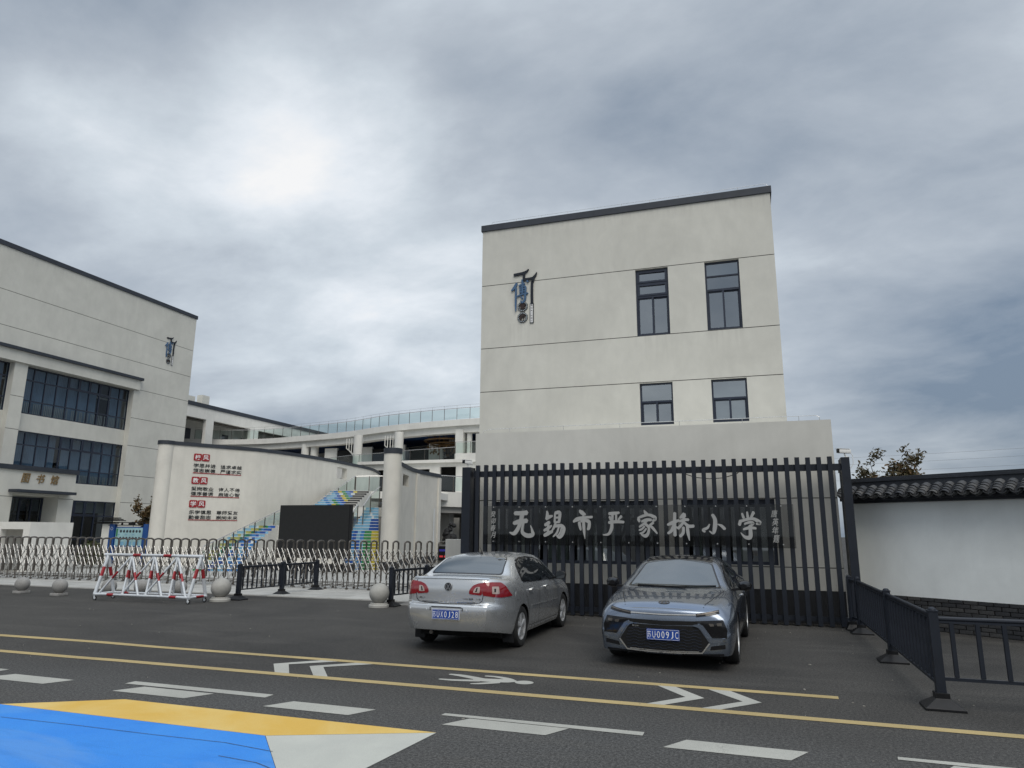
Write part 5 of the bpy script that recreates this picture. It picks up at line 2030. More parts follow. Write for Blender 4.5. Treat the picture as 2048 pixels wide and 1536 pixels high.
# ------------------------------------------------------------------ outdoor display
led = thing('display_screen', 'large blank black outdoor display standing in front of the stairs', 'screen', (-18.7, 27.5, 0))
m = MB()
m.box(-20.56, -16.93, 27.5, 27.72, 0.62, 2.93)
m.build('panel', 'led_black', led, bevel=0.01)
m = MB()
m.box(-20.58, -16.91, 27.52, 27.76, 2.932, 2.955)
m.box(-20.585, -20.562, 27.52, 27.76, 0.60, 2.93)
m.box(-16.928, -16.905, 27.52, 27.76, 0.60, 2.93)
m.build('rim', 'black_plastic', led)
m = MB()
for x in (-20.0, -18.75, -17.5):
    m.box(x - 0.08, x + 0.08, 27.55, 27.7, 0, 0.62)
m.build('leg', 'black_plastic', led)

# ------------------------------------------------------------------ curved walkway block behind
tb = thing('walkway_building', 'far white school block with curved roof terrace and open galleries', 'building', (-40, 62, 0))
TP = smooth_path([(-75, 58, 0), (-69, 62, 0), (-62.76, 65.2, 0), (-59.28, 66.9, 0), (-53.58, 67.75, 0), (-45.05, 66.3, 0), (-40.5, 65.1, 0), (-35.8, 63.1, 0), (-31.2, 61.8, 0), (-27.1, 61.05, 0), (-23.9, 60.75, 0), (-18, 60.6, 0), (-10, 60.6, 0)], 5)
m = MB()
ribbon(m, TP, 9.5, 0.0, 11.78, 12.38)
m.build('terrace_slab', 'plaster_white', tb, True)
m = MB()
ribbon(m, TP, 9.3, 0.9, 11.50, 11.775)
m.build('ceiling', 'sky_ceiling', tb)
m = MB()
ribbon(m, TP, 1.3, 0.35, 11.15, 11.776)
m.build('edge_beam', 'plaster_white', tb, True)
F3 = smooth_path([(-52, 67.0, 0), (-45, 65.0, 0), (-38.3, 61.9, 0), (-34.2, 60.8, 0), (-30.95, 59.6, 0), (-28.0, 58.9, 0), (-25.3, 58.25, 0)], 5)
m = MB()
ribbon(m, F3, 10.0, 0.0, 7.15, 8.28)
m.build('gallery_slab', 'plaster_white', tb, True)
m = MB()
m.box(-26.05, -12, 60.0, 69, 7.55, 9.0)
m.build('gallery_slab', 'plaster_white', tb)
m = MB()
bw = offset_path(TP, 8.6)
ribbon(m, TP, 8.8, 8.6, 0, 11.5)
m.build('back_wall', 'plaster_white', tb, True)
m = MB()
for i in range(8, len(TP) - 2, 2):
    p, q = bw[i], bw[i + 1]
    for z0, z1 in ((8.9, 11.0), (5.0, 7.2), (0.4, 3.3)):
        d_ = (q - p).normalized()
        n_ = Vector((d_.y, -d_.x, 0)) * 0.05
        m.add([p + n_ + Z * z0, q + n_ + Z * z0, q + n_ + Z * z1, p + n_ + Z * z1], [(0, 1, 2, 3)])
m.build('window', 'car_glass', tb)
for i, (x, y, kind) in enumerate(((-37.92, 61.95, 0), (-32.74, 61.0, 0), (-47.7, 66.9, 0), (-46.6, 67.1, 0), (-25.95, 61.15, 1), (-42.5, 72, 0), (-30, 68, 0))):
    m = MB()
    if kind == 0:
        m.lathe([(0.45, 0), (0.45, 11.5)], (x, y + 0.6, 0), 20)
    else:
        m.box(x - 0.55, x + 0.25, y, y + 0.8, 0, 11.5)
        m.lathe([(0.26, 0), (0.26, 11.5)], (x + 0.72, y + 0.5, 0), 16)
    m.build('column', 'plaster_white', tb, True)
m = MB()
for bx, by in ((-38.9, 62.6), (-33.9, 61.6)):
    for j in range(5):
        m.tube([(bx - 0.4 + j * 0.3, by, 11.2), (bx - 0.4 + j * 0.3, by, 10.2 - 0.2 * j), (bx + 0.35 + 0.08 * j, by + 0.2, 9.6 - 0.25 * j), (bx + 0.8, by + 0.3, 9.1 - 0.3 * j)], 0.05, 6)
m.build('rain_pipe', 'plaster_white', tb, True)
for i in range(6):
    m = MB()
    x = -45 + i * 4.4
    m.box(x, x + 1.6, 66.5 + (0.8 if i < 2 else 0), 66.8 + (0.8 if i < 2 else 0), 8.28, 10.9)
    m.build('classroom_wall', 'plaster_white', tb)
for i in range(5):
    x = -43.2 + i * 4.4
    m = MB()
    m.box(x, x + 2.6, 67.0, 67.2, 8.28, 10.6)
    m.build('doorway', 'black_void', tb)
rg = thing('ring_chandelier', 'dark bronze ring ornament hanging under the blue gallery ceiling', 'ornament', (-28.6, 64.2, 10.6))
m = MB()
for rr_, zz, th_ in ((2.3, 10.75, 0.10), (1.7, 10.45, 0.08), (1.1, 10.25, 0.08)):
    m.lathe([(rr_ - th_, zz - 0.06), (rr_ + th_, zz - 0.06), (rr_ + th_, zz + 0.06), (rr_ - th_, zz + 0.06)], (-28.6, 64.2, 0), 40, 'Z', True)
m.build('ring', 'bronze', rg, True)
m = MB()
for j in range(46):
    a = j * 2 * PI / 46
    r_ = 1.2 + 1.0 * rnd.random()
    z_ = rnd.uniform(9.5, 10.4)
    m.tube([(-28.6 + r_ * math.cos(a), 64.2 + r_ * math.sin(a), 11.45), (-28.6 + r_ * math.cos(a), 64.2 + r_ * math.sin(a), z_)], 0.018, 4)
    m.box(-28.6 + r_ * math.cos(a) - 0.07, -28.6 + r_ * math.cos(a) + 0.07, 64.2 + r_ * math.sin(a) - 0.03, 64.2 + r_ * math.sin(a) + 0.03, z_ - 0.2, z_)
m.build('pendant', 'bronze', rg)

TR = [p + Z * 13.5 for p in offset_path(TP, 0.12)]
i0 = next(i for i, p in enumerate(TP) if p.x > -62)
glass_rail('glass_railing', 'long glass railing along the edge of the curved roof terrace', TR[i0:-4], 0, 34, 1.12, top=0.03, wire=True)
glass_rail('glass_railing', 'glass railing of the open gallery under the blue ceiling', [p + Z * 9.4 for p in offset_path(F3, 0.1)[6:]], 0, 12, 1.1)
glass_rail('glass_railing', 'glass railing of the upper gallery beside the grey tower', [(-26.0, 60.1, 10.1), (-20, 60.1, 10.1)], 0, 5, 1.1)

# footbridge to the right of the stair wall, with a dark passage under it
fb = thing('footbridge', 'pale footbridge over a dark passage beside the slat screen', 'bridge', (-19, 45, 0))
m = MB()
m.prism([(-20.35, 43.2), (-18.6, 45.45), (-14.0, 50.4), (-18.0, 60), (-30.0, 60), (-27.5, 49.5)], (0, 0, 0), X, Yv, Z, 3.50, 4.50)
m.build('deck', 'plaster_white', fb)
m = MB()
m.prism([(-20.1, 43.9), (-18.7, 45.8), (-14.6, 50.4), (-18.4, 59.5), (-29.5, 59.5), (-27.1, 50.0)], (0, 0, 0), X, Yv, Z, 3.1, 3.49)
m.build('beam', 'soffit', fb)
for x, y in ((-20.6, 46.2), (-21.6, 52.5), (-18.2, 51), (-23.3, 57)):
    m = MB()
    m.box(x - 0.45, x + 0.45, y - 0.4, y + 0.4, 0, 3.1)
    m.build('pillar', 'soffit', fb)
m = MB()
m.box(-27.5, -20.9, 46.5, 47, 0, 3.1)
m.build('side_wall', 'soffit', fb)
glass_rail('glass_railing', 'glass railing on the footbridge beside the slat screen', [(-20.28, 43.3, 5.58), (-18.55, 45.55, 5.58), (-14.2, 50.2, 5.58)], 0, 7, 1.06)
up = thing('gallery_wall', 'white wall with dark openings behind the footbridge railing', 'building', (-22, 52, 4.5))
m = MB()
wall_panel(m, (-30.5, 51.5, 4.5), X, Z, -Yv, 14, 2.75, 0.25, [(1.2, 3.4, 0.0, 2.3), (4.2, 6.0, 0, 2.3), (6.9, 8.3, 0.0, 2.45), (9.7, 10.6, 0, 2.3)], [])
m.build('wall', 'plaster_white', up)
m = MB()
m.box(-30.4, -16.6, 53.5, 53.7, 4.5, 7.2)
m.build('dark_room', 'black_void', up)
m = MB()
m.box(-31, -16, 51.2, 56, 7.26, 7.5)
m.build('roof', 'plaster_white', up)
rk = thing('garden_rock', 'dark weathered scholar rock in the passage under the footbridge', 'rock', (-18.8, 43.2, 0))
m = MB()
for i in range(26):
    z_ = 0.25 + i * 0.082
    r_ = max(0.14, 0.62 - 0.20 * z_) * rnd.uniform(0.6, 1.1)
    cx_, cy_ = -18.85 + rnd.uniform(-0.32, 0.26) - 0.14 * z_ * 0, 43.2 + rnd.uniform(-0.2, 0.2)
    m.lathe([(0, -r_ * 0.7), (r_ * 0.6, -r_ * 0.55), (r_ * 0.95, -r_ * 0.1), (r_ * 0.75, r_ * 0.45), (r_ * 0.3, r_ * 0.75), (0, r_ * 0.8)], (cx_, cy_, z_), 9)
m.build('stone', 'rock', rk)

# far wing behind the library
wg = thing('rear_wing', 'far white wing with open corridor and dark roof edge behind the library', 'building', (-60, 70, 0))
m = MB()
wall_panel(m, (-58.8, 50, 9.5), Yv, Z, X, 42, 6.05, 0.4, [(10.6, 13.9, 1.5, 4.76), (15.1, 21.5, 1.5, 4.78), (23.0, 32.0, 1.5, 4.78)], [])
m.build('wall', 'plaster_white', wg)
m = MB()
m.box(-59.3, -58.7, 49.9, 92.1, 15.552, 16.0)
m.build('roof_edge', 'dark_cap', wg)
m = MB()
m.box(-70, -59.2, 50, 92, 14.9, 15.5)
m.box(-70, -59.2, 50, 92, 10.4, 10.95)
m.build('slab', 'soffit', wg)
m = MB()
m.box(-64.3, -64.0, 50, 92, 10.95, 14.9)
m.build('corridor_wall', 'plaster_white', wg)
m = MB()
for y in (58, 62.3, 66, 69.0, 72.5, 76, 80):
    m.box(-63.99, -63.95, y, y + 1.1, 10.95, 13.9)
m.build('corridor_door', 'window_frame', wg)
m = MB()
for k_ in range(3):
    m.tube([(-61 + 0.5 * k_, 55, 14.5 - 0.1 * k_), (-61 + 0.5 * k_, 85, 14.5 - 0.1 * k_)], 0.06, 6)
m.build('ceiling_pipe', 'steel_dull', wg)
m = MB()
m.box(-62, -59.5, 60.5, 62.6, 15.5, 16.75)
m.box(-60.0, -59.2, 63.4, 64.5, 15.5, 17.1)
m.build('roof_stack', 'plaster', wg)

# ------------------------------------------------------------------ library on the left
LX = -38.0
lib = thing('library_building', 'large pale library block with curtained windows at the left edge', 'building', (LX, 28, 0))
BAYS = [(27.4, 34.62), (18.2, 26.66)]
Y0, Y1, HL = 8.0, 39.33, 17.02
JT = [14.617, 12.671, 10.876, 8.964, 7.148, 5.227, 3.504]
m = MB()
wall_panel(m, (LX, Y0, 0), Yv, Z, X, Y1 - Y0, HL, 0.4, [(a - Y0, b - Y0, 0, 10.80) for a, b in BAYS], JT, 0.015, 0.03)
m.box(LX - 22, LX - 0.402, Y0, Y0 + 0.3, 0, HL)
m.box(LX - 22, LX - 0.402, Y1 - 0.3, Y1, 0, HL)
m.box(LX - 22, LX - 0.402, Y0 + 0.302, Y1 - 0.302, HL - 1.2, HL - 0.8)
m.build('wall', ['plaster_library', 'groove'], lib)
m = MB()
m.box(LX - 22, LX + 0.06, Y0, Y1 + 0.06, HL + 0.002, 17.28)
m.build('parapet_cap', 'dark_cap', lib)
m = MB()
m.box(LX + 0.002, LX + 0.16, Y0, 34.93, 10.83, 11.46)
m.build('cornice_band', 'plaster', lib)
m = MB()
m.box(LX + 0.002, LX + 0.30, Y0, 35.05, 11.462, 11.63)
m.build('cornice_cap', 'dark_cap', lib)
m = MB()
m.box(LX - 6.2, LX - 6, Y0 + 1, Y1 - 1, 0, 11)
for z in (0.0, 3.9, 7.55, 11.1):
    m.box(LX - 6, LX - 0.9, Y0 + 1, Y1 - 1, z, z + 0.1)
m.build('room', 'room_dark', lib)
WR = [(8.13, 10.79), (4.49, 7.16), (0.32, 3.5)]
for bi, (a, b) in enumerate(BAYS):
    m = MB()
    wall_panel(m, (LX - 0.36, a, 0), Yv, Z, X, b - a, 10.80, 0.25, [(0.0 if False else 0.02, b - a - 0.02, c, d) for c, d in WR], [])
    m.build('spandrel', 'plaster', lib)
    for wi, (c, d) in enumerate(WR):
        w, h = b - a, d - c
        n = 10
        q = w / n
        f = MB()
        rows = [0.0, h * 0.285, h * 0.72, h]
        vb = [(q * i, 0.05, h - 0.05, 0.07 if i in (4, 7, 8) else 0.045) for i in range(1, n)]
        hb = [(rows[1], 0.05, w - 0.05, 0.06), (rows[2], 0.05, w - 0.05, 0.07)]
        frame_bars(f, (LX - 0.40, a, c), Yv, Z, X, w, h, vb, hb, 0.06, -0.06, 0.02)
        wf = f.build('window', 'window_frame', lib)
        for i in range(n):
            for r_ in range(3):
                u0, u1, z0, z1 = q * i + 0.02, q * (i + 1) - 0.02, rows[r_] + 0.03, rows[r_ + 1] - 0.03
                if r_ == 2 and 4 <= i <= 7:
                    s_ = MB()
                    frame_bars(s_, Vector((LX - 0.40, a, c)) + Yv * u0 + Z * z0, Yv, Z, X, u1 - u0, z1 - z0, [], [], 0.06, -0.02, 0.035)
                    s_.build('sash', 'window_frame', wf)
                if bi == 0 or wi < 2:
                    pane(wf, Vector((LX - 0.40, a, c)), Yv, Z, X, u0, u1, z0, z1, -0.02, 'glass_library')
        # pleated curtains behind the glass
        if wi < 2:
            cu_ = MB()
            u = 0.05
            gap = [(w * 0.72, w * 0.86)] if wi == 0 else [(w * 0.40, w * 0.46)]
            while u < w - 0.1:
                if not any(g0 < u < g1 for g0, g1 in gap):
                    e = 0.03 + 0.02 * math.sin(u * 7)
                    cu_.add([(LX - 0.85, a + u, c), (LX - 0.85 + e, a + u + 0.05, c), (LX - 0.85, a + u + 0.10, c), (LX - 0.85, a + u, d), (LX - 0.85 + e, a + u + 0.05, d), (LX - 0.85, a + u + 0.10, d)], [(0, 1, 4, 3), (1, 2, 5, 4)])
                u += 0.10
            cu_.build('curtain', 'curtain', wf)
            cu_ = MB()
            u = 0.05
            zt = rows[1] - 0.05 if wi == 0 else rows[1] * 0.7
            while u < w - 0.1:
                if rnd.random() < 0.8:
                    cu_.box(LX - 0.72, LX - 0.70, a + u, a + u + 0.05, c, c + zt)
                u += 0.11
            cu_.build('blind', 'curtain_pale', wf)
        else:
            cu_ = MB()
            cu_.box(LX - 1.2, LX - 1.18, a + 0.1, b - 0.1, c + h * 0.78, d)
            cu_.build('blind', 'blind', wf)
# entrance porch
PX_ = -36.6
m = MB()
wall_panel(m, (PX_, 16.0, 0), Yv, Z, X, 14.15, 4.86, 0.35, [(10.62, 13.25, 0, 3.60)], [3.46], 0.015, 0.03)
m.box(LX + 0.002, PX_ - 0.352, 29.8, 30.148, 0, 4.86)
m.box(LX + 0.002, PX_ - 0.352, 29.25, 29.6, 0, 3.6)
m.box(LX + 0.002, PX_ - 0.352, 26.27, 26.62, 0, 3.6)
m.box(LX + 0.002, PX_ - 0.352, 16, 29.798, 4.5, 4.85)
m.box(LX + 0.002, PX_ - 0.352, 26.622, 29.248, 3.55, 3.75)
po = m.build('porch', ['plaster', 'groove'], lib)
m = MB()
m.box(LX + 0.01, PX_ + 0.10, 16, 30.25, 4.862, 5.10)
m.build('porch_cap', 'dark_cap', po)
m = MB()
m.box(PX_ + 0.002, PX_ + 0.62, 26.35, 29.80, 3.68, 3.83)
m.build('canopy', 'dark_cap', po, bevel=0.01)
f = MB()
frame_bars(f, (LX + 0.25, 26.65, 0), Yv, Z, X, 2.58, 3.5, [(0.62, 0.05, 3.45, 0.07), (1.26, 0.05, 3.45, 0.10), (1.92, 0.05, 3.45, 0.07)], [(2.12, 0.05, 2.53, 0.16)], 0.08, -0.06, 0.02)
dw = f.build('glass_door', 'window_frame', lib)
for u0, u1 in ((0.08, 0.59), (0.66, 1.21), (1.31, 1.88), (1.96, 2.50)):
    for z0, z1 in ((0.08, 2.04), (2.2, 3.42)):
        pane(dw, (LX + 0.25, 26.65, 0), Yv, Z, X, u0, u1, z0, z1, -0.02, 'glass_library')
m = MB()
for y in (27.85, 27.97):
    m.tube([(LX + 0.32, y, 0.9), (LX + 0.32, y, 1.7)], 0.02, 8)
m.build('handle', 'steel', dw, True)
ls = thing('library_sign', 'three gold brush characters over the library entrance', 'sign', (PX_, 28.0, 4.48))
for ch, y in (('图', 27.18), ('书', 28.02), ('馆', 28.85)):
    m = MB()
    put_text(m, ch, (PX_ + 0.003, y, 4.47), Yv, Z, X, w=0.48, h=0.50, d0=0.0, d1=0.04, offset=0.016, shear=0.18)
    m.build('character', 'letter_gold', ls)
wall_logo((LX + 0.003, 37.13, 14.33), Yv, Z, X, 0.98, 'blue character emblem high on the library wall at its far corner', '雅楼')

# ------------------------------------------------------------------ things behind the left half of the gate
nb = thing('notice_board', 'blue framed notice board with little dark eaves behind the gate', 'notice board', (-31.5, 29.5, 0))
m = MB()
for x0, x1 in ((-32.86, -32.50), (-30.52, -30.18)):
    m.box(x0, x1, 29.44, 29.62, 0, 2.10)
m.build('post', 'board_blue', nb, bevel=0.01)
m = MB()
for x0, x1 in ((-32.48, -30.54), (-30.16, -29.72)):
    m.box(x0, x1, 29.50, 29.58, 0.92, 1.95)
m.build('frame', 'board_blue', nb)
for x0, x1 in ((-32.42, -30.60), (-30.10, -29.76)):
    m = MB()
    m.box(x0, x1, 29.485, 29.498, 0.97, 1.90)
    bp = m.build('poster', 'board_cyan', nb)
    m = MB()
    for r_ in range(2):
        for j in range(7 if x0 < -32 else 0):
            cx_ = x0 + 0.35 + j * 0.215
            m.lathe([(0, -0.004), (0.075, -0.004), (0.075, 0)], (cx_, 29.484, 1.72 - r_ * 0.36), 14, 'Y')
    if m.v:
        m.build('round_picture', 'dark_cap', bp)
    m = MB()
    for j in range(3 if x0 < -32 else 1):
        m.box(x0 + (0.25 if x0 < -32 else -0.05) + j * 0.5, x0 + (0.62 if x0 < -32 else 0.3) + j * 0.5, 29.478, 29.484, 1.0, 1.18)
        m.box(x0 + 0.14 + j * 0.5, x0 + 0.30 + j * 0.5, 29.478, 29.484, 1.53, 1.56)
    m.build('printed_panel', 'mural_sky', bp)
    m = MB()
    m.box(x0 + 0.03, x0 + 0.13, 29.478, 29.484, 1.45, 1.84)
    m.build('printed_strip', 'mural_green', bp)
m = MB()
m.box(-33.0, -29.7, 29.46, 29.60, 2.16, 2.20)
m.box(-33.0, -29.7, 29.48, 29.58, 2.02, 2.06)
for x in (-32.1, -31.3, -30.6, -29.9):
    m.box(x - 0.03, x + 0.03, 29.49, 29.57, 2.061, 2.159)
m.box(-31.6, -31.25, 29.47, 29.59, 2.062, 2.158)
m.build('lattice_beam', 'black_plastic', nb)
m = MB()
for k_ in range(3):
    m.box(-33.35 + k_ * 0.1, -32.15 - k_ * 0.12, 29.2 + k_ * 0.05, 29.8 - k_ * 0.05, 2.25 + k_ * 0.07, 2.30 + k_ * 0.07)
m.box(-33.9, -32.5, 29.35, 29.7, 2.12, 2.20)
m.build('eaves', 'black_plastic', nb)
m = MB()
put_text(m, '〇', (-32.68, 29.437, 1.86), X, Z, -Yv, w=0.17, h=0.17, d0=0, d1=0.004)
m.build('round_mark', 'letter_white', nb)
m = MB()
m.box(-33.45, -32.875, 29.5, 29.7, 0, 2.10)
m.build('end_panel', 'plaster_white', nb)

bx = thing('low_portal', 'low white rendered box with a dark opening at the left edge', 'shelter', (-31, 22, 0))
m = MB()
wall_panel(m, (-36.0, 22.0, 0), X, Z, -Yv, 7.08, 2.09, 0.25, [(0.5, 4.9, 0.0, 1.785), (5.37, 6.7, 0.0, 1.785)], [])
m.box(-29.17, -28.92, 22.252, 24.0, 0, 2.09)
m.box(-36.0, -29.172, 22.252, 24.0, 1.95, 2.09)
m.box(-36.0, -29.172, 23.75, 24.0, 0, 1.948)
m.build('box', 'plaster_white', bx)


# ------------------------------------------------------------------ plants
def tree(name, label, loc, h, r, n, mats, trunk_r, branches, seed, flat=1.0, leaf=0.09, group=None):
    rg_ = random.Random(seed)
    t = thing(name, label, 'tree', loc, group)
    x, y, z = loc
    m = MB()
    tips = []
    z1 = h * 0.42
    m.tube([(x, y, -0.1), (x + 0.02 * h * 0.2, y, z1 * 0.5), (x, y + 0.03, z1)], [trunk_r, trunk_r * 0.85, trunk_r * 0.7], 8)
    for b in range(branches):
        a = b * 2 * PI / branches + rg_.uniform(-0.4, 0.4)
        L = rg_.uniform(0.65, 1.0)
        p0 = Vector((x, y, z1 * rg_.uniform(0.75, 1.0)))
        p1 = p0 + Vector((math.cos(a) * r * 0.4 * L, math.sin(a) * r * 0.4 * L, (h - z1) * 0.45 * L))
        p2 = p1 + Vector((math.cos(a) * r * 0.40 * L + rg_.uniform(-.1, .1), math.sin(a) * r * 0.40 * L, (h - z1) * 0.52 * L))
        m.tube([p0, p1, p2], [trunk_r * 0.5, trunk_r * 0.3, trunk_r * 0.08], 5)
        for q in range(7):
            s_ = rg_.uniform(0.25, 1.0)
            base = p1.lerp(p2, s_) if rg_.random() < 0.7 else p0.lerp(p1, max(s_, .5))
            e = base + Vector((rg_.uniform(-1, 1) * r * 0.33, rg_.uniform(-1, 1) * r * 0.33, rg_.uniform(-0.1, 1) * r * 0.42))
            m.tube([base, e], [trunk_r * 0.14, trunk_r * 0.05], 4)
            tips.append((base, e))
    m.build('trunk', 'bark', t, True)
    m = MB()
    for base, e in tips:
        cl = rg_.randrange(len(mats))
        m.cur = cl
        for k_ in range(n):
            s_ = rg_.random() ** 0.6
            c = base.lerp(e, s_) + Vector((rg_.gauss(0, 1), rg_.gauss(0, 1), rg_.gauss(0, 1))) * (r * 0.075)
            d1 = Vector((rg_.uniform(-1, 1), rg_.uniform(-1, 1), rg_.uniform(-0.8, 0.8))).normalized()
            d2 = d1.cross(Vector((rg_.uniform(-1, 1), rg_.uniform(-1, 1), rg_.uniform(-1, 1)))).normalized()
            s1 = leaf * rg_.uniform(0.6, 1.3)
            m.add([c - d1 * s1, c + d2 * s1 * 0.45, c + d1 * s1, c - d2 * s1 * 0.45], [(0, 1, 2, 3)])
    m.build('crown', mats, t)
    return t


tree('tree', 'small half-bare russet tree rising behind the tiled white wall', (4.46, 26.9, 0), 4.62, 1.20, 80, ['leaf_olive', 'leaf_autumn', 'leaf_olive'], 0.09, 12, 3, leaf=0.07)
tree('tree', 'small orange-leaved tree between the library and the curved motto wall', (-33.0, 32.4, 0), 3.6, 1.2, 40, ['leaf_autumn', 'leaf_autumn', 'leaf_olive'], 0.07, 10, 12, leaf=0.10)
sh = thing('shrub', 'low olive shrub in front of the library window behind the gate', 'shrub', (-29.75, 25.8, 0))
m = MB()
for i in range(900):
    a = rnd.uniform(0, 2 * PI)
    q = rnd.random() ** 0.5
    c = Vector((-29.75 + math.cos(a) * q * 0.62, 25.8 + math.sin(a) * q * 0.5, 0.2 + rnd.random() * 1.15 * math.sqrt(max(0, 1 - q * q * 0.85))))
    d1 = Vector((rnd.uniform(-1, 1), rnd.uniform(-1, 1), rnd.uniform(-1, 1))).normalized()
    d2 = d1.orthogonal().normalized()
    m.add([c - d1 * .08, c + d2 * .035, c + d1 * .08, c - d2 * .035], [(0, 1, 2, 3)])
    m.cur = rnd.randrange(2)
m.build('foliage', ['leaf_green', 'leaf_olive'], sh)
m = MB()
for i in range(7):
    m.tube([(-29.75 + 0.05 * i - 0.15, 25.8, 0), (-29.75 + (i - 3) * 0.14, 25.8 + rnd.uniform(-.2, .2), 0.9)], 0.012, 5)
m.build('stem', 'bark', sh)

# ------------------------------------------------------------------ power lines far to the right
for i, (zA, zB, lb) in enumerate(((11.0, 12.4, 'highest of the faint power lines over the tiled wall'), (10.2, 11.5, 'second highest of the faint power lines over the tiled wall'),
                                  (9.3, 10.4, 'third of the faint power lines, below two others over the tiled wall'), (8.4, 9.3, 'lowest of the faint power lines over the tiled wall'))):
    m = MB()
    pts = []
    for j in range(13):
        s_ = j / 12
        pts.append((-10 + 70 * s_, 96 + 0.3 * i, zA + (zB + 1.3 - zA) * s_ - 2.6 * s_ * (1 - s_)))
    m.tube(pts, 0.012, 4)
    tag(m.build('power_line', 'steel_dull'), lb, 'wire', 'power lines in the distance')


# ------------------------------------------------------------------ cars
def pchip(ys, k):
    """monotone interpolation on the index, k steps per span"""
    n = len(ys)
    d = [ys[i + 1] - ys[i] for i in range(n - 1)]
    s = [0.0] * n
    for i in range(1, n - 1):
        s[i] = 0.0 if d[i - 1] * d[i] <= 0 else 2 * d[i - 1] * d[i] / (d[i - 1] + d[i])
    s[0], s[-1] = d[0], d[-1]
    out = []
    for i in range(n - 1):
        for j in range(k):
            t = j / k
            h00, h10, h01, h11 = 2 * t ** 3 - 3 * t * t + 1, t ** 3 - 2 * t * t + t, -2 * t ** 3 + 3 * t * t, t ** 3 - t * t
            out.append(h00 * ys[i] + h10 * s[i] + h01 * ys[i + 1] + h11 * s[i + 1])
    out.append(ys[-1])
    return out


def car_body(stations, paint, axles, wr, hwid, crown_r, crown_f, kx=5, ks=4):
    """stations: (x, dx[8], [(y, z)] * 8) from rear to front; section points from the roof centre line down to the sill.
    Returns the finished body object, wheel arches cut, and a BVH of it"""
    ns = 10
    rows = []
    for j in range(ns):
        xs = pchip([s[0] + s[1][j] for s in stations], kx)
        yy = pchip([s[2][j][0] for s in stations], kx)
        zz = pchip([s[2][j][1] for s in stations], kx)
        rows.append(list(zip(xs, yy, zz)))
    NX = len(rows[0])
    sec = []
    for i in range(NX):
        P = [rows[j][i] for j in range(ns)]
        xs, yy, zz = (pchip([p[c] for p in P], ks) for c in range(3))
        sec.append(list(zip(xs, yy, zz)))
    NS = len(sec[0])
    bm = bmesh.new()
    L, Rr = [], []
    for i in range(NX):
        L.append([bm.verts.new(p) for p in sec[i]])
        Rr.append([L[i][0] if j == 0 else bm.verts.new((p[0], -p[1], p[2])) for j, p in enumerate(sec[i])])
    for i in range(NX - 1):
        for j in range(NS - 1):
            bm.faces.new((L[i][j], L[i + 1][j], L[i + 1][j + 1], L[i][j + 1]))
            bm.faces.new((Rr[i][j], Rr[i][j + 1], Rr[i + 1][j + 1], Rr[i + 1][j]))
        bm.faces.new((L[i][-1], L[i + 1][-1], Rr[i + 1][-1], Rr[i][-1]))
    # end caps: strips across from side to side, crowned, with the top edge shared
    K = 16
    for i, cr in ((0, -crown_r), (NX - 1, crown_f)):
        prev = None
        for j in range(NS):
            a, b = L[i][j], Rr[i][j]
            row = [a]
            if j > 0:
                for q in range(1, K):
                    t = q / K
                    row.append(bm.verts.new((a.co.x + cr * (1 - (2 * t - 1) ** 2) * min(1, j / ks / 2), a.co.y * (1 - 2 * t), a.co.z)))
                row.append(b)
            if prev is not None:
                if len(prev) == 1:
                    for q in range(len(row) - 1):
                        bm.faces.new((prev[0], row[q], row[q + 1]))
                else:
                    for q in range(len(row) - 1):
                        bm.faces.new((prev[q], row[q], row[q + 1], prev[q + 1]))
            prev = row
        bm.faces.new([v for v in prev])
    bmesh.ops.recalc_face_normals(bm, faces=bm.faces)
    me = bpy.data.meshes.new('body')
    bm.to_mesh(me)
    bm.free()
    me.materials.append(M[paint])
    me.materials.append(M['black_plastic'])
    ob = bpy.data.objects.new('body', me)
    COL.objects.link(ob)
    cut = MB()
    for ax in axles:
        for s_ in (-1, 1):
            y1, y2 = s_ * (hwid - 0.30), s_ * (hwid + 0.3)
            cut.lathe([(wr, min(y1, y2)), (wr, max(y1, y2))], (ax, 0, wr - 0.045 - 0.0), 40, 'Y')
    cutter = cut.build('arch', 'black_plastic', None)
    md = ob.modifiers.new('arch', 'BOOLEAN')
    md.operation = 'DIFFERENCE'
    md.solver = 'EXACT'
    md.object = cutter
    md.material_mode = 'TRANSFER'
    dg = bpy.context.evaluated_depsgraph_get()
    dg.update()
    ev = bpy.data.meshes.new_from_object(ob.evaluated_get(dg))
    ob.modifiers.clear()
    ob.data = ev
    bpy.data.objects.remove(cutter)
    bm = bmesh.new()
    bm.from_mesh(ev)
    for f in bm.faces:
        f.smooth = True
        f.material_index = min(f.material_index, 1)
    for e in bm.edges:
        if len(e.link_faces) == 2 and e.calc_face_angle(0) > R(32):
            e.smooth = False
    bm.to_mesh(ev)
    bvh = BVHTree.FromBMesh(bm)
    bm.free()
    return ob, bvh


def clean_outline(pts):
    out = []
    for p in pts:
        if not out or math.hypot(p[0] - out[-1][0], p[1] - out[-1][1]) > 1e-4:
            out.append(p)
    return out


def rounded(pts, r, k=4):
    """outline with its corners rounded"""
    out = []
    n = len(pts)
    for i in range(n):
        p0, p1, p2 = Vector(pts[i - 1]), Vector(pts[i]), Vector(pts[(i + 1) % n])
        a, b = (p0 - p1), (p2 - p1)
        q = min(r, a.length * 0.45, b.length * 0.45)
        a, b = p1 + a.normalized() * q, p1 + b.normalized() * q
        for j in range(k + 1):
            t = j / k
            out.append(tuple(a * (1 - t) ** 2 + p1 * 2 * t * (1 - t) + b * t * t))
    return clean_outline(out)


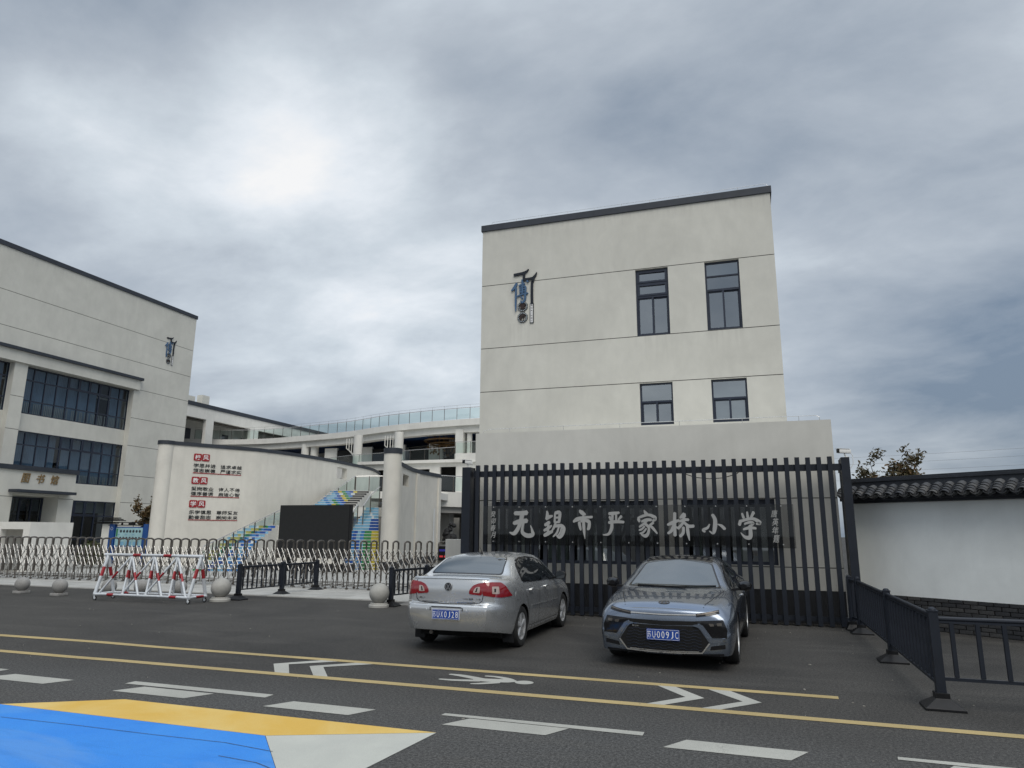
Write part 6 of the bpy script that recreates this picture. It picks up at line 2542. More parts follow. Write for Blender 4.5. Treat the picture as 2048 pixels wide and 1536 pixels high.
def patch(bvh, outline, proj, mat, name, parent, lift=0.003, depth=0.012, grid=0.05, smooth=True, label=None, sub=None):
    """a panel that follows the body: the outline is drawn on a plane, laid on the body along proj, raised by lift.
    proj: (origin function (a, b) -> start point, direction)"""
    start, dr_ = proj
    dr_ = Vector(dr_).normalized()
    pts = []
    n = len(outline)
    for i in range(n):
        a, b = Vector(outline[i]), Vector(outline[(i + 1) % n])
        k_ = max(1, int((b - a).length / grid))
        for j in range(k_):
            pts.append(a.lerp(b, j / k_))
    nb_ = len(pts)
    x0, x1 = min(p.x for p in pts), max(p.x for p in pts)
    y0, y1 = min(p.y for p in pts), max(p.y for p in pts)

    def inside(q):
        c = False
        for i in range(nb_):
            a, b = pts[i], pts[i - 1]
            if (a.y > q.y) != (b.y > q.y) and q.x < (b.x - a.x) * (q.y - a.y) / (b.y - a.y) + a.x:
                c = not c
        return c
    allp = list(pts)
    gx_ = x0 + grid / 2
    while gx_ < x1:
        gy_ = y0 + grid / 2
        while gy_ < y1:
            q = Vector((gx_, gy_))
            if inside(q) and min((q - p).length for p in pts) > grid * 0.35:
                allp.append(q)
            gy_ += grid
        gx_ += grid
    edges = [(i, (i + 1) % nb_) for i in range(nb_)]
    vs, es, fs, *_ = delaunay_2d_cdt(allp, edges, [], 0, 1e-6)
    pos, nrm = [], []
    for v in vs:
        o = start(v.x, v.y)
        h, nn, _, _ = bvh.ray_cast(o, dr_)
        if h is None:
            h, nn, _, _ = bvh.find_nearest(o + dr_ * 0.6)
        if nn.dot(dr_) > 0:
            nn = -nn
        pos.append(h)
        nrm.append(nn)
    good = [f for f in fs if inside(sum((Vector(vs[i]) for i in f), Vector((0, 0))) / len(f))]
    m = MB()
    nv = len(vs)
    top = [p + q * lift for p, q in zip(pos, nrm)]
    bot = [p - q * depth for p, q in zip(pos, nrm)]
    cnt = {}
    for f in good:
        for i in range(len(f)):
            e = (f[i], f[(i + 1) % len(f)])
            cnt[e] = cnt.get(e, 0) + 1
    sides = [(e[0], e[1], e[1] + nv, e[0] + nv) for e in cnt if (e[1], e[0]) not in cnt]
    m.add(top + bot, [tuple(f) for f in good] + sides)
    ob = m.build(name, mat, parent, False, label)
    me = ob.data
    bm = bmesh.new()
    bm.from_mesh(me)
    loose = [v for v in bm.verts if not v.link_faces]
    bmesh.ops.delete(bm, geom=loose, context='VERTS')
    for f in bm.faces:
        f.smooth = smooth
    for e in bm.edges:
        if len(e.link_faces) == 2 and e.calc_face_angle(0) > R(40):
            e.smooth = False
    bm.to_mesh(me)
    bm.free()
    return ob


def strip(pts, w):
    """outline of a thin line"""
    L, Rr = [], []
    for i, p in enumerate(pts):
        a, b = Vector(pts[max(i - 1, 0)]), Vector(pts[min(i + 1, len(pts) - 1)])
        d = (b - a).normalized()
        nn = Vector((-d.y, d.x)) * w / 2
        L.append(tuple(Vector(p) + nn))
        Rr.append(tuple(Vector(p) - nn))
    return L + Rr[::-1]


def side_proj(s_):
    return (lambda a, b: Vector((a, s_ * 1.6, b)), (0, -s_, 0))


def rear_proj():
    return (lambda a, b: Vector((-1.0, a, b)), (1, 0, 0))


def front_proj(L):
    return (lambda a, b: Vector((L + 1.0, a, b + 0.042)), (-1, 0, 0))


def top_proj():
    return (lambda a, b: Vector((a, b, 3.0)), (0, 0, -1))


def wheel(parent, c, s_, Rw, w, rim_mat, spokes, lbl=None):
    """tyre with rim, spokes and brake disc; s_ is the outer side (+y or -y)"""
    m = MB()
    pr = [(Rw * 0.66, -w / 2 + 0.012), (Rw * 0.80, -w / 2), (Rw * 0.93, -w / 2 + 0.006), (Rw * 0.985, -w / 2 + 0.03), (Rw, -w / 2 + 0.06), (Rw, w / 2 - 0.06), (Rw * 0.985, w / 2 - 0.03), (Rw * 0.93, w / 2 - 0.006),
          (Rw * 0.80, w / 2), (Rw * 0.66, w / 2 - 0.012)]
    m.lathe(pr, c, 44, 'Y', True)
    ty = m.build('wheel', 'rubber', parent, True)
    m = MB()
    cy = c[1]
    o = s_ * w / 2
    m.lathe([(Rw * 0.60, -w / 2 + 0.02), (Rw * 0.665, -w / 2 + 0.012), (Rw * 0.675, 0), (Rw * 0.665, w / 2 - 0.010), (Rw * 0.62, w / 2 - 0.014), (Rw * 0.60, w / 2 - 0.03), (Rw * 0.60, -w / 2 + 0.03)], c, 44, 'Y', True)
    m.lathe([(0.0, o - s_ * 0.012), (Rw * 0.10, o - s_ * 0.014), (Rw * 0.16, o - s_ * 0.03), (Rw * 0.17, o - s_ * 0.07)], c, 24, 'Y')
    n, kind = spokes
    for i in range(n):
        a0 = i * 2 * PI / n + 0.31
        for da in ((0,) if kind == 'solid' else (-0.13, 0.13)):
            a = a0 + da
            d1 = Vector((math.cos(a), 0, math.sin(a)))
            t1 = Vector((-math.sin(a), 0, math.cos(a)))
            r0, r1 = Rw * 0.12, Rw * 0.635
            wd0, wd1 = (Rw * 0.105, Rw * 0.125) if kind == 'solid' else (Rw * 0.06, Rw * 0.055)
            C_ = Vector(c)
            yo, yi = Vector((0, o - s_ * 0.016, 0)), Vector((0, o - s_ * 0.06, 0))
            y1o = Vector((0, o - s_ * 0.020, 0))
            P = []
            for r_, wd, yy in ((r0, wd0, yo), (r1, wd1, y1o)):
                P += [C_ + d1 * r_ + t1 * wd + yy - Vector((0, s_ * 0.012, 0)), C_ + d1 * r_ + t1 * wd * 0.55 + yy, C_ + d1 * r_ - t1 * wd * 0.55 + yy, C_ + d1 * r_ - t1 * wd + yy - Vector((0, s_ * 0.012, 0)),
                      C_ + d1 * r_ - t1 * wd + yi, C_ + d1 * r_ + t1 * wd + yi]
            m.add(P, [(k_, (k_ + 1) % 6, (k_ + 1) % 6 + 6, k_ + 6) for k_ in range(6)] + [tuple(range(6)), tuple(range(11, 5, -1))])
    m.build('rim', rim_mat, ty, True, angle=28)
    m = MB()
    m.lathe([(0.02, o - s_ * 0.10), (Rw * 0.45, o - s_ * 0.10), (Rw * 0.45, o - s_ * 0.12), (0.02, o - s_ * 0.12)], c, 28, 'Y', True)
    m.build('brake_disc', 'steel_dull', ty)
    m = MB()
    m.lathe([(0.0, o - s_ * 0.14), (Rw * 0.62, o - s_ * 0.14)], c, 28, 'Y')
    m.build('wheel_back', 'black_void', ty)
    return ty


def plate(parent, o, ax, up, an, chars, w=0.44, h=0.14):
    m = MB()
    m.prism(rounded([(-w / 2, -h / 2), (w / 2, -h / 2), (w / 2, h / 2), (-w / 2, h / 2)], 0.010), o, ax, up, an, -0.008, 0.0)
    pl = m.build('number_plate', 'plate_blue', parent)
    m = MB()
    o, ax, up, an = Vector(o), Vector(ax), Vector(up), Vector(an)
    for a, b, c_, d in ((-w / 2 + .006, w / 2 - .006, h / 2 - .009, h / 2 - .006), (-w / 2 + .006, w / 2 - .006, -h / 2 + .006, -h / 2 + .009),
                        (-w / 2 + .006, -w / 2 + .009, -h / 2 + .006, h / 2 - .006), (w / 2 - .009, w / 2 - .006, -h / 2 + .006, h / 2 - .006)):
        m.prism([(a, c_), (b, c_), (b, d), (a, d)], o, ax, up, an, 0.0, 0.0012)
    m.build('plate_border', 'letter_white', pl)
    m = MB()
    xs = [-0.185, -0.122, -0.060, 0.0, 0.061, 0.122, 0.183]
    for ch, x in zip(chars.replace('·', ''), xs):
        cjk = ord(ch) > 1000
        put_text(m, ch, o + ax * x, ax, up, an, w=0.050 if cjk else (0.040 if ch != 'J' else 0.030), h=0.088, d0=0.0, d1=0.002, offset=-0.004 if cjk else 0.0)
    m.prism([(-0.094 + .006 * math.cos(t * PI / 5), .006 * math.sin(t * PI / 5)) for t in range(10)], o, ax, up, an, 0, 0.002)
    m.build('plate_lettering', 'letter_white', pl)
    m = MB()
    for x in (-0.115, 0.105):
        for z in (-h / 2 + .012, h / 2 - .012):
            m.prism([(x + .007 * math.cos(t * PI / 5), z + .007 * math.sin(t * PI / 5)) for t in range(10)], o, ax, up, an, 0, 0.004)
    m.build('plate_bolt', 'steel', pl)
    return pl


def mirror_blk(lst):
    return [(-a, b) for a, b in lst]


def place_car(t, axle_x, wx, wy, heading):
    """wx, wy: world point under the middle of the rear axle; heading: angle of the car's +x (forward)"""
    c, s_ = math.cos(heading), math.sin(heading)
    t.location = (wx - axle_x * c, wy - axle_x * s_, 0)
    t.rotation_euler = (0, 0, heading)


def door_mirror(parent, base, s_, body_mat):
    b = Vector(base)
    m = MB()
    prof = [(-0.075, 0.0), (-0.06, 0.055), (0.0, 0.075), (0.07, 0.062), (0.10, 0.02), (0.09, -0.04), (0.03, -0.062), (-0.05, -0.055)]
    vs, fs = [], []
    for x_, sc_ in ((-0.055, 0.90), (-0.045, 1.0), (0.0, 1.0), (0.05, 0.82), (0.085, 0.45)):
        for y_, z_ in prof:
            vs.append(b + Vector((x_, s_ * (0.125 + y_ * sc_ * 1.2), 0.062 + z_ * sc_ * 1.15)))
    n = len(prof)
    for i in range(4):
        for j in range(n):
            fs.append((i * n + j, i * n + (j + 1) % n, i * n + n + (j + 1) % n, i * n + n + j))
    fs += [tuple(range(n)), tuple(range(4 * n, 5 * n))]
    m.add(vs, fs)
    mi_ = m.build('door_mirror', body_mat, parent, True)
    m = MB()
    m.prism([(s_ * (0.125 + y_ * 1.04), 0.062 + z_ * 1.0) for y_, z_ in prof], b, Yv, Z, X, -0.0585, -0.0545)
    m.build('mirror_glass', 'car_glass', mi_)
    m = MB()
    m.bar(b + Vector((0.03, -s_ * 0.10, 0.0)), b + Vector((0.01, s_ * 0.09, 0.025)), 0.08, 0.035)
    m.build('stalk', 'black_plastic', mi_)


D0 = [0] * 8

# ---------------------------------------------------------------- silver sedan, seen from behind
sv_ = thing('parked_car', 'silver sedan parked with its red tail lamps towards the road', 'car', (0, 0, 0), 'cars parked in front of the slat screen')


def st(x, top, belt, mx_, mid, sill, dx=None):
    (zt, ht, zte) = top
    zc_ = zte + (zt - zte) * 0.72
    a, b = Vector(mx_).lerp(Vector(mid), 0.62), Vector(mx_).lerp(Vector(mid), 0.76)
    d = dx or D0
    da, db = (d[4], d[5] + 0.012) if dx and abs(d[4] - d[5]) > 0.01 else (d[4], d[4])
    return (x, [d[0], d[1], d[2], d[3], d[4], da, db, d[5], d[6], d[7]], [(0, zt), (ht * 0.55, zc_), (ht, zte), belt, mx_, tuple(a), tuple(b), mid, sill, (sill[0] - 0.12, sill[1] - 0.015)])


S1 = [
    st(0.0, (1.095, 0.56, 1.085), (0.60, 1.05), (0.635, 0.92), (0.64, 0.62), (0.58, 0.33), [0.125, 0.125, 0.12, 0.105, 0.075, 0.0, 0.05, 0.10]),
    st(0.04, (1.10, 0.60, 1.088), (0.645, 1.05), (0.685, 0.92), (0.69, 0.62), (0.63, 0.325), [0.125, 0.12, 0.11, 0.10, 0.075, 0.02, 0.05, 0.1]),
    st(0.16, (1.108, 0.65, 1.09), (0.712, 1.05), (0.757, 0.91), (0.765, 0.61), (0.71, 0.31), [0.09, 0.09, 0.08, 0.07, 0.055, 0.03, 0.04, 0.06]),
    st(0.40, (1.112, 0.685, 1.088), (0.782, 1.045), (0.828, 0.90), (0.84, 0.60), (0.785, 0.28)),
    st(0.66, (1.118, 0.665, 1.095), (0.822, 1.035), (0.872, 0.88), (0.884, 0.58), (0.825, 0.24)),
    st(0.98, (1.285, 0.615, 1.245), (0.832, 1.015), (0.881, 0.86), (0.888, 0.56), (0.832, 0.215)),
    st(1.30, (1.405, 0.575, 1.362), (0.834, 0.995), (0.882, 0.84), (0.888, 0.55), (0.832, 0.20)),
    st(1.75, (1.450, 0.565, 1.40), (0.836, 0.972), (0.883, 0.825), (0.888, 0.54), (0.832, 0.195)),
    st(2.25, (1.455, 0.56, 1.403), (0.836, 0.955), (0.883, 0.81), (0.888, 0.53), (0.832, 0.195)),
    st(2.75, (1.415, 0.565, 1.363), (0.834, 0.94), (0.882, 0.80), (0.888, 0.53), (0.832, 0.195)),
    st(3.12, (1.235, 0.63, 1.185), (0.828, 0.925), (0.88, 0.79), (0.888, 0.53), (0.832, 0.195)),
    st(3.50, (1.01, 0.70, 0.98), (0.815, 0.905), (0.876, 0.77), (0.886, 0.52), (0.83, 0.20)),
    st(3.90, (0.945, 0.68, 0.915), (0.80, 0.85), (0.868, 0.72), (0.882, 0.50), (0.825, 0.21)),
    st(4.25, (0.855, 0.62, 0.825), (0.755, 0.77), (0.82, 0.66), (0.845, 0.47), (0.79, 0.22)),
    st(4.45, (0.765, 0.55, 0.74), (0.66, 0.70), (0.72, 0.60), (0.75, 0.45), (0.70, 0.22)),
    st(4.53, (0.71, 0.48, 0.69), (0.58, 0.66), (0.63, 0.57), (0.65, 0.43), (0.60, 0.23)),
]
body1, bvh1 = car_body(S1, 'paint_silver', (1.03, 3.64), 0.355, 0.885, 0.055, 0.05)
body1.parent = sv_
RP, TP_ = rear_proj(), top_proj()
# rear window and its black surround
patch(bvh1, rounded([(-0.63, 1.118), (0, 1.125), (0.63, 1.118), (0.555, 1.335), (0.51, 1.378), (0.25, 1.393), (-0.25, 1.393), (-0.51, 1.378), (-0.555, 1.335)], 0.05), RP, 'black_gloss', 'window_seal', sv_, 0.002, 0.01)
patch(bvh1, rounded([(-0.605, 1.130), (0, 1.136), (0.605, 1.130), (0.54, 1.325), (0.49, 1.364), (0.25, 1.380), (-0.25, 1.380), (-0.49, 1.364), (-0.54, 1.325)], 0.05), RP, 'windscreen_glass', 'rear_window', sv_, 0.004, 0.0)
SO = [(1.10, 1.0), (1.14, 1.14), (1.22, 1.265), (1.36, 1.335), (1.62, 1.372), (2.0, 1.378), (2.40, 1.355), (2.72, 1.285), (2.98, 1.16), (3.20, 1.03), (3.34, 0.935), (2.2, 0.965)]
for s_ in (-1, 1):
    SP = side_proj(s_)
    patch(bvh1, rounded(SO, 0.03), SP, 'black_gloss', 'window_surround', sv_, 0.003, 0.01)
    patch(bvh1, rounded([(1.17, 1.015), (1.20, 1.13), (1.27, 1.245), (1.40, 1.31), (1.64, 1.348), (1.93, 1.354), (1.93, 0.985)], 0.03), SP, 'car_glass', 'side_window', sv_, 0.006, 0.0)
    patch(bvh1, rounded([(2.0, 0.985), (2.0, 1.354), (2.38, 1.332), (2.68, 1.265), (2.92, 1.15), (3.16, 1.0), (3.22, 0.955)], 0.03), SP, 'car_glass', 'side_window', sv_, 0.006, 0.0)
    patch(bvh1, strip([(1.12, 0.992), (1.7, 0.975), (2.4, 0.958), (3.34, 0.928)], 0.014), SP, 'chrome', 'chrome_strip', sv_, 0.006, 0.004, 0.06)
    # door seams
    for nm, ln in (('door_seam', [(1.10, 0.99), (1.16, 0.86), (1.26, 0.74), (1.36, 0.55), (1.42, 0.30)]), ('door_seam', [(1.965, 0.97), (1.96, 0.6), (1.95, 0.29)]),
                   ('door_seam', [(3.28, 0.93), (3.22, 0.70), (3.20, 0.5), (3.20, 0.29)]), ('sill_seam', [(1.42, 0.285), (2.3, 0.28), (3.2, 0.285)])):
        patch(bvh1, strip(ln, 0.007), SP, 'black_plastic', nm, sv_, 0.0012, 0.004, 0.06)
    patch(bvh1, strip([(1.45, 0.238), (2.3, 0.232), (3.25, 0.238)], 0.022), SP, 'chrome', 'sill_trim', sv_, 0.006, 0.006, 0.08)
    patch(bvh1, strip([(1.50, 0.60), (1.9, 0.592), (2.4, 0.585), (3.15, 0.58)], 0.012), SP, 'paint_silver', 'rubbing_strip', sv_, 0.009, 0.004, 0.07)
    for hx in (1.36, 2.24):
        h0, nn, _, _ = bvh1.ray_cast(Vector((hx, s_ * 1.6, 0.86)), Vector((0, -s_, 0)))
        m = MB()
        y = h0.y
        m.tube([(hx, y, 0.86), (hx + 0.02, y + s_ * 0.035, 0.862), (hx + 0.10, y + s_ * 0.04, 0.866), (hx + 0.18, y + s_ * 0.035, 0.868), (hx + 0.20, y, 0.868)], [0.014, 0.015, 0.013, 0.013, 0.011], 8)
        m.build('door_handle', 'paint_silver', sv_, True)
    hx = 0.70
    patch(bvh1, rounded([(0.66, 0.74), (0.90, 0.745), (0.92, 0.87), (0.68, 0.88)], 0.05), SP, 'paint_silver', 'fuel_flap', sv_, 0.0015, 0.002, 0.04) if s_ < 0 else None
    # tail lamps, wrapping round the corner: inner half on the boot lid, outer half laid on along the diagonal
    LP = (lambda a, b, s_=s_: Vector((-1.0, s_ * a, b)), (1, 0, 0))
    DP = (lambda a, b, s_=s_: Vector((0.14 + a * 0.7071 - 0.7071, s_ * (0.70 + a * 0.7071 + 0.7071), b)), (0.7071, -s_ * 0.7071, 0))
    patch(bvh1, rounded([(0.335, 0.868), (0.54, 0.848), (0.548, 1.030), (0.49, 1.028), (0.40, 0.995), (0.345, 0.93)], 0.03), LP, 'red_lens', 'tail_lamp', sv_, 0.010, 0.006, 0.03)
    patch(bvh1, rounded([(0.400, 0.890), (0.505, 0.886), (0.508, 0.975), (0.455, 0.972), (0.42, 0.94)], 0.015), LP, 'clear_lens', 'reverse_lamp', sv_, 0.013, 0.0, 0.03)
    patch(bvh1, rounded([(0.435, 0.90), (0.46, 0.90), (0.475, 0.962), (0.455, 0.96)], 0.006), LP, 'black_gloss', 'lamp_insert', sv_, 0.0145, 0.0, 0.03)
    patch(bvh1, rounded([(-0.165, 0.850), (0.03, 0.822), (0.14, 0.815), (0.40, 0.825), (0.33, 0.885), (0.23, 0.985), (0.15, 1.032), (-0.02, 1.040), (-0.165, 1.034)], 0.03), DP, 'red_lens', 'tail_lamp', sv_, 0.010, 0.006, 0.03)
    patch(bvh1, rounded([(-0.035, 0.875), (0.095, 0.870), (0.09, 0.975), (-0.032, 0.98)], 0.015), DP, 'clear_lens', 'indicator_lamp', sv_, 0.013, 0.0, 0.03)
    patch(bvh1, rounded([(0.0, 0.90), (0.03, 0.90), (0.03, 0.95), (0.0, 0.95)], 0.006), DP, 'black_gloss', 'lamp_insert', sv_, 0.0145, 0.0, 0.03)
# boot lid seams, bumper lines
patch(bvh1, strip([(-0.565, 1.06), (-0.562, 0.95), (-0.558, 0.85), (-0.545, 0.775), (-0.50, 0.735), (-0.30, 0.722), (0, 0.718), (0.30, 0.722), (0.50, 0.735), (0.545, 0.775), (0.558, 0.85), (0.562, 0.95), (0.565, 1.06)], 0.011), RP, 'black_plastic', 'boot_seam', sv_, 0.0015, 0.006, 0.04)
patch(bvh1, strip([(-0.44, 0.748), (0, 0.738), (0.44, 0.748)], 0.014), RP, 'chrome', 'boot_trim', sv_, 0.008, 0.004, 0.05)
patch(bvh1, strip([(-0.62, 1.078), (-0.4, 1.084), (0, 1.088), (0.4, 1.084), (0.62, 1.078)], 0.012), RP, 'paint_silver', 'boot_lip', sv_, 0.018, 0.01, 0.05)
# plate recess
patch(bvh1, rounded([(-0.27, 0.672), (0.27, 0.672), (0.235, 0.50), (0.20, 0.485), (-0.20, 0.485), (-0.235, 0.50)], 0.02), RP, 'paint_silver', 'plate_recess', sv_, 0.003, 0.002, 0.05)
patch(bvh1, strip([(-0.262, 0.62), (-0.268, 0.660), (-0.235, 0.670), (0, 0.673), (0.235, 0.670), (0.268, 0.660), (0.262, 0.62)], 0.018), RP, 'black_plastic', 'recess_shade', sv_, 0.003, 0.002, 0.04)
h0 = bvh1.ray_cast(Vector((-1, 0, 0.570)), X)[0]
plate(sv_, (h0.x - 0.016, 0.0, 0.568), -Yv, Z, -X, '苏U·X0J28')
m = MB()
m.prism(rounded([(-0.228, -0.078), (0.228, -0.078), (0.228, 0.078), (-0.228, 0.078)], 0.01), (h0.x - 0.016, 0, 0.568), -Yv, Z, -X, -0.016, -0.0085)
m.build('plate_frame', 'white_metal', sv_)
# round emblem
h0 = bvh1.ray_cast(Vector((-1, 0, 0.966)), X)[0]
eo = Vector((h0.x - 0.004, 0, 0.966))
m = MB()
m.lathe([(0.0, 0.0), (0.061, 0.0), (0.061, -0.006), (0.0, -0.007)], eo, 32, 'X')
em = m.build('emblem', 'dark_metal', sv_, True)
m = MB()
m.lathe([(0.052, -0.004), (0.065, -0.004), (0.063, -0.012), (0.055, -0.012)], eo, 36, 'X', True)
e2 = eo - X * 0.006
for pts in ([(-0.027, 0.047), (0.0, -0.004), (0.027, 0.047)], [(-0.047, 0.020), (-0.023, -0.044), (0.0, -0.002), (0.023, -0.044), (0.047, 0.020)]):
    put_strokes(m, [[(a, b, 0.0135) for a, b in pts[i:i + 2]] for i in range(len(pts) - 1)], e2, -Yv, Z, -X, 1, 1, 0, 0.006)
m.build('emblem_letters', 'chrome', em)
for tx, y0_, w_ in (('一汽·大众', 0.44, 0.20), ('BORA 宝来', -0.32, 0.17), ('1.6', -0.49, 0.06)):
    m = MB()
    hh = bvh1.ray_cast(Vector((-1, y0_, 0.795)), X)[0]
    put_text(m, tx, (hh.x - 0.002, y0_, 0.795), -Yv, Z, -X, w=w_, h=0.026, d0=-0.004, d1=0.004, offset=0.004)
    m.build('boot_lettering', 'steel_dull', sv_)

m = MB()
for y in (-0.62, -0.33, 0.33, 0.62):
    hh = bvh1.ray_cast(Vector((-1, y, 0.635)), X)[0]
    m.lathe([(0.0, -0.004), (0.011, -0.003), (0.012, 0.004)], hh, 12, 'X')
m.build('parking_sensor', 'white_metal', sv_)
# roof aerial, under-body, wheels, mirrors
hh = bvh1.ray_cast(Vector((1.42, 0, 3)), -Z)[0]
m = MB()
m.lathe([(0.028, -0.01), (0.026, 0.012), (0.012, 0.035), (0.006, 0.05)], hh, 12)
m.tube([hh + Z * 0.045, hh + Vector((-0.10, 0, 0.12))], [0.004, 0.0025], 6)
m.build('aerial', 'black_plastic', sv_, True)
m = MB()
m.box(0.55, 4.2, -0.70, 0.70, 0.18, 0.28)
m.box(0.42, 0.6, -0.58, 0.58, 0.22, 0.34)
m.build('underside', 'black_void', sv_)
m = MB()
m.tube([(0.30, 0.40, 0.25), (0.9, 0.40, 0.25)], 0.03, 10)
m.build('exhaust', 'steel_dull', sv_, True)
for ax in (1.03, 3.64):
    for s_ in (-1, 1):
        wheel(sv_, (ax, s_ * 0.775, 0.318), s_, 0.318, 0.20, 'rim_silver', (5, 'solid'))
m = MB()
for s_ in (-1, 1):
    m.box(0.66, 0.675, s_ * 0.76 - 0.09, s_ * 0.76 + 0.09, 0.11, 0.34)
m.build('mud_flap', 'black_plastic', sv_)
for s_ in (-1, 1):
    door_mirror(sv_, (3.08, s_ * 0.84, 0.945), s_, 'black_plastic')
patch(bvh1, rounded([(2.86, -0.50), (2.83, 0), (2.86, 0.50), (3.40, 0.62), (3.47, 0), (3.40, -0.62)], 0.05), TP_, 'windscreen_glass', 'windscreen', sv_, 0.004, 0.0, 0.08)
place_car(sv_, 1.03, -4.50, 11.27, R(90))

# ---------------------------------------------------------------- slate-blue sedan, seen from the front
sl_ = thing('parked_car', 'slate blue sedan with black grille parked nose towards the road', 'car', (0, 0, 0), 'cars parked in front of the slat screen')
S2 = [
    st(0.0, (1.02, 0.60, 1.01), (0.72, 0.97), (0.76, 0.80), (0.78, 0.55), (0.72, 0.30)),
    st(0.10, (1.04, 0.66, 1.02), (0.80, 0.97), (0.84, 0.80), (0.86, 0.55), (0.80, 0.27)),
    st(0.42, (1.07, 0.68, 1.045), (0.84, 0.985), (0.90, 0.80), (0.91, 0.55), (0.85, 0.23)),
    st(0.95, (1.17, 0.63, 1.135), (0.86, 0.99), (0.925, 0.80), (0.928, 0.55), (0.87, 0.20)),
    st(1.50, (1.365, 0.565, 1.32), (0.86, 0.98), (0.925, 0.79), (0.925, 0.53), (0.87, 0.19)),
    st(2.10, (1.435, 0.56, 1.385), (0.86, 0.965), (0.922, 0.78), (0.922, 0.52), (0.87, 0.185)),
    st(2.60, (1.44, 0.565, 1.388), (0.86, 0.952), (0.922, 0.77), (0.922, 0.52), (0.87, 0.185)),
    st(3.00, (1.395, 0.58, 1.34), (0.86, 0.945), (0.924, 0.77), (0.924, 0.52), (0.87, 0.185)),
    st(3.40, (1.215, 0.645, 1.16), (0.86, 0.935), (0.926, 0.76), (0.926, 0.51), (0.87, 0.19)),
    st(3.84, (1.0, 0.745, 0.975), (0.862, 0.915), (0.928, 0.76), (0.928, 0.51), (0.87, 0.20)),
    st(4.22, (0.955, 0.735, 0.925), (0.86, 0.875), (0.928, 0.74), (0.928, 0.50), (0.87, 0.21)),
    st(4.56, (0.905, 0.70, 0.872), (0.828, 0.818), (0.916, 0.69), (0.922, 0.48), (0.872, 0.215)),
    st(4.78, (0.860, 0.68, 0.825), (0.785, 0.775), (0.880, 0.655), (0.895, 0.47), (0.862, 0.215)),
    st(4.88, (0.818, 0.645, 0.785), (0.72, 0.742), (0.835, 0.63), (0.858, 0.45), (0.834, 0.215), [-0.03, -0.03, -0.02, -0.01, 0.0, 0.0, -0.01, -0.02]),
    st(4.915, (0.792, 0.59, 0.768), (0.645, 0.735), (0.755, 0.615), (0.79, 0.43), (0.77, 0.215), [-0.035, -0.035, -0.025, -0.01, 0.0, 0.0, -0.01, -0.02]),
]
L2 = 4.955
body2, bvh2 = car_body(S2, 'paint_slate', (1.18, 4.02), 0.372, 0.925, 0.05, 0.055)
body2.parent = sl_
FP = front_proj(L2)
# windscreen and black roof
patch(bvh2, rounded([(3.12, -0.535), (3.05, 0.0), (3.12, 0.535), (3.78, 0.70), (3.86, 0.40), (3.885, 0), (3.86, -0.40), (3.78, -0.70)], 0.04), TP_, 'black_gloss', 'windscreen_seal', sl_, 0.002, 0.01, 0.08)
patch(bvh2, rounded([(3.14, -0.51), (3.075, 0.0), (3.14, 0.51), (3.75, 0.665), (3.82, 0.38), (3.845, 0), (3.82, -0.38), (3.75, -0.665)], 0.04), TP_, 'windscreen_glass', 'windscreen', sl_, 0.004, 0.0, 0.08)
patch(bvh2, rounded([(1.45, -0.50), (1.45, 0.50), (3.08, 0.525), (3.02, 0.0), (3.08, -0.525)], 0.04), TP_, 'black_gloss', 'roof_panel', sl_, 0.003, 0.01, 0.09)
m = MB()
for s_, xs in ((-1, [(3.86, -0.12), (3.80, 0.30), (3.74, 0.62)]), (1, [(3.88, 0.18), (3.83, -0.25), (3.78, -0.55)])):
    P = [bvh2.ray_cast(Vector((a, b, 3)), -Z)[0] + Z * 0.014 for a, b in xs]
    m.tube(P, 0.008, 6)
m.build('wiper', 'black_plastic', sl_, True)
# bonnet seams and creases
for s_ in (-1, 1):
    patch(bvh2, strip([(3.86, s_ * 0.745), (4.2, s_ * 0.69), (4.55, s_ * 0.615), (4.84, s_ * 0.535)], 0.012), TP_, 'black_plastic', 'bonnet_seam', sl_, 0.0012, 0.004, 0.06)
    SP = side_proj(s_)
    patch(bvh2, rounded([(0.95, 1.06), (1.15, 1.16), (1.50, 1.285), (1.9, 1.35), (2.4, 1.362), (2.85, 1.325), (3.2, 1.20), (3.55, 1.04), (3.72, 0.955), (2.4, 0.985), (1.3, 1.0)], 0.03), SP, 'black_gloss', 'window_surround', sl_, 0.003, 0.01)
    patch(bvh2, rounded([(1.25, 1.04), (1.56, 1.26), (1.92, 1.325), (2.28, 1.335), (2.28, 1.005)], 0.03), SP, 'car_glass', 'side_window', sl_, 0.006, 0.0)
    patch(bvh2, rounded([(2.36, 1.003), (2.36, 1.334), (2.80, 1.302), (3.12, 1.19), (3.45, 1.04), (3.58, 0.975)], 0.03), SP, 'car_glass', 'side_window', sl_, 0.006, 0.0)
    for ln in ([(1.30, 0.99), (1.42, 0.80), (1.60, 0.55), (1.66, 0.30)], [(2.32, 0.985), (2.30, 0.6), (2.28, 0.29)], [(3.62, 0.95), (3.50, 0.70), (3.46, 0.5), (3.46, 0.29)], [(1.66, 0.285), (2.5, 0.28), (3.46, 0.285)]):
        patch(bvh2, strip(ln, 0.007), SP, 'black_plastic', 'door_seam', sl_, 0.0012, 0.004, 0.06)
    for hx in (1.62, 2.58):
        hh = bvh2.ray_cast(Vector((hx, s_ * 1.6, 0.83)), Vector((0, -s_, 0)))[0]
        m = MB()
        m.tube([(hx, hh.y, 0.83), (hx + 0.02, hh.y + s_ * 0.035, 0.83), (hx + 0.16, hh.y + s_ * 0.04, 0.836), (hx + 0.20, hh.y, 0.836)], 0.012, 8)
        m.build('door_handle', 'chrome', sl_, True)
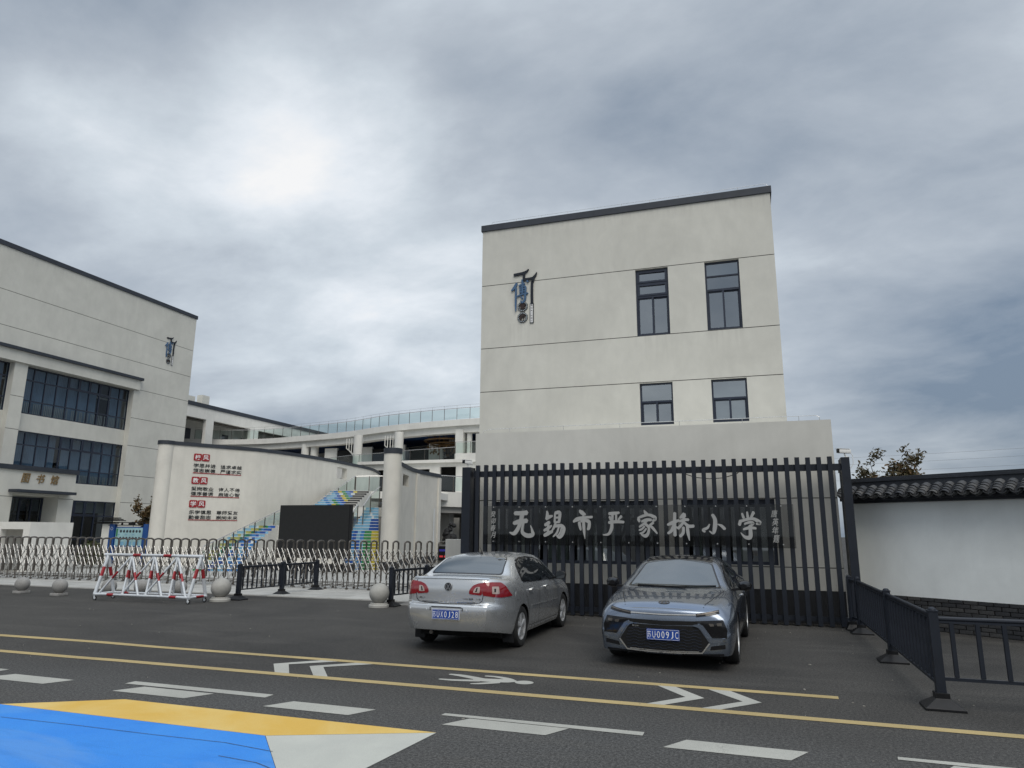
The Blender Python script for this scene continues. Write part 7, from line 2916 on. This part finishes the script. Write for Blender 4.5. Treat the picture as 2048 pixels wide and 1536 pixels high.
# light bar and running lamps
patch(bvh2, rounded([(-0.70, 0.722), (-0.45, 0.690), (0, 0.682), (0.45, 0.690), (0.70, 0.722), (0.70, 0.700), (0.45, 0.664), (0, 0.654), (-0.45, 0.664), (-0.70, 0.700)], 0.004), FP, 'black_gloss', 'light_bar', sl_, 0.003, 0.01, 0.04)
patch(bvh2, strip([(-0.44, 0.679), (0, 0.670), (0.44, 0.679)], 0.016), FP, 'steel', 'light_strip', sl_, 0.008, 0.0, 0.04)
for s_ in (-1, 1):
    patch(bvh2, strip([(s_ * 0.44, 0.672), (s_ * 0.60, 0.694), (s_ * 0.735, 0.722)], 0.046), FP, 'black_gloss', 'running_lamp', sl_, 0.006, 0.0, 0.04)
    patch(bvh2, strip([(s_ * 0.45, 0.680), (s_ * 0.60, 0.702), (s_ * 0.725, 0.728)], 0.014), FP, 'steel_dull', 'light_strip', sl_, 0.010, 0.0, 0.04)
    # headlamp in its dark corner
    q = lambda a, s_=s_: s_ * a
    hl = patch(bvh2, rounded([(q(0.42), 0.600), (q(0.785), 0.624), (q(0.835), 0.50), (q(0.822), 0.375), (q(0.645), 0.352), (q(0.60), 0.40), (q(0.53), 0.545)], 0.012), FP, 'black_gloss', 'headlamp', sl_, 0.004, 0.01, 0.04)
    patch(bvh2, rounded([(q(0.60), 0.575), (q(0.66), 0.575), (q(0.67), 0.545), (q(0.62), 0.54)], 0.008), FP, 'steel_dull', 'lamp_lens', sl_, 0.008, 0.0, 0.03)
    patch(bvh2, rounded([(q(0.70), 0.583), (q(0.765), 0.586), (q(0.765), 0.553), (q(0.71), 0.548)], 0.008), FP, 'steel_dull', 'lamp_lens', sl_, 0.008, 0.0, 0.03)
    # blade of body colour beside the grille
    patch(bvh2, rounded([(q(0.40), 0.553), (q(0.49), 0.566), (q(0.527), 0.548), (q(0.638), 0.392), (q(0.815), 0.400), (q(0.818), 0.352), (q(0.615), 0.335), (q(0.492), 0.512), (q(0.40), 0.537)], 0.012), FP, 'paint_slate', 'bumper_blade', sl_, 0.020, 0.012, 0.04)
    patch(bvh2, rounded([(q(0.62), 0.288), (q(0.80), 0.318), (q(0.80), 0.262), (q(0.60), 0.235)], 0.01), FP, 'black_plastic', 'side_intake', sl_, 0.003, 0.01, 0.04)
# grille openings
patch(bvh2, rounded([(-0.50, 0.600), (0, 0.588), (0.50, 0.600), (0.44, 0.548), (0, 0.532), (-0.44, 0.548)], 0.006), FP, 'black_void', 'upper_grille', sl_, 0.003, 0.01, 0.04)
gr = patch(bvh2, rounded([(-0.44, 0.535), (0, 0.528), (0.44, 0.535), (0.49, 0.49), (0.60, 0.325), (0.50, 0.205), (0, 0.185), (-0.50, 0.205), (-0.60, 0.325), (-0.49, 0.49)], 0.015), FP, 'black_void', 'grille', sl_, 0.003, 0.012, 0.04)
for row in range(7):
    z = 0.235 + row * 0.040
    hw_ = 0.50 if z < 0.33 else 0.52 - (z - 0.33) * 0.35
    pts = []
    x = -hw_
    kk = 0
    while x < hw_:
        dz = 0.010 if kk % 2 else -0.006
        pts += [(x, z + dz), (min(hw_, x + 0.055), z + dz)]
        x += 0.080
        kk += 1
    patch(bvh2, strip(pts, 0.005), FP, 'window_frame', 'grille_bar', gr, 0.008, 0.0, 0.05)
patch(bvh2, strip([(-0.60, 0.325), (-0.50, 0.198), (-0.25, 0.187), (0, 0.183), (0.25, 0.187), (0.50, 0.198), (0.60, 0.325)], 0.016), FP, 'steel', 'bumper_trim', sl_, 0.010, 0.004, 0.04)
patch(bvh2, strip([(-0.46, 0.212), (0, 0.200), (0.46, 0.212)], 0.008), FP, 'steel', 'bumper_trim', sl_, 0.010, 0.004, 0.04)
patch(bvh2, rounded([(-0.78, 0.20), (-0.55, 0.186), (0, 0.165), (0.55, 0.186), (0.78, 0.20), (0.78, 0.176), (0, 0.150), (-0.78, 0.176)], 0.006), FP, 'black_plastic', 'lower_lip', sl_, 0.004, 0.01, 0.05)
hh = bvh2.ray_cast(Vector((L2 + 1, 0, 0.455)), -X)[0]
plate(sl_, (hh.x + 0.022, 0.0, 0.452), Yv, Z, X, '苏U·009JC')
m = MB()
m.box(hh.x - 0.02, hh.x + 0.012, -0.16, 0.16, 0.40, 0.50)
m.build('plate_mount', 'black_plastic', sl_)
m = MB()
put_text(m, 'N Line', (bvh2.ray_cast(Vector((L2 + 1, -0.385, 0.552)), -X)[0].x + 0.006, -0.375, 0.552), Yv, Z, X, w=0.085, h=0.018, d0=0, d1=0.004, offset=0.01)
m.build('grille_lettering', 'steel', sl_)
# oval emblem lying on the bonnet nose
hh, nn, _, _ = bvh2.ray_cast(Vector((4.79, 0, 3)), -Z)
ax_ = Yv
upv = nn.cross(ax_).normalized()
if upv.z < 0:
    upv = -upv
m = MB()
ov = [(0.078 * math.cos(t * PI / 16), 0.040 * math.sin(t * PI / 16)) for t in range(32)]
iv = [(0.069 * math.cos(t * PI / 16), 0.032 * math.sin(t * PI / 16)) for t in range(32)]
for t in range(32):
    u_ = (t + 1) % 32
    m.prism([ov[t], ov[u_], iv[u_], iv[t]], hh, ax_, upv, nn, 0.0, 0.006)
put_strokes(m, [[(-0.040, -0.030, .013), (-0.022, 0.030, .013)], [(0.022, -0.030, .013), (0.040, 0.030, .013)], [(-0.032, -0.008, .010), (0.0, 0.0, .010), (0.032, 0.008, .010)]], hh, ax_, upv, nn, 1, 1, 0, 0.005)
m.build('emblem', 'steel_dull', sl_)
m = MB()
m.box(0.4, 4.55, -0.72, 0.72, 0.165, 0.25)
m.build('underside', 'black_void', sl_)
for ax in (1.18, 4.02):
    for s_ in (-1, 1):
        wheel(sl_, (ax, s_ * 0.812, 0.342), s_, 0.342, 0.225, 'rim_silver', (5, 'twin'))
for s_ in (-1, 1):
    door_mirror(sl_, (3.46, s_ * 0.875, 0.955), s_, 'black_gloss')
place_car(sl_, 4.02, -1.215, 11.05, R(-90 - 1.9))
